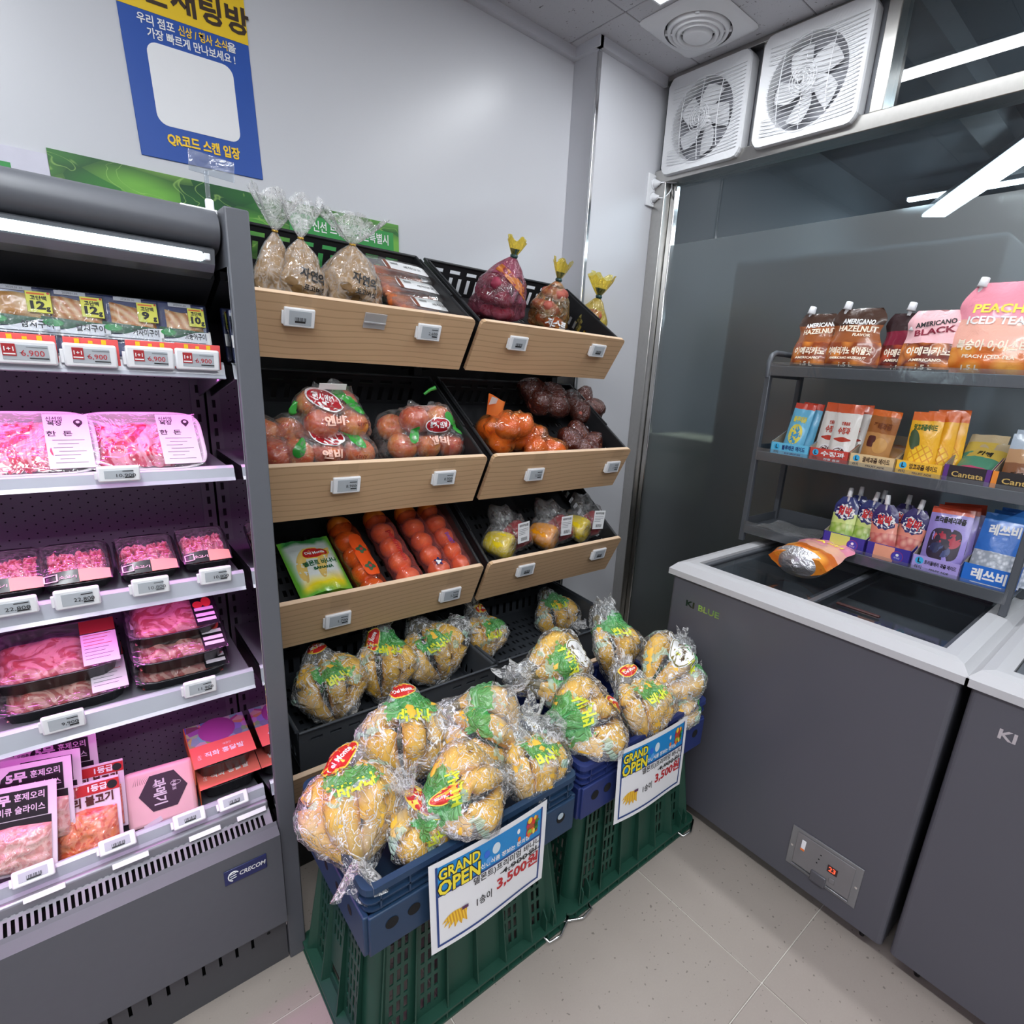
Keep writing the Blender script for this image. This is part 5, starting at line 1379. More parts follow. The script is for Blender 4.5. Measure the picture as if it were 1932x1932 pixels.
def m_banana_film(name, var):
    """clear crinkled film printed with a green leaf band; one shader per layout"""
    n = NT(name); o = n.obj()
    h = n.noise(o, 24, 3, .55, 1.6)
    r1 = n.math('ABSOLUTE', n.math('SUBTRACT', h, .5))
    r2 = n.math('ABSOLUTE', n.math('SUBTRACT', n.noise(n.mp(o, (1, 1.6, .7), (.5, .4, 1.0)), 15, 2, .5, 2.2), .5))
    hh = n.math('MINIMUM', r1, r2)
    nm = n.bump(hh, 1.0, .035)
    tr = n.n('BsdfTransparent'); n.set(tr.inputs[0], (.97, .98, .98))
    gl = n.n('BsdfGlossy'); gl.inputs['Roughness'].default_value = .13; n.set(gl.inputs['Normal'], nm)
    lw = n.n('LayerWeight'); lw.inputs['Blend'].default_value = .5; n.set(lw.inputs['Normal'], nm)
    f = n.math('ADD', n.math('MULTIPLY', n.math('POWER', lw.outputs['Facing'], 3.2), .7), .05, clamp=True)
    a = n.mixs(f, tr.outputs[0], gl.outputs[0])
    df = n.n('BsdfDiffuse'); n.set(df.inputs[0], (.86, .88, .90)); n.set(df.inputs['Normal'], nm)
    k = n.math('MULTIPLY', n.math('SUBTRACT', 1, n.math('MULTIPLY', hh, 60), clamp=True), .78)  # white diffuse streaks on the creases, painted as highlights
    milky = n.math('MULTIPLY', n.ramp(n.noise(n.mp(o, (1, 1, 1), (0, 0, 0), (var, 0, 0)), 11, 2), [(.50, 0), (.64, 1)]), .20)
    clear = n.mixs(n.math('ADD', n.math('ADD', k, .04), milky, clamp=True), a, df.outputs[0])
    # printed band
    ps = n.sep(n.mp(o, (1, 1, 1), (.25+var*.2, var*.15, 0)))
    edge = n.math('MULTIPLY', n.math('SUBTRACT', n.noise(o, 30+var, 2, .6, .6), .5), .055)
    dz = n.math('ABSOLUTE', n.math('ADD', n.math('SUBTRACT', ps[2], (-.075, -.050, -.095)[var % 3]), edge))
    dy = n.math('ABSOLUTE', n.math('ADD', ps[0], n.math('MULTIPLY', edge, 1.2)))
    m1 = n.math('MULTIPLY', n.math('LESS_THAN', dz, .021 + .004*(var % 2)), n.math('LESS_THAN', dy, .045 + .008*(var % 3)))
    leafcut = n.math('GREATER_THAN', n.noise(n.mp(o, (1, 1, 1), (0, 0, 0), (0, var*.7, 0)), 12, 1), .36)
    m_ = n.math('MULTIPLY', m1, leafcut)
    gcol = n.mix(n.noise(o, 30, 2), srgb((36, 150, 60)), srgb((84, 186, 96)))
    # pale mint ghost print beside it
    m2 = n.math('MULTIPLY', n.math('MULTIPLY', n.math('GREATER_THAN', dz, .022), n.math('LESS_THAN', dz, .040)), n.math('GREATER_THAN', n.noise(o, 34, 2), .52))
    pg = n.pbr(gcol, .25, normal=nm, coat=.4); pm = n.pbr(srgb((176, 214, 192)), .3, normal=nm)
    a = n.mixs(n.math('MULTIPLY', m2, .55), clear, pm)
    a = n.mixs(n.math('MULTIPLY', m_, .72), a, pg)
    return n.done(a)
BF = [m_banana_film('banana_film_%d' % i, i) for i in range(3)]
RLAB = mat('fruit_label_red', (200, 44, 42), .35, coat=.3); YRIM = mat('fruit_label_yellow', (240, 206, 80), .35)
BROT = []
CLO = lambda a, b: ellf(a, b, .10, 3, .4)
def build_bunch(seed, nb, spread, L, var, flat=1.0, tail=(), label_pos=None, M=None, label='', txt=True, barcode=False, white=False):
    rnd = random.Random(seed)
    r = empty('bagged_bananas', label, 'bananas', M, 'bananas in printed clear bags')
    pts = []; 
    for i in range(nb):
        row = i % 2; q = (i//2)/max(1, (nb-1)//2)
        phi = -PI/2 + (q-.5)*spread*2 + rnd.uniform(-.08, .08)
        rad = .030 if row == 0 else .052
        P = banana_path(phi, rad, L*(1-.07*row)*rnd.uniform(.96, 1.04), .066+rnd.uniform(-.004, .006))
        off = Vector((math.cos(phi+PI/2), 0, 0))*(q-.5)*.006
        P = [Vector((p.x*1.05, p.y*flat-.012*(1-row), p.z)) + off for p in P]
        g = banana_mesh(P); o = g.obj('banana', [BAN, STEM], r)
        for j, p in enumerate(P[1:], 1):
            for k in range(6):
                a = k*PI/3; pts.append(p + Vector((math.cos(a), math.sin(a), 0))*BR_[j])
    G().lathe([(0, .012), (.010, .010), (.014, .0), (.012, -.014), (0, -.018)], 10).obj('crown', STEM, r)
    pts.append(Vector((0, 0, .012)))
    g, c = hull_film(pts, seed, .007, amp=.007, power=3.2, tail=tail)
    g.obj('film', BF[var % 3], r); sf = Surf(g)
    # red brand label toward the viewer (local -y)
    if label_pos:
        x, z, rot, s_ = label_pos
        if white:
            sf.shape(CLO(.036*s_, .030*s_), WINK, r, (x, 0, z), rot=rot, eps=.0010, name='printed_label'); sf.shape(CLO(.034*s_, .028*s_), mat('label_olive', (120, 110, 50), .4), r, (x, 0, z), rot=rot, eps=.0013, name='label_ring'); sf.shape(CLO(.032*s_, .026*s_), WINK, r, (x, 0, z), rot=rot, eps=.0016, name='label_face')
            sf.text('Del Monte', .015*s_, mat('label_brown', (90, 66, 30), .4), r, (x, 0, z), rot=rot, width=.052*s_, bold=.03, eps=.0020); sf.text('Quality', .010*s_, mat('label_brown', (90, 66, 30), .4), r, (x+.004, 0, z-.013*s_), rot=rot, eps=.0020)
        else:
            sf.shape(CLO(.032*s_, .018*s_), YRIM, r, (x, 0, z), rot=rot, eps=.0010, name='label_ring'); sf.shape(CLO(.0295*s_, .0155*s_), RLAB, r, (x, 0, z), rot=rot, eps=.0014, name='printed_label')
            sf.text('Del Monte', .0125*s_, WINK, r, (x, 0, z), rot=rot, width=.044*s_, bold=.03, eps=.0019)
    if txt:
        sf.text('바나나', .026, mat('print_yellow_green', (214, 222, 60), .35), r, (0.004, 0, (-.075, -.05, -.095)[var % 3]), bold=.05, rot=8*(-1)**var, eps=.0012, width=.062)
    if barcode:
        sf.shape(ellf(.015, .022, 0, 4, 0, .35), WINK, r, (-.055, 0, -.12), eps=.0012, name='barcode_label', rot=12)
        for k in range(7): sf.shape(ellf(.0007+.0004*(k % 2), .011, 0, 4, 0, .3), INK, r, (-.064+k*.003, 0, -.118), eps=.0018, name='barcode_bar', rot=12, na=8, nr=1)
    # crumpled bag end
    for (td, tl, tw) in tail[:1]:
        d = Vector(td).normalized(); b = c + d*(.085 if abs(d.x) < .5 else .06); a1 = d.orthogonal().normalized(); a2 = d.cross(a1)
        def tf(u, v):
            t = u*2*PI; w_ = .010+.034*v+.010*v*math.sin(t*5+seed)+.006*v*math.sin(t*11)
            return tuple(b + d*(.05*v+.014*v*math.sin(t*3+seed)) + a1*(w_*math.cos(t)) + a2*(w_*.55*math.sin(t)))
        G().grid(tf, 44, 7, True).obj('bag_end', film('loose_bag_film', (.98, .98, .98), .07, .9, 30, gloss=.08, streak=.4), r)
    return r
def bag(px, py, ax, val, rx, ry, rz, **kw):
    """c: the bunch's middle; crown sits .09 above it along the local z"""
    s_ = kw.pop('s', 1.0)
    p = at(px, py, ax, val); M = Matrix.Rotation(math.radians(rz), 4, 'Z') @ Matrix.Rotation(math.radians(rx), 4, 'X') @ Matrix.Rotation(math.radians(ry), 4, 'Y') @ Matrix.Scale(s_, 4)
    M = Matrix.Translation(p) @ M @ Matrix.Translation((0, .035, .085))
    return build_bunch(M=M, **kw)
TU = [((0, .2, 1), .02, 30)]
# crate nearer the meat case
bag(672, 1510, 'z', .545, -50, -6, -22, s=1.12, seed=1, nb=7, spread=.9, L=.185, var=0, tail=[((0, -.3, -1), .03, 16)], label_pos=(-.020, -.012, 42, 1.25), label='largest bagged banana bunch, leaning over the left end of the slate blue crate')
bag(770, 1392, 'z', .575, -38, 6, -12, s=1.16, seed=2, nb=6, spread=.85, L=.165, var=1, tail=[((.6, -.4, -.7), .03, 14)], label_pos=(-.006, .004, 8, .8), label='bagged bananas with a solid green print at the back middle of the slate blue crate')
bag(908, 1376, 'z', .585, -46, -48, -6, s=1.16, seed=3, nb=6, spread=.78, L=.170, var=2, tail=[((0, -.2, -1), .03, 14)], label_pos=None, txt=False, label='bagged bananas lying across the back right of the slate blue crate')
bag(878, 1494, 'z', .556, -56, -82, 4, s=1.02, seed=4, nb=6, spread=.8, L=.175, var=1, tail=[((0, .3, -1), .03, 14)], label_pos=(.0, -.030, 90, .8), label='bagged bananas lying along the front of the slate blue crate behind its sign')
bag(1000, 1448, 'z', .510, -40, 16, 10, s=1.08, seed=5, nb=6, spread=.7, L=.165, var=0, tail=[((.3, 0, 1), .03, 14)], label_pos=None, label='bagged bananas tucked in the right end of the slate blue crate')
bag(800, 1560, 'z', .490, -34, -14, 0, s=1.00, seed=6, nb=5, spread=.6, L=.160, var=2, tail=[((0, -.4, 1), .03, 14)], label_pos=(.004, -.030, -78, 1.15), label='small bagged bunch wedged low at the front edge of the slate blue crate')
# crate beside the freezer
bag(1055, 1268, 'z', .590, -48, -76, 4, s=1.25, seed=7, nb=6, spread=.78, L=.170, var=0, tail=[((0, 0, 1), .03, 14)], label_pos=(.018, -.110, 58, 1.0), white=True, barcode=False, label='bagged bananas with a white label on the back left of the royal blue crate')
bag(1155, 1222, 'z', .580, -30, 5, 0, s=1.10, seed=8, nb=6, spread=.7, L=.165, var=1, tail=[((.2, .2, 1), .04, 12)], label_pos=None, label='bagged bananas standing at the back of the royal blue crate')
bag(1262, 1262, 'z', .575, -50, 74, 0, s=1.25, seed=9, nb=6, spread=.8, L=.170, var=2, tail=[((-.1, .2, 1), .04, 12)], label_pos=(-.014, -.085, -64, 1.0), white=True, label='bagged bananas with a white label overhanging the freezer end of the royal blue crate')
bag(1106, 1358, 'z', .545, -56, -78, 8, s=1.22, seed=10, nb=6, spread=.8, L=.175, var=1, tail=[((0, -.2, 1), .03, 14)], label_pos=(.0, -.125, 88, 1.05), label='bagged bananas lying along the front left of the royal blue crate')
bag(1208, 1335, 'z', .530, -40, 8, 6, s=1.10, seed=11, nb=6, spread=.7, L=.165, var=0, tail=[((.2, .3, 1), .03, 14)], label_pos=(-.004, .006, 10, .8), label='small bagged bananas beside the sign in the royal blue crate')
bag(1275, 1335, 'z', .475, -40, 74, 0, s=1.00, seed=12, nb=5, spread=.6, L=.160, var=2, tail=[((0, 0, 1), .03, 14)], label_pos=None, txt=False, label='half hidden bagged bananas low in the right corner of the royal blue crate')
# grey crates
bag(622, 1292, 'y', -.50, -30, -2, 6, s=1.22, seed=13, nb=6, spread=.85, L=.170, var=0, tail=[((.2, -.4, -1), .03, 14)], label_pos=(.0, .012, 4, .9), label='bagged bananas at the left end of the left grey crate')
bag(722, 1255, 'y', -.48, -26, 8, 4, s=1.18, seed=14, nb=6, spread=.75, L=.170, var=1, tail=[((.1, .2, 1), .03, 12)], label_pos=(-.030, -.015, 58, 1.0), label='bagged bananas in the middle of the left grey crate')
bag(815, 1228, 'y', -.46, -30, -14, -4, s=1.28, seed=15, nb=6, spread=.85, L=.170, var=0, tail=[((1, .0, .3), .04, 12)], label_pos=None, label='bagged bananas with a crumpled bag end at the right of the left grey crate')
bag(910, 1200, 'y', -.42, -30, 10, 8, s=1.10, seed=16, nb=6, spread=.6, L=.165, var=2, tail=[((-.2, .1, 1), .03, 12)], label_pos=(.0, .006, 0, .9), label='narrow bagged bananas at the left side of the right grey crate')
bag(1046, 1162, 'y', -.33, -22, -4, -6, s=1.20, seed=17, nb=6, spread=.78, L=.165, var=1, tail=[((.5, -.5, -.5), .03, 12)], label_pos=None, label='bagged bananas standing alone at the back of the right grey crate')
# ================================================================== produce in the tilted baskets
def inb(k, s, px, py, h, rz=0, rx=0, ry=0, sc=1.0):
    """frame on the basket floor under the point seen at px,py and h above that floor"""
    B = BK[k, s].matrix_world; n = (B.to_3x3() @ Vector((0, 0, 1))).normalized(); f0 = B @ Vector((0, 0, -.103))
    p = atp(px, py, f0+n*h, n)
    return Matrix.Translation(p-n*h) @ B.to_3x3().to_4x4() @ TR((0, 0, 0), rx, ry, rz, sc)
def pts_of(g, M, step=3):
    return [M @ Vector(v) for v in g.v[::step]]
def m_skin(name, c1, c2, c3=None, sc=14, sp=60, rough=.35, coat=.2, streak=True):
    n = NT(name); o = n.obj(); f = n.noise(n.mp(o, (1, 1, .5)) if streak else o, sc, 3, .6, .6)
    c = n.mix(n.ramp(f, [(.35, 0), (.65, 1)]), srgb(c1), srgb(c2))
    if c3: c = n.mix(n.ramp(n.noise(o, sp, 2), [(.62, 0), (.72, .8)]), c, srgb(c3))
    return n.done(n.pbr(c, rough, coat=coat))
APL = m_skin('apple_skin', (216, 96, 50), (224, 160, 74), (232, 190, 120), 22, 160)
APL2 = m_skin('apple_skin_red', (190, 60, 44), (216, 120, 60), (226, 170, 100), 22, 160)
ONI = m_skin('onion_skin', (222, 130, 50), (236, 170, 90), (190, 100, 40), 16, 70)
SPU = m_skin('purple_sweet_potato', (140, 38, 66), (166, 60, 84), (110, 34, 50), 20, 80, .6, 0)
SRD = m_skin('red_sweet_potato', (150, 70, 60), (180, 92, 72), (110, 60, 50), 20, 80, .6, 0)
PER = m_skin('persimmon_skin', (236, 110, 26), (246, 140, 44), None, 12)
CAR = m_skin('carrot_skin', (226, 110, 50), (240, 138, 74), (190, 80, 34), 30, 120, .5, 0)
PEPY = mat('pepper_yellow', (236, 206, 30), .2, var=.06, coat=.5); PPR = mat('pepper_red', (170, 34, 44), .2, var=.1, coat=.5); PPO = mat('pepper_orange', (244, 158, 20), .2, var=.06, coat=.5)
GST = mat('green_stalk', (90, 130, 60), .6); DST = mat('dry_stalk', (120, 90, 50), .7)
def g_apple(r_=.033, seed=0):
    g = G(); pr = []
    for i in range(13):
        t = i/12*PI; rr = math.sin(t); z = -math.cos(t)
        z += -.28*math.exp(-(rr/.30)**2) if z > 0 else .14*math.exp(-(rr/.25)**2)
        pr.append((r_*rr*(1+.06*z), r_*z*.92))
    return g.lathe(pr, 16, (0, 0, 0), lambda t, z: 1+.03*math.sin(5*t+seed)+.03*math.sin(2*t+seed))
def g_onion(r_=.032):
    pr = []
    for i in range(13):
        t = i/12*PI; rr = math.sin(t)**.9; z = -math.cos(t)
        pr.append((r_*rr, r_*z*.85 + (r_*.45*max(0, (z-.85)/.15) if z > .85 else 0)))
    pr[-1] = (.003, pr[-1][1]); return G().lathe(pr, 14, (0, 0, 0), lambda t, z: 1+.03*math.cos(3*t))
def g_blob(rx, ry, rz, seed, amp=.12, n=14):
    g = G()
    def f(u, v):
        th = v*PI; ph = u*2*PI; d = Vector((math.sin(th)*math.cos(ph), math.sin(th)*math.sin(ph), math.cos(th)))
        k = 1+amp*mnoise.noise(d*1.7+Vector((seed, 0, 0)))*2+amp*.4*mnoise.noise(d*5+Vector((0, seed, 0)))
        return (d.x*rx*k, d.y*ry*k, d.z*rz*k)
    return g.grid(f, n, n-2, True)
def g_spud(L=.06, r_=.022, seed=0):
    g = G(); vs = []; n = 12; m_ = 12
    def f(u, v):
        t = v*2-1; rr = r_*(max(0, 1-abs(t)**2.6))**.6*(1+.15*mnoise.noise(Vector((t*2, seed, 0)))); ph = u*2*PI
        rr *= 1+.10*mnoise.noise(Vector((math.cos(ph), math.sin(ph), t*3+seed)))*2
        return (t*L+0, rr*math.cos(ph)+.006*math.sin(t*2+seed), rr*math.sin(ph))
    return g.grid(f, n, m_, True)
def g_carrot(L=.07, r_=.014, seed=0):
    def f(u, v):
        t = v; rr = r_*(1-.55*t)*min(1, (t*14+.05))**.5*min(1, (1-t)*10+.1)**.5*(1+.05*math.sin(t*60+seed)); ph = u*2*PI
        return (t*L*2-L, rr*math.cos(ph), rr*math.sin(ph))
    return G().grid(f, 10, 22, True)
def g_pepper(r_=.034, seed=0):
    pr = [(0, -.038), (.014, -.040), (.024, -.034), (.030, -.018), (.033, 0), (.035, .018), (.033, .030), (.024, .036), (.010, .030), (0, .027)]
    k = r_/.034
    return G().lathe([(a*k, b*k) for a, b in pr], 24, (0, 0, 0), lambda t, z: 1+.10*abs(math.cos(2*t+seed))-.04+.02*math.sin(z*90+t))
LEAF = mat('leaf_green_print', (52, 150, 56), .3, coat=.3); LEAFD = mat('leaf_dark_print', (24, 96, 40), .3)
APR = mat('badge_dark_red', (170, 32, 44), .3, coat=.3)
def leaf(a, b):
    return lambda t: (a*math.cos(t), b*math.sin(t)*(1-.35*math.cos(t))*(1+.06*math.cos(9*t)))
def film_bag(name, label, cat, M, group, items, fm, pad=.004, amp=.004, power=4, seed=1, tail=None, extra=(), flat=0.0):
    """items: (part name, G, material, local matrix)"""
    r = empty(name, label, cat, M, group); pts = []; cache = {}
    for nm, g, m, X in items:
        key = (id(g), m.name)
        if key not in cache: cache[key] = g.mesh(nm, m)
        link(nm, cache[key], r, X); pts += pts_of(g, X)
    pts += [Vector(e) for e in extra]
    g, c = hull_film(pts, seed, pad, 44, 28, amp, power, tail, base_flat=.001, fine=.002)
    g.obj('film', fm, r); return r, Surf(g), c
def seal_end(r, c, w, h, m, yoff=0, seed=0):
    """flat crimped bag mouth standing up from the top of the bag"""
    def f(u, v):
        s_ = (u-.5)*w*(1-.15*v)
        return (c[0]+s_, c[1]+yoff+.012*math.sin(u*9+seed)*v+.010*v, c[2]+v*h*(1+.12*math.sin(u*7+seed)))
    return G().grid(f, 18, 5).obj('bag_mouth', m, r)

# ---- top tier left: three brown paper bags in tied clear film
def m_kraft():
    n = NT('kraft_paper'); o = n.obj(); f = n.noise(o, 14, 3, .6, .8)
    return n.done(n.pbr(n.mix(f, srgb((186, 150, 104)), srgb((160, 124, 82))), .7, normal=n.bump(f, .6, .01)))
KP = m_kraft(); TIEG = mat('gold_tie', (206, 164, 70), .3, .6)
CLR = film('clear_bag_film', (.98, .98, .98), .03, .8, 26, gloss=.08, streak=.22)
CLRT = film('clear_bag_top', (.97, .97, .97), .13, .8, 30, gloss=.12, streak=.45)
def tied_bag(M, label, w, h, d, inner, fm, tie, rh, rw, seed, name='tied_bag', cat='bag', group='', items=(), ruf=None, lean=0, npl=9, tie_r=.006, sag=0, knot=None, flat=.45):
    r = empty(name, label, cat, M, group)
    def prof(v):
        t = min(1, v); k = (min(1, t*7+.25))*(1-max(0, (t-.35)/.65)**1.7*.93)
        return k
    def body(off, amp):
        def f(u, v):
            ph = u*2*PI; k = prof(v)
            c_, s_ = math.cos(ph), math.sin(ph)
            n_ = mnoise.noise(Vector((c_*1.5+seed, s_*1.5, v*3)))*.22*amp + mnoise.noise(Vector((c_*4, s_*4+seed, v*7)))*.15*amp
            pl = .22*math.sin(ph*npl+seed)*max(0, v-.4)*amp
            kk = k*(1+n_+pl)
            return ((w/2*kk+off)*c_ + lean*v*v*h, (d/2*kk+off)*s_, v*h)
        return f
    if inner is not None: G().grid(body(-.0025, 1), 40, 22, True).obj('paper_bag', inner, r)
    for nm, g, m, X in items: g.obj(nm, m, r, X)
    g = G().grid(body(.0, 1.0), 40, 22, True)
    if True: g.add([body(0, 1)(i/40, 0) for i in range(40)], [tuple(range(40))])
    g.obj('film', fm, r)
    top = Vector((lean*h, 0, h))
    rad = max(.004, .07*w/2)
    G().tube([top+Vector((rad*1.15*math.cos(t*PI/6), rad*1.15*math.sin(t*PI/6), .001*math.sin(t*3))) for t in range(13)], tie_r*.4, 6, False).obj('tie', tie, r)
    def rf(u, v):
        ph = u*2*PI; q = v**.8
        R_ = rad + (rw/2-rad)*q*(1+.18*math.sin(ph*3+seed)); R_ *= 1+.10*math.sin(ph*npl*1.6+seed)*q
        z = rh*v*(1+.16*math.sin(ph*4+seed*2)) - sag*v*v*rw*abs(math.cos(ph))
        return tuple(top + Vector((R_*math.cos(ph), R_*flat*math.sin(ph), z)))
    G().grid(rf, 64, 8, True).obj('bag_top', ruf or fm, r)
    if knot is not None: G().grid(lambda u, v: tuple(top+Vector((0, 0, rh*(.02+.40*v)))+Vector(((rad+.30*rw/2*v)*math.cos(u*2*PI)*(1+.12*math.sin(u*PI*14)), (rad+.30*rw/2*v)*.55*math.sin(u*2*PI)*(1+.12*math.sin(u*PI*14)), .0))), 48, 4, True).obj('printed_knot', knot, r)
    return r, Surf(g)
BRG = 'brown paper bags tied in clear film on the top tier'
for i, (px, py, w, h, rh, rw, sd, lab, rz) in enumerate(((520, 528, .085, .150, .075, .105, 1, 'brown paper bag in tied clear film at the far left of the top basket', 8), (571, 540, .112, .150, .080, .090, 4, 'brown paper bag in tied clear film, second from the left in the top basket', 0), (668, 546, .150, .150, .062, .150, 7, 'widest brown paper bag in tied clear film, with black lettering, beside the carrots', -4))):
    B_ = BK[0, 0].matrix_world; M = inb(0, 0, px, py, .06); M = Matrix.Translation(M.translation) @ TR((0, 0, 0), 12, 0, rz, 1.14)
    r, sf = tied_bag(M, lab, w, h, w*.75, KP, CLR, TIEG, rh, rw, sd, 'mushroom_bag', 'bag', BRG, ruf=CLRT)
    if i > 0:
        sf.text('자연의', .024, INK, r, (.020, 0, .075), bold=.03, rot=-14); sf.text('표고버섯', .015, INK, r, (.020, 0, .048), bold=.02, rot=-10); sf.text('Mushroom', .008, INK, r, (.02, 0, .032), rot=-8)
        for q in range(3): sf.shape(lambda t, q=q: (.013*math.cos(t), .009*math.sin(t)), mat('brown_print', (120, 90, 52), .6), r, (-.030+.012*q, 0, .060-.014*q), rot=20*q, na=16, nr=2)
# ---- carrots in clear trays with white labels
CLT = film('clear_tray', (.97, .98, .98), .05, .3, 25, gloss=.12, streak=.06)
LBN = mat('label_brown_edge', (130, 70, 50), .5)
for i, (px, py, hh) in enumerate(((754, 500, .085), (778, 540, .060), (806, 580, .035))):
    M = inb(0, 0, px, py, hh+.02, -4, sc=1.38) @ Matrix.Translation((0, 0, .004+.012*(2-i)))
    r = empty('carrot_pack', ('rearmost', 'middle', 'front')[i]+' clear tray of carrots with a white label', 'carrots', M, 'carrot packs in the top basket')
    L_, Wd = .078, .048
    rnd = random.Random(i)
    for q in range(4):
        g_carrot(.062, .0155, q).obj('carrot', CAR, r, TR((rnd.uniform(-.004, .004), -.030+q*.020, .016), 0, 0, 180*(q % 2)+rnd.uniform(-5, 5)))
    def tr_(u, v): 
        ph = u*2*PI; c_, s_ = math.cos(ph), math.sin(ph); k = (abs(c_)**5+abs(s_)**5)**(-.2); rr = [.0, .84, .92, 1, 1, .96, .6, 0][int(round(v*7))]
        return (L_*k*c_*rr, Wd*k*s_*rr, [.002, .002, .010, .034, .037, .040, .044, .044][int(round(v*7))] + .0015*mnoise.noise(Vector((u*8, v*5, i))))
    g = G().grid(tr_, 48, 7, True); g.obj('tray', CLT, r); sf = Surf(g)
    sf.shape(ellf(.052, .022, 0, 4, 0, .25), WINK, r, (.015, 0, .04), (1, 0, 0), (0, 1, 0), eps=.0012, name='paper_label')
    sf.shape(ellf(.004, .022, 0, 4, 0, .25), LBN, r, (-.030, 0, .04), (1, 0, 0), (0, 1, 0), eps=.0018, name='label_stripe')
    sf.text('세척당근', .014, INK, r, (.030, -.002, .04), (1, 0, 0), (0, 1, 0), width=.042, eps=.002)
    for q in range(6): sf.shape(ellf(.0006, .006, 0, 4, 0, .3), INK, r, (-.018+q*.003, .008, .04), (1, 0, 0), (0, 1, 0), eps=.002, name='barcode_bar', na=8, nr=1)
# ---- sweet potato bags
PURF = film('purple_tint_film', (.86, .56, .66), .10, .8, 34, (196, 120, 140), gloss=.08, streak=.22)
YELF = film('yellow_tint_film', (.97, .90, .50), .05, .8, 34, (236, 220, 130), gloss=.09, streak=.18)
REDF = film('amber_tint_film', (.95, .72, .45), .06, .8, 34, (230, 190, 120), gloss=.09, streak=.18)
DKT = mat('dark_green_knot', (20, 62, 62), .3, coat=.4)
SG = 'sweet potatoes in tied tinted bags on the top tier'
rnd = random.Random(11)
def spuds(n, m, w, d, h, L, r_):
    out = []
    for i in range(n):
        z = .024+(i//2)*.036; out.append(('sweet_potato', g_spud(L*rnd.uniform(.85, 1.05), r_*rnd.uniform(.9, 1.05), i*3.1), m, TR((rnd.uniform(-.012, .012), (-.5+(i % 2))*w*.27, z), rnd.uniform(-10, 10), rnd.uniform(-12, 12), rnd.uniform(-16, 16))))
    return out
for px, py, w, h, m, fm, rh, rw, sd, lab, rz, lean, rf_ in ((946, 572, .150, .165, SPU, PURF, .042, .052, 3, 'large purple-tinted bag of sweet potatoes tied with a yellow top', -4, .16, YELF), (1042, 592, .118, .130, SRD, REDF, .046, .060, 8, 'amber-tinted bag of red sweet potatoes, middle of the three', 4, .06, YELF), (1122, 606, .092, .105, SRD, YELF, .050, .085, 12, 'smallest yellow-tinted bag of sweet potatoes at the right end', 0, .06, YELF)):
    M = inb(0, 1, px, py, .07); M = Matrix.Translation(M.translation) @ TR((0, 0, 0), 14, 0, rz, {3: 1.34, 8: 1.42, 12: 1.5}[sd])
    r, sf = tied_bag(M, lab, w, h, w*.8, None, fm, DKT, rh, rw, sd, 'sweet_potato_bag', 'sweet potatoes', SG, items=spuds(6 if w > .1 else 4, m, w, w*.8, h, w*.29, w*.135), ruf=rf_, lean=lean, knot=DKT, tie_r=.012)
    if sd == 3: sf.shape(ellf(.052, .012, 0, 4, 0, .4), mat('amber_band', (190, 110, 40), .35, coat=.3), r, (.018, 0, .108), rot=-38, name='printed_band')
    if sd == 8: sf.text('저스트', .022, WINK, r, (-.01, 0, .026), bold=.05, rot=-6); sf.text('꿀고구마', .012, WINK, r, (0, 0, .010), bold=.03)
    if sd == 12: sf.text('고구마', .016, WINK, r, (-.01, 0, .012), bold=.05, rot=-6)
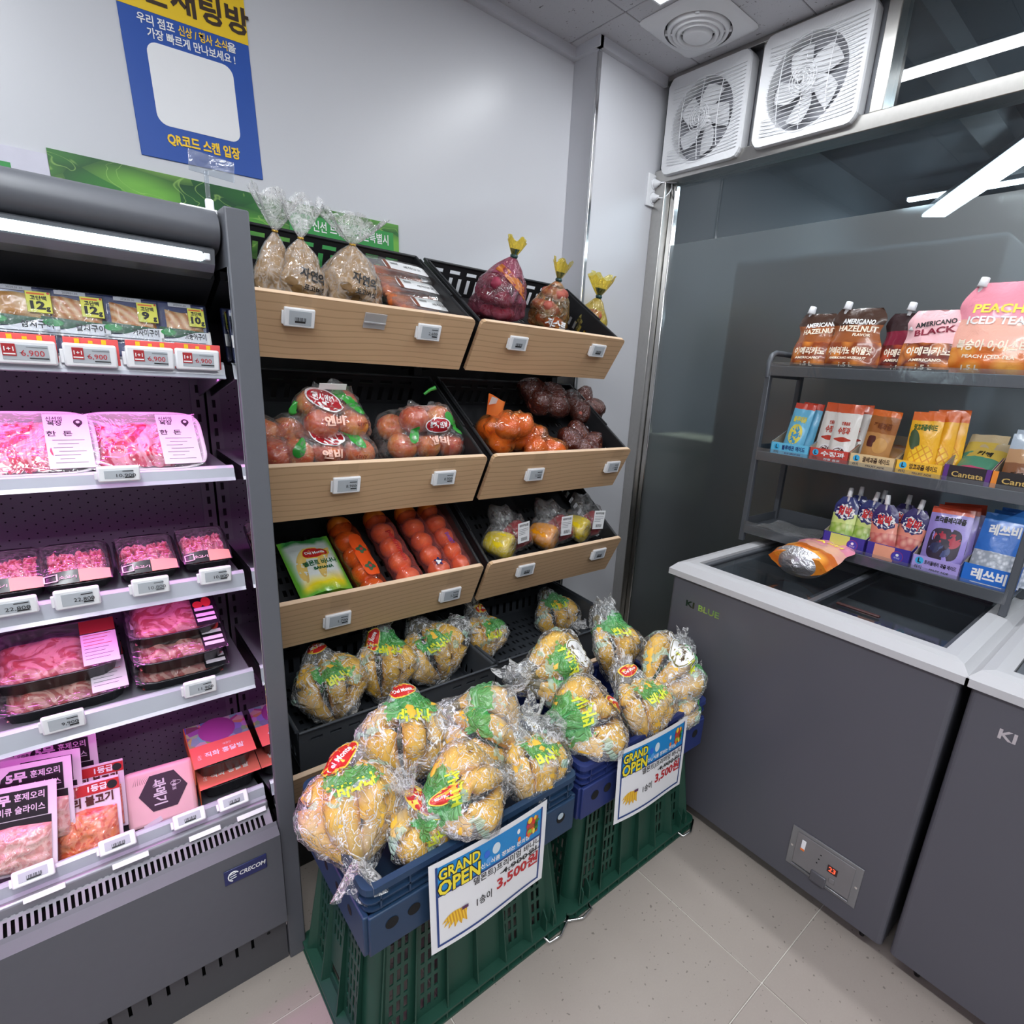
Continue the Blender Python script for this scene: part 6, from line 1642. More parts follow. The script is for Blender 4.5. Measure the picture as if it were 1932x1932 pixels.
# ---- apples
APF = film('apple_bag_film', (.98, .93, .93), .03, .7, 26, gloss=.09, streak=.08)
AG = 'apple bags with red oval badge on the second tier'
ga = [g_apple(.034, i) for i in range(3)]
def apples(px, py, hgt, cols, label, seed, rows=2, badge=(0, .062, 0), z0=0, w=1.0, mouth=True, rz=0):
    items = []; rn = random.Random(seed)
    for q in range(cols):
        items.append(('apple', ga[q % 3], (APL, APL2)[(q+seed) % 3 == 0], TR(((q-(cols-1)/2)*.064, -.030, .034), rn.uniform(-40, 40), rn.uniform(-30, 30), rn.uniform(0, 360))))
        items.append(('apple', ga[(q+1) % 3], (APL, APL2)[q % 2], TR(((q-(cols-1)/2)*.062, .036, .036), rn.uniform(-40, 40), rn.uniform(-30, 30), rn.uniform(0, 360))))
    if rows > 1:
        for q in range(cols-1): items.append(('apple', ga[q % 3], (APL2, APL)[q % 2], TR(((q-(cols-2)/2)*.062, .004, .086), rn.uniform(-40, 40), 20, rn.uniform(0, 360))))
    M = inb(1, 0, px, py, hgt*1.25, rz, sc=1.30) @ Matrix.Translation((0, 0, z0))
    r, sf, c = film_bag('apple_bag', label, 'apples', M, AG, items, APF, .005, .006, 4, seed, tail=[((1, -.1, -.5), .028, 14), ((-1, -.1, -.5), .028, 14)])
    if badge:
        x, z, rot = badge
        sf.shape(ellf(.034, .018), WINK, r, (x, 0, z), (1, 0, 0), (0, .45, .9), rot=rot, eps=.0012, name='badge_ring'); sf.shape(ellf(.0315, .0155), APR, r, (x, 0, z), (1, 0, 0), (0, .45, .9), rot=rot, eps=.0018, name='red_badge')
        sf.text('팬시엔비', .0155, WINK, r, (x, 0, z+.001), (1, 0, 0), (0, .45, .9), bold=.03, width=.044, rot=rot, eps=.0026)
        for lx, lz, ro in ((x-.060, z-.022, 60), (x+.058, z-.010, -42), (x+.035, z+.014, -50)): sf.shape(leaf(.020, .010), LEAF, r, (lx, 0, lz), (1, 0, 0), (0, .45, .9), rot=ro, name='leaf_print')
        sf.text('엔비', .019, mat('peach_ink', (250, 200, 180), .4), r, (x+.004, 0, z-.040), (1, 0, 0), (0, .45, .9), bold=.04, width=.042, eps=.002)
        sf.text('envy', .014, mat('dark_red_ink', (130, 50, 40), .4), r, (x+.060, 0, z-.044), (1, 0, 0), (0, .45, .9), eps=.002)
    if mouth:
        seal_end(r, c+Vector((0, .02, .040)), .09*w, .022, APF, seed=seed)
        G().box((c.x-.030, c.y+.018, c.z+.052), (c.x+.026, c.y+.019, c.z+.066)).obj('paper_strip', WINK, r, None)
    return r
apples(625, 800, .060, 2, 'rear apple bag leaning up behind the front left one', 3, 1, (-.020, .075, -14), .045)
apples(612, 832, .045, 3, 'front left apple bag spread across the second basket', 5, 1, (-.006, .066, -8), w=1.0)
rb = apples(800, 812, .060, 3, 'tallest apple bag with a red badge, right of the second basket', 7, 2, (.012, .082, 2))
G().tube([Vector((.004, .05, .125)), Vector((.016, .05, .138)), Vector((.028, .048, .146))], [.003, .004, .005], 8).obj('green_tie', LEAF, rb)
apples(512, 838, .040, 1, 'apple bag mostly hidden against the grey end panel', 9, 1, None, mouth=False)
# ---- onions in orange film, bulbs in brown net film
OF = film('orange_bag_film', (1, .78, .46), .10, .7, 26, (246, 160, 84), gloss=.12, streak=.14)
BNF = film('brown_net_film', (.60, .34, .26), .22, .8, 60, (120, 62, 48), gloss=.16, streak=.16)
go = g_onion(); OG = 'onion and root bags on the second tier'
def oni(n, rn, sc=1.0, m=ONI):
    return [('onion', go, m, TR(((q % 2-.5)*.060*sc+rn.uniform(-.005, .005), ((q//2) % 2-.5)*.056*sc, .028+.046*(q//4)), rn.uniform(-60, 60), rn.uniform(-60, 60), 0)) for q in range(n)]
for px, py, hh, n_, fm, lab, sd, z0, m in ((950, 815, .05, 6, OF, 'orange film bag of onions with an open mouth at the left of the right basket', 21, 0, ONI), (1022, 838, .04, 3, OF, 'small orange film bag of onions at the front middle', 22, 0, ONI), (1095, 838, .035, 4, BNF, 'brown film bag of small onions at the front right', 23, 0, ONI), (1018, 772, .05, 4, BNF, 'dark brown net bag lying on top behind the onions', 24, .045, SRD), (1095, 772, .05, 4, BNF, 'dark brown net bag at the back right of the basket', 25, .02, SRD)):
    M = inb(1, 1, px, py, hh, {21: 12, 22: -20, 23: 30, 24: -14, 25: 10}[sd], sc=1.36) @ Matrix.Translation((0, 0, z0))
    r, sf, c = film_bag('onion_bag', lab, 'onions', M, OG, oni(n_, random.Random(sd), .95, m), fm, .004, .006, 4, sd, tail=[((1, 0, -.3), .03, 14), ((-1, .2, .3), .025, 14)])
    if sd == 21:
        def mo(u, v): 
            return (c.x-.035+.05*(u-.5)*(1+.3*v), c.y+.030+.012*math.sin(u*6)+.012*v, c.z+.030+.060*v*(1-.35*u))
        G().grid(mo, 12, 6).obj('bag_mouth', mat('orange_print_film', (236, 130, 60), .35, coat=.4), r)
        G().grid(lambda u, v: (c.x-.062+.026*u, c.y+.036, c.z+.066+.024*v*(1-u*.4)), 5, 3).obj('white_flap', WINK, r)
# ---- third tier left: banana snack pack and four tubes of fruit
def m_pack():
    n = NT('green_yellow_pack'); o = n.obj(); s_ = n.sep(o); z = n.math('ADD', s_[2], n.math('MULTIPLY', n.math('SUBTRACT', n.noise(o, 14, 2), .5), .05))
    x = n.math('ADD', n.math('ABSOLUTE', s_[1]), n.math('MULTIPLY', n.noise(o, 10, 2), .02))
    c = n.ramp(n.math('DIVIDE', z, .2), [(0, srgb((96, 176, 50))), (.12, srgb((244, 222, 40))), (.30, srgb((226, 230, 226))), (.80, srgb((206, 214, 208))), (.86, srgb((60, 140, 70)))], 'LINEAR')
    e = n.ramp(x, [(.055, 0), (.07, 1)]); c = n.mix(e, c, srgb((110, 184, 60)))
    return n.done(n.pbr(c, .22, normal=n.bump(n.noise(o, 40, 3, .6, 1), .5, .004), coat=.5))
g = pouch_geo(.130, .185, .050, None, 0, 3, crump=.004)
M = inb(2, 0, 594, 1066, .04, 3)
r = empty('banana_pack', 'green and yellow printed pillow pack of bananas at the left of the third basket', 'bananas', M @ Matrix.Translation((0, -.105, .034)) @ Matrix(((0, -1, 0, 0), (0, 0, 1, 0), (-1, 0, 0, 0), (0, 0, 0, 1))) @ Matrix.Scale(1.12, 4))
g.obj('pack', m_pack(), r); sf = Surf(g)
for q in range(2): 
    sf.shape(lambda t, q=q: (.012*math.cos(t)+.010*math.sin(t)**2, .058*math.sin(t)), mat('banana_photo', (232, 196, 110), .35, coat=.3), r, (0, .034-.052*q, .095), (0, -1, 0), (0, 0, 1), rot=-14-10*q, name='banana_print')
sf.shape(CLO(.036, .020), YRIM, r, (0, -.010, .128), (0, -1, 0), (0, 0, 1), eps=.0012, name='label_ring'); sf.shape(CLO(.033, .017), RLAB, r, (0, -.010, .128), (0, -1, 0), (0, 0, 1), eps=.0016, name='printed_label')
sf.text('Del Monte', .014, WINK, r, (0, -.010, .128), (0, -1, 0), (0, 0, 1), bold=.03, width=.050, eps=.0022)
DG = mat('deep_green_ink', (24, 96, 56), .4)
sf.text('델몬트 바나나', .018, DG, r, (0, -.012, .092), (0, -1, 0), (0, 0, 1), bold=.03, width=.085, eps=.0022); sf.text('BANANA', .013, DG, r, (0, -.014, .074), (0, -1, 0), (0, 0, 1), bold=.04, width=.050, eps=.0022)
RPF = film('pink_red_film', (1, .87, .80), .10, .7, 24, (244, 140, 140), gloss=.08, streak=.10)
ORF = film('orange_red_film', (1, .88, .74), .07, .7, 24, (236, 110, 70), gloss=.08, streak=.10)
gp = g_blob(.033, .033, .029, 2, .03, 14); TGp = 'long film tubes of round orange fruit on the third tier'
for i, (px, py, fm, lab) in enumerate(((690, 1058, ORF, 'fruit tube with an orange printed panel and two leaf marks, leftmost of the four'), (757, 1040, RPF, 'fruit tube with red English lettering, second of the four'), (815, 1028, RPF, 'pink fruit tube with a small blue mark, third of the four'), (858, 1020, RPF, 'rightmost pink fruit tube beside the basket wall'))):
    M = inb(2, 0, px-16, py-2, .040, 4, sc=1.14)
    items = [('persimmon', gp, PER, TR((0, -.10+q*.055, .032), q*31, q*17, q*50)) for q in range(5)]
    r = empty('fruit_tube', lab, 'fruit', M, TGp); cme_ = gp.mesh('persimmon', PER) if i == 0 else cme_
    for nm, g_, m_, X in items: link(nm, cme_, r, X)
    def tb(u, v, i=i):
        ph = u*2*PI; y = -.148+.34*v
        k = min(1, (v*9+.05))**.5*(1 if v < .72 else max(.16, 1-((v-.72)/.12)**1.5) if v < .84 else .16+.55*(v-.84)/.16)
        rr = (.0385+.0012*math.cos((y+.10)/.055*2*PI))*k*(1+.05*mnoise.noise(Vector((math.cos(ph)*2+i, math.sin(ph)*2, y*30)))+.04*math.sin(ph*7+i)*(v > .74))
        return (rr*math.cos(ph), y, .034+rr*math.sin(ph)*.96)
    g_ = G().grid(tb, 28, 40, True); g_.obj('film', fm, r); sf = Surf(g_)
    U_, R_ = (0, 1, 0), (1, 0, 0)
    if i == 0:
        sf.shape(ellf(.022, .070, 0, 4, 0, .5), mat('bright_orange_panel', (244, 90, 34), .3, coat=.3), r, (.008, -.010, .07), R_, U_, name='printed_panel')
        for yy in (-.052, 0.006): sf.shape(ellf(.012, .012, .28, 4, .8), mat('leaf_mark_green', (60, 96, 66), .4), r, (.006, yy, .07), R_, U_, eps=.0014, name='leaf_mark')
        for yy in (-.052, 0.006): sf.shape(ellf(.0045, .0045), REDINK, r, (.006, yy, .07), R_, U_, eps=.002, name='leaf_mark_centre', na=12, nr=1)
    if i == 1: sf.text('persimmon', .020, REDINK, r, (0, -.01, .07), (0, -1, 0), (1, 0, 0), bold=.02, width=.11)
    if i == 2:
        sf.shape(ellf(.010, .012, .3, 5), mat('navy_mark', (40, 36, 90), .4), r, (-.010, -.092, .07), R_, U_, name='printed_mark'); sf.shape(ellf(.006, .007, .3, 3), WINK, r, (-.012, -.094, .07), R_, U_, eps=.0014, name='printed_mark')
    if i == 3: sf.text('SWEET', .014, mat('violet_ink', (100, 70, 170), .4), r, (-.012, -.02, .07), (0, -1, 0), (1, 0, 0), bold=.02, width=.045)
# ---- third tier right: peppers
PEF = film('pepper_bag_film', (.98, .98, .98), .02, .8, 30, gloss=.08, streak=.12)
gpp = g_pepper(.038); PG = 'pepper bags with white labels on the third tier'
for i, (px, py, m1, lab, rz) in enumerate(((956, 1020, PEPY, 'bag of one yellow and one red pepper, leftmost in the third basket', 10), (1038, 1005, PPO, 'bag of one orange and one red pepper, middle of the third basket', 4), (1100, 992, PEPY, 'bag of one yellow and one red pepper, rightmost in the third basket', -4))):
    M = inb(2, 1, px, py, .045, rz, sc=1.28)
    items = [('pepper', gpp, m1, TR((-.032, -.004, .036), 70, 10, 20)), ('pepper', gpp, PPR, TR((.036, .004, .034), 60, -20, 100))]
    r, sf, c = film_bag('pepper_bag', lab, 'peppers', M, PG, items, PEF, .004, .005, 4, 50+i, tail=[((.1, 1, .9), .05, 5)], extra=[(0, .06, .06)])
    for q in (-.032, .036): G().tube([(q, -.004, .06), (q+.003, .0, .072)], .004, 8).obj('stalk', GST, r)
    lx = .022
    q = G().rbox((-.022, -.0006, -.030), (.022, .0, .030), .0004, 1).obj('paper_label', PAPER, r, TR((lx, -.022, .086), -32, 0, -3))
    text('파프리카(2입)', .0075, INK, q, (0, -.0010, .021), bold=.03, width=.034)
    for z in (.010, .005, 0, -.005): G().box((-.018, -.0010, z), (.006+.010*(z > 0), -.0007, z+.0010)).obj('printed_line', GREYINK, q)
    for b in range(8): G().box((-.010+b*.003, -.0010, -.024), (-.010+b*.003+.0008+.0008*(b % 2), -.0007, -.014)).obj('barcode_bar', INK, q)
# ================================================================== products in the meat case
NVY = mat('fish_pack_navy', (34, 46, 100), .3, coat=.4); DGR = mat('fish_pack_green', (22, 84, 50), .4); LGR = mat('logo_green', (40, 150, 70), .4); STK = mat('sticker_yellow', (232, 230, 90), .45)
def m_fish(name, c1, c2, sc, rot):
    n = NT(name); o = n.obj(); w_ = n.n('TexWave', wave_type='BANDS', bands_direction='X'); n.set(w_.inputs['Vector'], n.mp(o, (1, 1, 1), (0, rot, 0))); w_.inputs['Scale'].default_value = sc; w_.inputs['Distortion'].default_value = 4; w_.inputs['Detail'].default_value = 2
    f = n.noise(o, 60, 3)
    return n.done(n.pbr(n.mix(n.math('MULTIPLY', w_.outputs[1], .7), n.mix(f, srgb(c1), srgb(c2)), srgb((246, 214, 160))), .35, coat=.3))
FS = [m_fish('grilled_fish_a', (226, 170, 84), (200, 120, 44), 6, .2), m_fish('grilled_fish_b', (204, 110, 60), (230, 160, 100), 30, .4), m_fish('grilled_fish_c', (190, 96, 24), (214, 136, 54), 30, .9), m_fish('grilled_fish_d', (184, 100, 46), (218, 150, 84), 24, .5)]
def fish_pack(x, y, z, i, nm, num, label, w=.082, h=.098):
    r = empty('fish_pack', label, 'fish pack', TR((x, y, z), -14, 0, 0), 'grilled fish packs on the top case shelf')
    G().rbox((-w/2, 0, 0), (w/2, .010, h), .003).obj('pack', NVY, r)
    def fl(u, v): 
        e = min(1, min(u, 1-u)*7)*min(1, min(v, 1-v)*7)
        return (-w*.34+w*.74*u, -.001-.005*e**.5-.0012*mnoise.noise(Vector((u*5, v*5, i))), h*.50+h*.36*v+.003*math.sin(u*4+i))
    G().grid(fl, 14, 10).obj('fish_fillet', FS[i % 4], r)
    y_ = -.0016
    def sw(u): return h*(.30+.06*math.sin(u*PI*1.0+2.6))
    g = G().grid(lambda u, v: (-w/2+w*u, y_-.0045, h*(.37+.02*u)+(h*(.55-.05*u)-h*(.37+.02*u))*v), 10, 1); g.obj('green_band', DGR, r)
    G().grid(lambda u, v: (-w/2+w*u, y_-.0052, h*(.27)+v*h*(.07+.16/(1+math.exp(-(u-.5)*9)))), 16, 1).obj('white_swoosh', WINK, r)
    G().disc((-w*.34, y_-.0060, h*.455), w*.15, 'y', 22, h*.055).obj('logo_oval', LGR, r)
    text(nm, .0125, INK, r, (w*.20, y_-.0060, h*.405), bold=.02, width=w*.44)
    G().box((-w*.44, y_-.0060, h*.295), (w*.40, y_-.0056, h*.307)).obj('printed_line', GREYINK, r)
    G().rbox((w*.10, -.0105, h*.58), (w*.44, -.0088, h*.90), .0006, 1).obj('sticker', STK, r)
    text('고단백', .0075, INK, r, (w*.27, -.0110, h*.795), bold=.03, width=w*.22)
    text(num, .0155, INK, r, (w*.23, -.0110, h*.685), bold=.05, width=w*.055+w*.075*len(num)); text('g', .010, INK, r, (w*.385, -.0110, h*.655), bold=.05)
    G().box((w*.12, -.0110, h*.85), (w*.36, -.0106, h*.875)).obj('printed_line', mat('orange_mark', (235,120,50), .5), r); G().disc((w*.41, -.0112, h*.88), w*.02, 'y', 10).obj('red_dot', REDINK, r)
    G().rbox((-w*.26, -.0018, h*.92), (w*.20, -.0004, h*.985), .0005, 1).obj('date_label', PAPER, r)
    text('2024.01.30', .0042, GREYINK, r, (-w*.03, -.0022, h*.95))
    g = G().grid(lambda u, v: (-w/2+w*u, -.0012-.0105*math.sin(u*PI)**.3*math.sin(v*PI)**.3, h*v), 14, 14); g.obj('film', film('pack_film', (.97, .98, 1), .015, .5, 30, gloss=.05), r)
    return r
nmz = (('삼치구이', '12'), ('갈치구이', '12'), ('가자미구이', '9'), ('고등어구이', '10'))
for i, (px, w) in enumerate(((48, .084), (150, .082), (256, .080), (352, .072))):
    p = at(px, 640, 'y', -.775); kind = ('mackerel', 'hairtail', 'flounder', 'striped mackerel')[i]
    fish_pack(p.x, -.775, 1.348, i, nmz[i][0], nmz[i][1], ('leftmost grilled fish pack with a yellow 12 g sticker', 'second grilled fish pack, coarse-grained fillet, 12 g sticker', 'third grilled fish pack with a yellow 9 g sticker', 'rightmost grilled fish pack with a yellow 10 g sticker')[i], w)
    fish_pack(p.x+.006, -.752, 1.350, i, nmz[i][0], nmz[i][1], ('hidden twin behind the leftmost grilled fish pack', 'hidden twin behind the second grilled fish pack from the left', 'hidden twin behind the third grilled fish pack from the left', 'hidden twin behind the rightmost grilled fish pack')[i], w)
# ---- meat
def m_meat(name, c1, c2, fat, sc, thr=.06, rough=.3):
    n = NT(name); o = n.obj(); q = n.n('TexNoise'); q.inputs['Scale'].default_value = 18; n.set(q.inputs['Vector'], o)
    v = n.math('MULTIPLY', n.math('ABSOLUTE', n.math('SUBTRACT', n.noise(n.mix(.02, o, q.outputs[1]), sc*.75, 4, .6, 1.2), .5)), 1.6); f = n.noise(o, 90, 3)
    c = n.mix(f, srgb(c1), srgb(c2)); c = n.mix(n.ramp(v, [(thr*.5, 1), (thr, 0)]), c, srgb(fat))
    return n.done(n.pbr(c, rough, normal=n.bump(n.noise(o, 60, 3), .4, .002), coat=.4))
PORK = m_meat('pork_neck', (186, 34, 64), (200, 56, 84), (222, 150, 164), 20, .10); BEEF = m_meat('beef_slices', (160, 34, 50), (190, 60, 74), (226, 150, 150), 60, .10); RIBM = m_meat('raw_ribs', (150, 50, 48), (176, 84, 78), (206, 150, 140), 22, .12)
DUCK = m_meat('smoked_duck', (214, 140, 130), (226, 168, 150), (236, 196, 180), 40, .10); SPICY = m_meat('spicy_duck', (226, 66, 24), (240, 110, 40), (250, 150, 90), 55, .16)
WTR = mat('white_foam_tray', (206, 200, 206), .5); BTR = mat('black_tray', (26, 26, 30), .3, coat=.2)
TFILM = film('tray_film', (.98, .98, .98), .02, .4, 20, gloss=.06, streak=.05)
def tray(r, w, d, h, m, rad=.15, rib=True, rimw=.006):
    def sq(ph, p=5): c_, s_ = math.cos(ph), math.sin(ph); k = (abs(c_)**p+abs(s_)**p)**(-1/p); return c_*k, s_*k
    R_ = [(0, .003), (.80, .003), (.86, .006), (.93, h-.002), (1-.0, h), (1.0, h-.003), (.95, h-.004), (.88, .003), (.82, 0), (0, 0)]
    def f(u, v):
        j = int(round(v*(len(R_)-1))); k, z = R_[j]; x, y = sq(u*2*PI)
        b = 1+(.012*math.sin(u*2*PI*26) if rib and 2 <= j <= 7 and j not in (4, 5) else 0)
        return (w/2*k*x*b, d/2*k*y*b, z)
    return G().grid(f, 104, len(R_)-1, True).obj('tray', m, r)
def slab(r, x0, x1, y0, y1, z, hgt, m, seed, name='meat', folds=6, amp=.005):
    def f(u, v):
        e = (min(1, min(u, 1-u)*5)*min(1, min(v, 1-v)*5))**.5
        x = x0+(x1-x0)*u; y = y0+(y1-y0)*v
        x += .006*mnoise.noise(Vector((v*4, seed, 0))); y += .006*mnoise.noise(Vector((u*4, 0, seed)))
        return (x, y, z+e*(hgt+amp*math.sin(u*folds*PI+3*mnoise.noise(Vector((u*2, v*2, seed))))+amp*1.3*mnoise.noise(Vector((u*6, v*6, seed)))))
    return G().grid(f, 30, 20).obj(name, m, r)
PLB = mat('pale_label', (216, 204, 216), .5)
def tray_M(px, py, yv, zb, rx, rz=0):
    p = at(px, py, 'y', yv); return TR((p.x, yv, zb), rx, 0, rz), p
# shelf 2: white trays propped up
for i, (px, w, lab) in enumerate(((60, .165, 'white foam tray of sliced pork belly cut by the left picture edge'), (272, .178, 'white foam tray of marbled pork neck with a printed label'))):
    p = at(px, 845, 'y', -.745)
    r = empty('meat_tray', lab, 'meat tray', TR((p.x, -.752, 1.196), 50, 0, 0), 'white trays on the second case shelf')
    w_, d_ = w, .118
    tray(r, w_, d_, .022, WTR, rib=False)
    if i == 0:
        for q in range(6): slab(r, -.075+q*.016, -.050+q*.016, -.045, .045, .006+.001*q, .010, PORK, q+3, 'meat_slice', 1, .002)
    else:
        slab(r, -.066, -.006, -.044, .044, .006, .014, PORK, 2, 'meat_slice', 2, .003); slab(r, -.018, .038, -.044, .044, .007, .015, PORK, 5, 'meat_slice', 2, .003)
    G().grid(lambda u, v: (-w_/2*.93+w_*.93*u, -d_/2*.93+d_*.93*v, .0225), 8, 6).obj('film', TFILM, r)
    lx = w_*.27
    q = G().box((lx-.026, -.050, .0232), (lx+.030, .052, .0236)).obj('printed_label', PLB, r)
    def T(b, s_, m, x, y, wd=None): text(b, s_, m, q, (lx+x, y, .0241), (1, 0, 0), (0, 1, 0), bold=.02, width=wd)
    T('신선의', .010, INK, -.012, .042, .020); T('목장', .010, INK, -.012, .034, .018)
    G().disc((lx+.017, .036, .0241), .006, 'z', 16).obj('pin_mark', INK, q); G().disc((lx+.017, .0365, .0244), .0025, 'z', 12).obj('pin_hole', PLB, q); G().add([(lx+.012, .033, .0241), (lx+.017, .026, .0241), (lx+.022, .033, .0241)], [(0, 1, 2)]).obj('pin_tip', INK, q)
    T('한  돈', .011, INK, -.008, .014, .032)
    for z in range(7): G().box((lx-.018+.006*(z % 2), .002-z*.007, .0238), (lx+.022-.008*(z % 3), .0028-z*.007, .0241)).obj('printed_line', GREYINK, q)
# shelf 3: black trays of sliced beef
PINKL = mat('coral_label', (244, 150, 140), .5)
for i, (px, py, z, w, lab) in enumerate(((18, 1085, .976, .095, 'small black tray of sliced beef cut by the left picture edge'), (146, 1078, .976, .100, 'black tray of sliced beef above the 22,800 won tag'), (277, 1056, .976, .094, 'black tray of sliced beef, third on its shelf'), (388, 1034, .980, .086, 'black tray of sliced beef at the right end against the mirror'))):
    p = at(px, py, 'y', -.735)
    r = empty('meat_tray', lab, 'meat tray', TR((min(p.x, -.098), -.735, z), 26, 0, 0), 'black beef trays on the third case shelf')
    d_ = .105; tray(r, w, d_, .026, BTR)
    rn = random.Random(i)
    for q in range(4): slab(r, -w*.40+q*w*.19, -w*.40+q*w*.19+w*.24, -.032, .034, .008, .020, BEEF, q+i*7, 'meat_roll', 1.5, .003)
    G().grid(lambda u, v: (-w/2*.9+w*.9*u, -d_/2*.92+d_*.92*v, .0268+.012*(math.sin(u*PI)*math.sin(v*PI))**.5), 16, 12).obj('clear_lid', film('lid_film', (.96, .96, .97), .02, .7, 30, gloss=.10, streak=.05), r)
    q = G().grid(lambda u, v: (-w*.46+w*.92*u, -d_*.50+d_*.20*v, .0290+.010*math.sin(u*PI)**.5*v), 12, 2).obj('sleeve', BTR, r)
    G().grid(lambda u, v: (w*.02+w*.42*u, -d_*.50+d_*.19*v, .0300+.010*math.sin((.52+u*.44)*PI)**.5*v), 6, 2).obj('coral_label', PINKL, r)
    text('소고기', .0085, mat('pale_pink_ink', (236, 190, 200), .5), r, (-w*.12, -d_*.41, .0345), (1, 0, 0), (0, 1, .1), bold=.02); G().add([( -w*.43, -d_*.47, .0315), (-w*.25, -d_*.47, .0340), (-w*.25, -d_*.34, .0375), (-w*.43, -d_*.34, .034), (-w*.41, -d_*.455, .0318), (-w*.27, -d_*.455, .034), (-w*.27, -d_*.355, .037), (-w*.41, -d_*.355, .0338)], [(0, 1, 5, 4), (1, 2, 6, 5), (2, 3, 7, 6), (3, 0, 4, 7)]).obj('frame_print', mat('pale_pink_ink', (236, 190, 200), .5), r)
# shelf 4: stacks of deep black trays
def deep(px, zb, w, lab, kind, y=-.725, rx=22, top=True):
    p = at(px, 1230, 'y', y)
    r = empty('meat_tray', lab, 'meat tray', TR((p.x, y, zb), rx, 0, 0), 'deep black trays on the fourth case shelf')
    d_ = .130; tray(r, w, d_, .038, BTR)
    slab(r, -w*.42, w*.42 if kind else w*.30, -.050, .050, .010, .022, RIBM, int(px), 'meat', 4, .004)
    G().grid(lambda u, v: (-w/2*.95+w*.95*u, -d_/2*.95+d_*.95*v, .0385), 8, 6).obj('film', TFILM, r)
    PKI = mat('pale_pink_ink', (236, 190, 200), .5)
    if kind == 0:
        q = G().box((w*.20, -d_*.44, .0389), (w*.48, d_*.16, .0393)).obj('printed_label', PLB, r)
        for z in range(8): G().box((w*.22, d_*.12-z*d_*.065, .0395), (w*(.44-.03*(z % 3)), d_*.128-z*d_*.065, .0397)).obj('printed_line', GREYINK if z > 3 else REDINK, q)
        G().box((w*.20, d_*.18, .0389), (w*.48, d_*.44, .0392)).obj('picture_label', mat('dish_photo', (150, 60, 50), .5), r)
    else:
        q = G().box((w*.22, -d_*.46, .0389), (w*.47, d_*.46, .0392)).obj('printed_label', BTR, r)
        text('양념구이', .014, PKI, q, (w*.34, d_*.33, .0396), (1, 0, 0), (0, 1, 0), bold=.03, width=w*.20)
        G().disc((w*.39, d_*.04, .0396), w*.055, 'z', 16, d_*.11).obj('dish_picture', mat('dish_red', (206, 70, 60), .5), q); G().disc((w*.29, .0, .0396), w*.055, 'z', 16, d_*.08).obj('dish_picture', mat('dish_red', (206, 70, 60), .5), q)
        for z in (-.14, -.27, -.38): G().box((w*.24, d_*z, .0395), (w*.45, d_*(z+.07), .0397)).obj('label_strip', PLB, q)
        G().rbox((-w*.44, d_*.26, .0389), (-w*.16, d_*.44, .0393), .0002, 1).obj('white_sticker', PLB, r); text('특가', .013, INK, r, (-w*.30, d_*.35, .0397), (1, 0, 0), (0, 1, 0), bold=.04)
    return r
deep(110, .752, .185, 'lower deep tray of ribs at the left of the fourth shelf', 0)
deep(104, .798, .185, 'upper deep tray of ribs at the left, with a pale printed label', 0, -.705)
deep(336, .748, .160, 'lowest deep black tray at the right end of the fourth shelf', 1)
deep(338, .788, .160, 'middle deep black tray of seasoned meat with a white sticker', 1)
deep(332, .828, .155, 'top deep black tray at the right, half in shade under the shelf', 1, -.695)
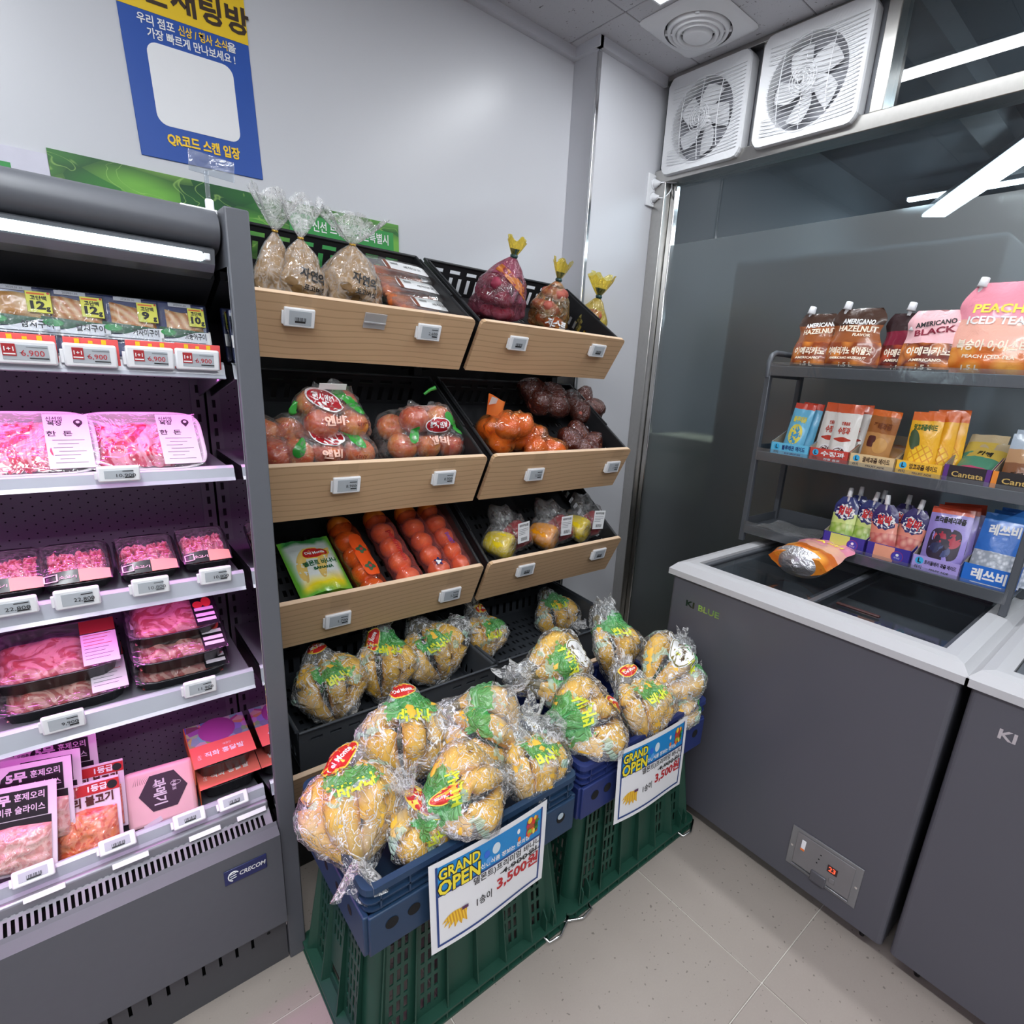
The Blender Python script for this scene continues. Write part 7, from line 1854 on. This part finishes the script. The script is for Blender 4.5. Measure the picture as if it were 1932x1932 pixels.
# deck: smoked duck packs
DLIL = mat('duck_pack_white', (228, 214, 226), .3, coat=.3); DBK = mat('duck_pack_black', (34, 28, 34), .3, coat=.4)
CLB = film('duck_window', (.98, .97, .98), .02, .7, 26, gloss=.09, streak=.08)
def duck(px, py, y, rx, rz, lab, w=.125, h=.155, spicy=False):
    p = at(px, py, 'y', y)
    r = empty('duck_pack', lab, 'duck pack', TR(p, rx, 0, rz), 'duck packs standing in the bottom deck')
    y_ = -.0016
    G().rbox((-w/2, -.001, -h/2), (w/2, .001, h/2), .001, 1).obj('pouch', DLIL, r)
    if not spicy:
        pts = [(-w*.24, h*.12), (w*.40, h*.12), (w*.40, h*.44), (-w*.20, h*.44), (-w*.30, h*.36), (-w*.33, h*.26)]
        G().prism(pts, 'y', y_-.0004, y_).obj('black_panel', DBK, r)
        G().prism([(-w*.33, h*.11), (w*.44, h*.11), (w*.44, -h*.15), (-w*.25, -h*.15)], 'y', y_-.0003, y_).obj('lower_panel', DBK, r)
        text('5무', .019, PLB, r, (-w*.13, y_-.0010, h*.345), bold=.05, width=w*.24); text('훈제오리', .0145, PLB, r, (w*.20, y_-.0010, h*.355), bold=.02, width=w*.34)
        text('바비큐 슬라이스', .0145, PLB, r, (w*.06, y_-.0010, h*.215), bold=.02, width=w*.62)
        text('오리촌', .008, INK, r, (-w*.39, y_-.0010, h*.33), bold=.02, width=w*.14); G().box((-w*.47, y_-.001, h*.285), (-w*.32, y_-.0005, h*.30)).obj('printed_bar', INK, r)
        G().disc((-w*.42, y_-.001, h*.20), w*.045, 'y', 14).obj('red_dot', mat('coral_dot', (230, 90, 90), .5), r)
        m_ = DUCK; z0, z1 = -h*.47, h*.05
    else:
        G().box((-w/2, y_-.0004, h*.33), (w/2, y_, h*.47)).obj('red_band', REDINK, r)
        text('1등급', .014, WINK, r, (w*.18, y_-.001, h*.40), bold=.03); text('오리촌', .013, WINK, r, (-w*.32, y_-.001, h*.39), bold=.04, width=w*.28)
        text('생오리 불고기', .019, mat('dark_brown_ink', (80, 30, 26), .5), r, (-w*.02, y_-.001, h*.25), bold=.04, width=w*.86)
        G().disc((w*.40, y_-.0012, h*.40), w*.075, 'y', 18).obj('seal', DBK, r); m_ = SPICY; z0, z1 = -h*.46, h*.17
    def f(u, v):
        e = (min(1, min(u, 1-u)*4)*min(1, min(v, 1-v)*4))**.5
        return (-w*.42+w*.86*u, -.002-e*(.015+.006*mnoise.noise(Vector((u*5, v*5, px*.1)))+.004*mnoise.noise(Vector((u*12, v*12, px)))), z0+(z1-z0)*v*(1-.12*abs(u-.5)))
    G().grid(f, 30, 24).obj('meat', m_, r)
    G().grid(lambda u, v: (f(u, v)[0]*1.03, f(u, v)[1]-.0018, f(u, v)[2]), 30, 24).obj('window_film', CLB, r)
    return r
duck(72, 1440, -.640, -8, -12, 'hindmost smoked duck pack under the shelf edge')
duck(112, 1462, -.665, -12, -14, 'second smoked duck pack from the back, shining diagonally')
duck(78, 1500, -.700, -16, -16, 'third smoked duck pack with a black panel')
duck(58, 1518, -.722, -18, -14, 'fourth smoked duck pack nearly covered by the front one')
duck(24, 1568, -.752, -24, -16, 'front smoked duck pack with pink meat at the left picture edge')
duck(178, 1508, -.712, -20, -10, 'spicy red duck pack half hidden behind its twin', .100, .135, True)
duck(164, 1552, -.748, -26, -8, 'front spicy red duck pack with orange-red meat', .108, .150, True)
# dried fish box with a hexagon label
p = at(305, 1498, 'y', -.735)
r = empty('fish_box', 'pink tray with a dark hexagonal label in the bottom deck', 'fish pack', TR(p, -24, 0, -6))
w, h = .120, .115
G().rbox((-w/2, 0, -h/2), (w/2, .018, h/2), .010, 3).obj('tray', mat('pink_tray', (238, 190, 196), .4), r)
G().prism([(.042*math.cos(k*PI/3), .042*math.sin(k*PI/3)) for k in range(6)], 'y', -.0010, -.0003).obj('hexagon_label', mat('plum_label', (64, 44, 62), .5), r, TR((.004, 0, .006)))
text('과메기', .024, PLB, r, (-.004, -.0016, .006), (0, 0, -1), (1, 0, 0), bold=.03, width=.052); text('구룡포', .008, PLB, r, (.022, -.0016, .012), (0, 0, -1), (1, 0, 0), bold=.02)
G().tube([(.026+.009*math.cos(t), -.0016, .016+.004*math.sin(t)) for t in [k*PI/8 for k in range(17)]], .0005, 4, False).obj('fish_outline', PLB, r)
G().rbox((-.052, -.0012, -.048), (-.020, -.0004, -.038), .0004, 1).obj('white_label', PLB, r, TR((0, 0, 0), 0, -20, 0)); 
for q in range(9): G().add([tuple(v) for v in [(-.046+.004*q, -.0006, .030), (-.040+.002*q, -.0006, .046), (-.045+.004*q, -.0006, .030)]], [(0, 1, 2)]).obj('etched_line', mat('etched_brown', (150, 110, 110), .6), r)
G().rbox((-.045, .002, -.075), (.058, .016, -.058), .004).obj('garnish_tray', m_meat('green_garnish', (90, 120, 60), (60, 80, 50), (200, 190, 170), 120, .2), r)
# sleeved meal trays at the right
SLV = mat('coral_sleeve', (238, 112, 100), .45); SLO = mat('orange_sleeve', (206, 104, 56), .45)
def m_dish():
    n = NT('dish_photo_print'); o = n.obj(); v = n.vor(n.mp(o, (1, 1, 2)), 60, 'F1', 1)
    return n.done(n.pbr(n.mix(.55, v, srgb((120, 50, 96))), .4, coat=.3))
DISH = m_dish()
for i, (px, py, z, lab) in enumerate(((425, 1458, .430, 'lower sleeved meal tray in the bottom deck corner'), (420, 1425, .486, 'upper coral sleeved meal tray with a dish picture'), )):
    p = at(px, 1440, 'y', -.700)
    r = empty('meal_tray', lab, 'meal tray', TR((p.x, -.690, z), 14, 0, 0), 'sleeved meal trays at the right of the deck')
    w, d_ = .118, .125
    q = tray(r, w*.96, d_*.98, .042, BTR)
    G().rbox((-w/2, -d_/2+.003, .0425), (w/2, d_/2, .048), .0015).obj('sleeve_top', DISH if i else SLO, r)
    G().box((-w/2-.001, -d_/2+.0, .0), (-w/2+.0005, d_/2, .048)).obj('sleeve_side', SLO, r)
    G().grid(lambda u, v: (-w/2+w*u, -d_/2+.060*v-.0008, .0486+.0004), 4, 2).obj('coral_band', SLV, r)
    text('직화 홍닭발', .015, WINK, r, (.002, -d_/2+.026, .0496), (1, 0, 0), (0, 1, 0), bold=.02, width=.075)
    text('매콤한', .006, WINK, r, (.010, -d_/2+.044, .0496), (1, 0, 0), (0, 1, 0)); text('국산', .008, WINK, r, (-.046, -d_/2+.026, .0496), (0, -1, 0), (1, 0, 0))
    if i: G().lathe([(0, .004), (.030, .002), (.036, .0)], 24, (.0, .030, .0482)).obj('bowl_print', mat('purple_bowl', (150, 70, 140), .4), r)
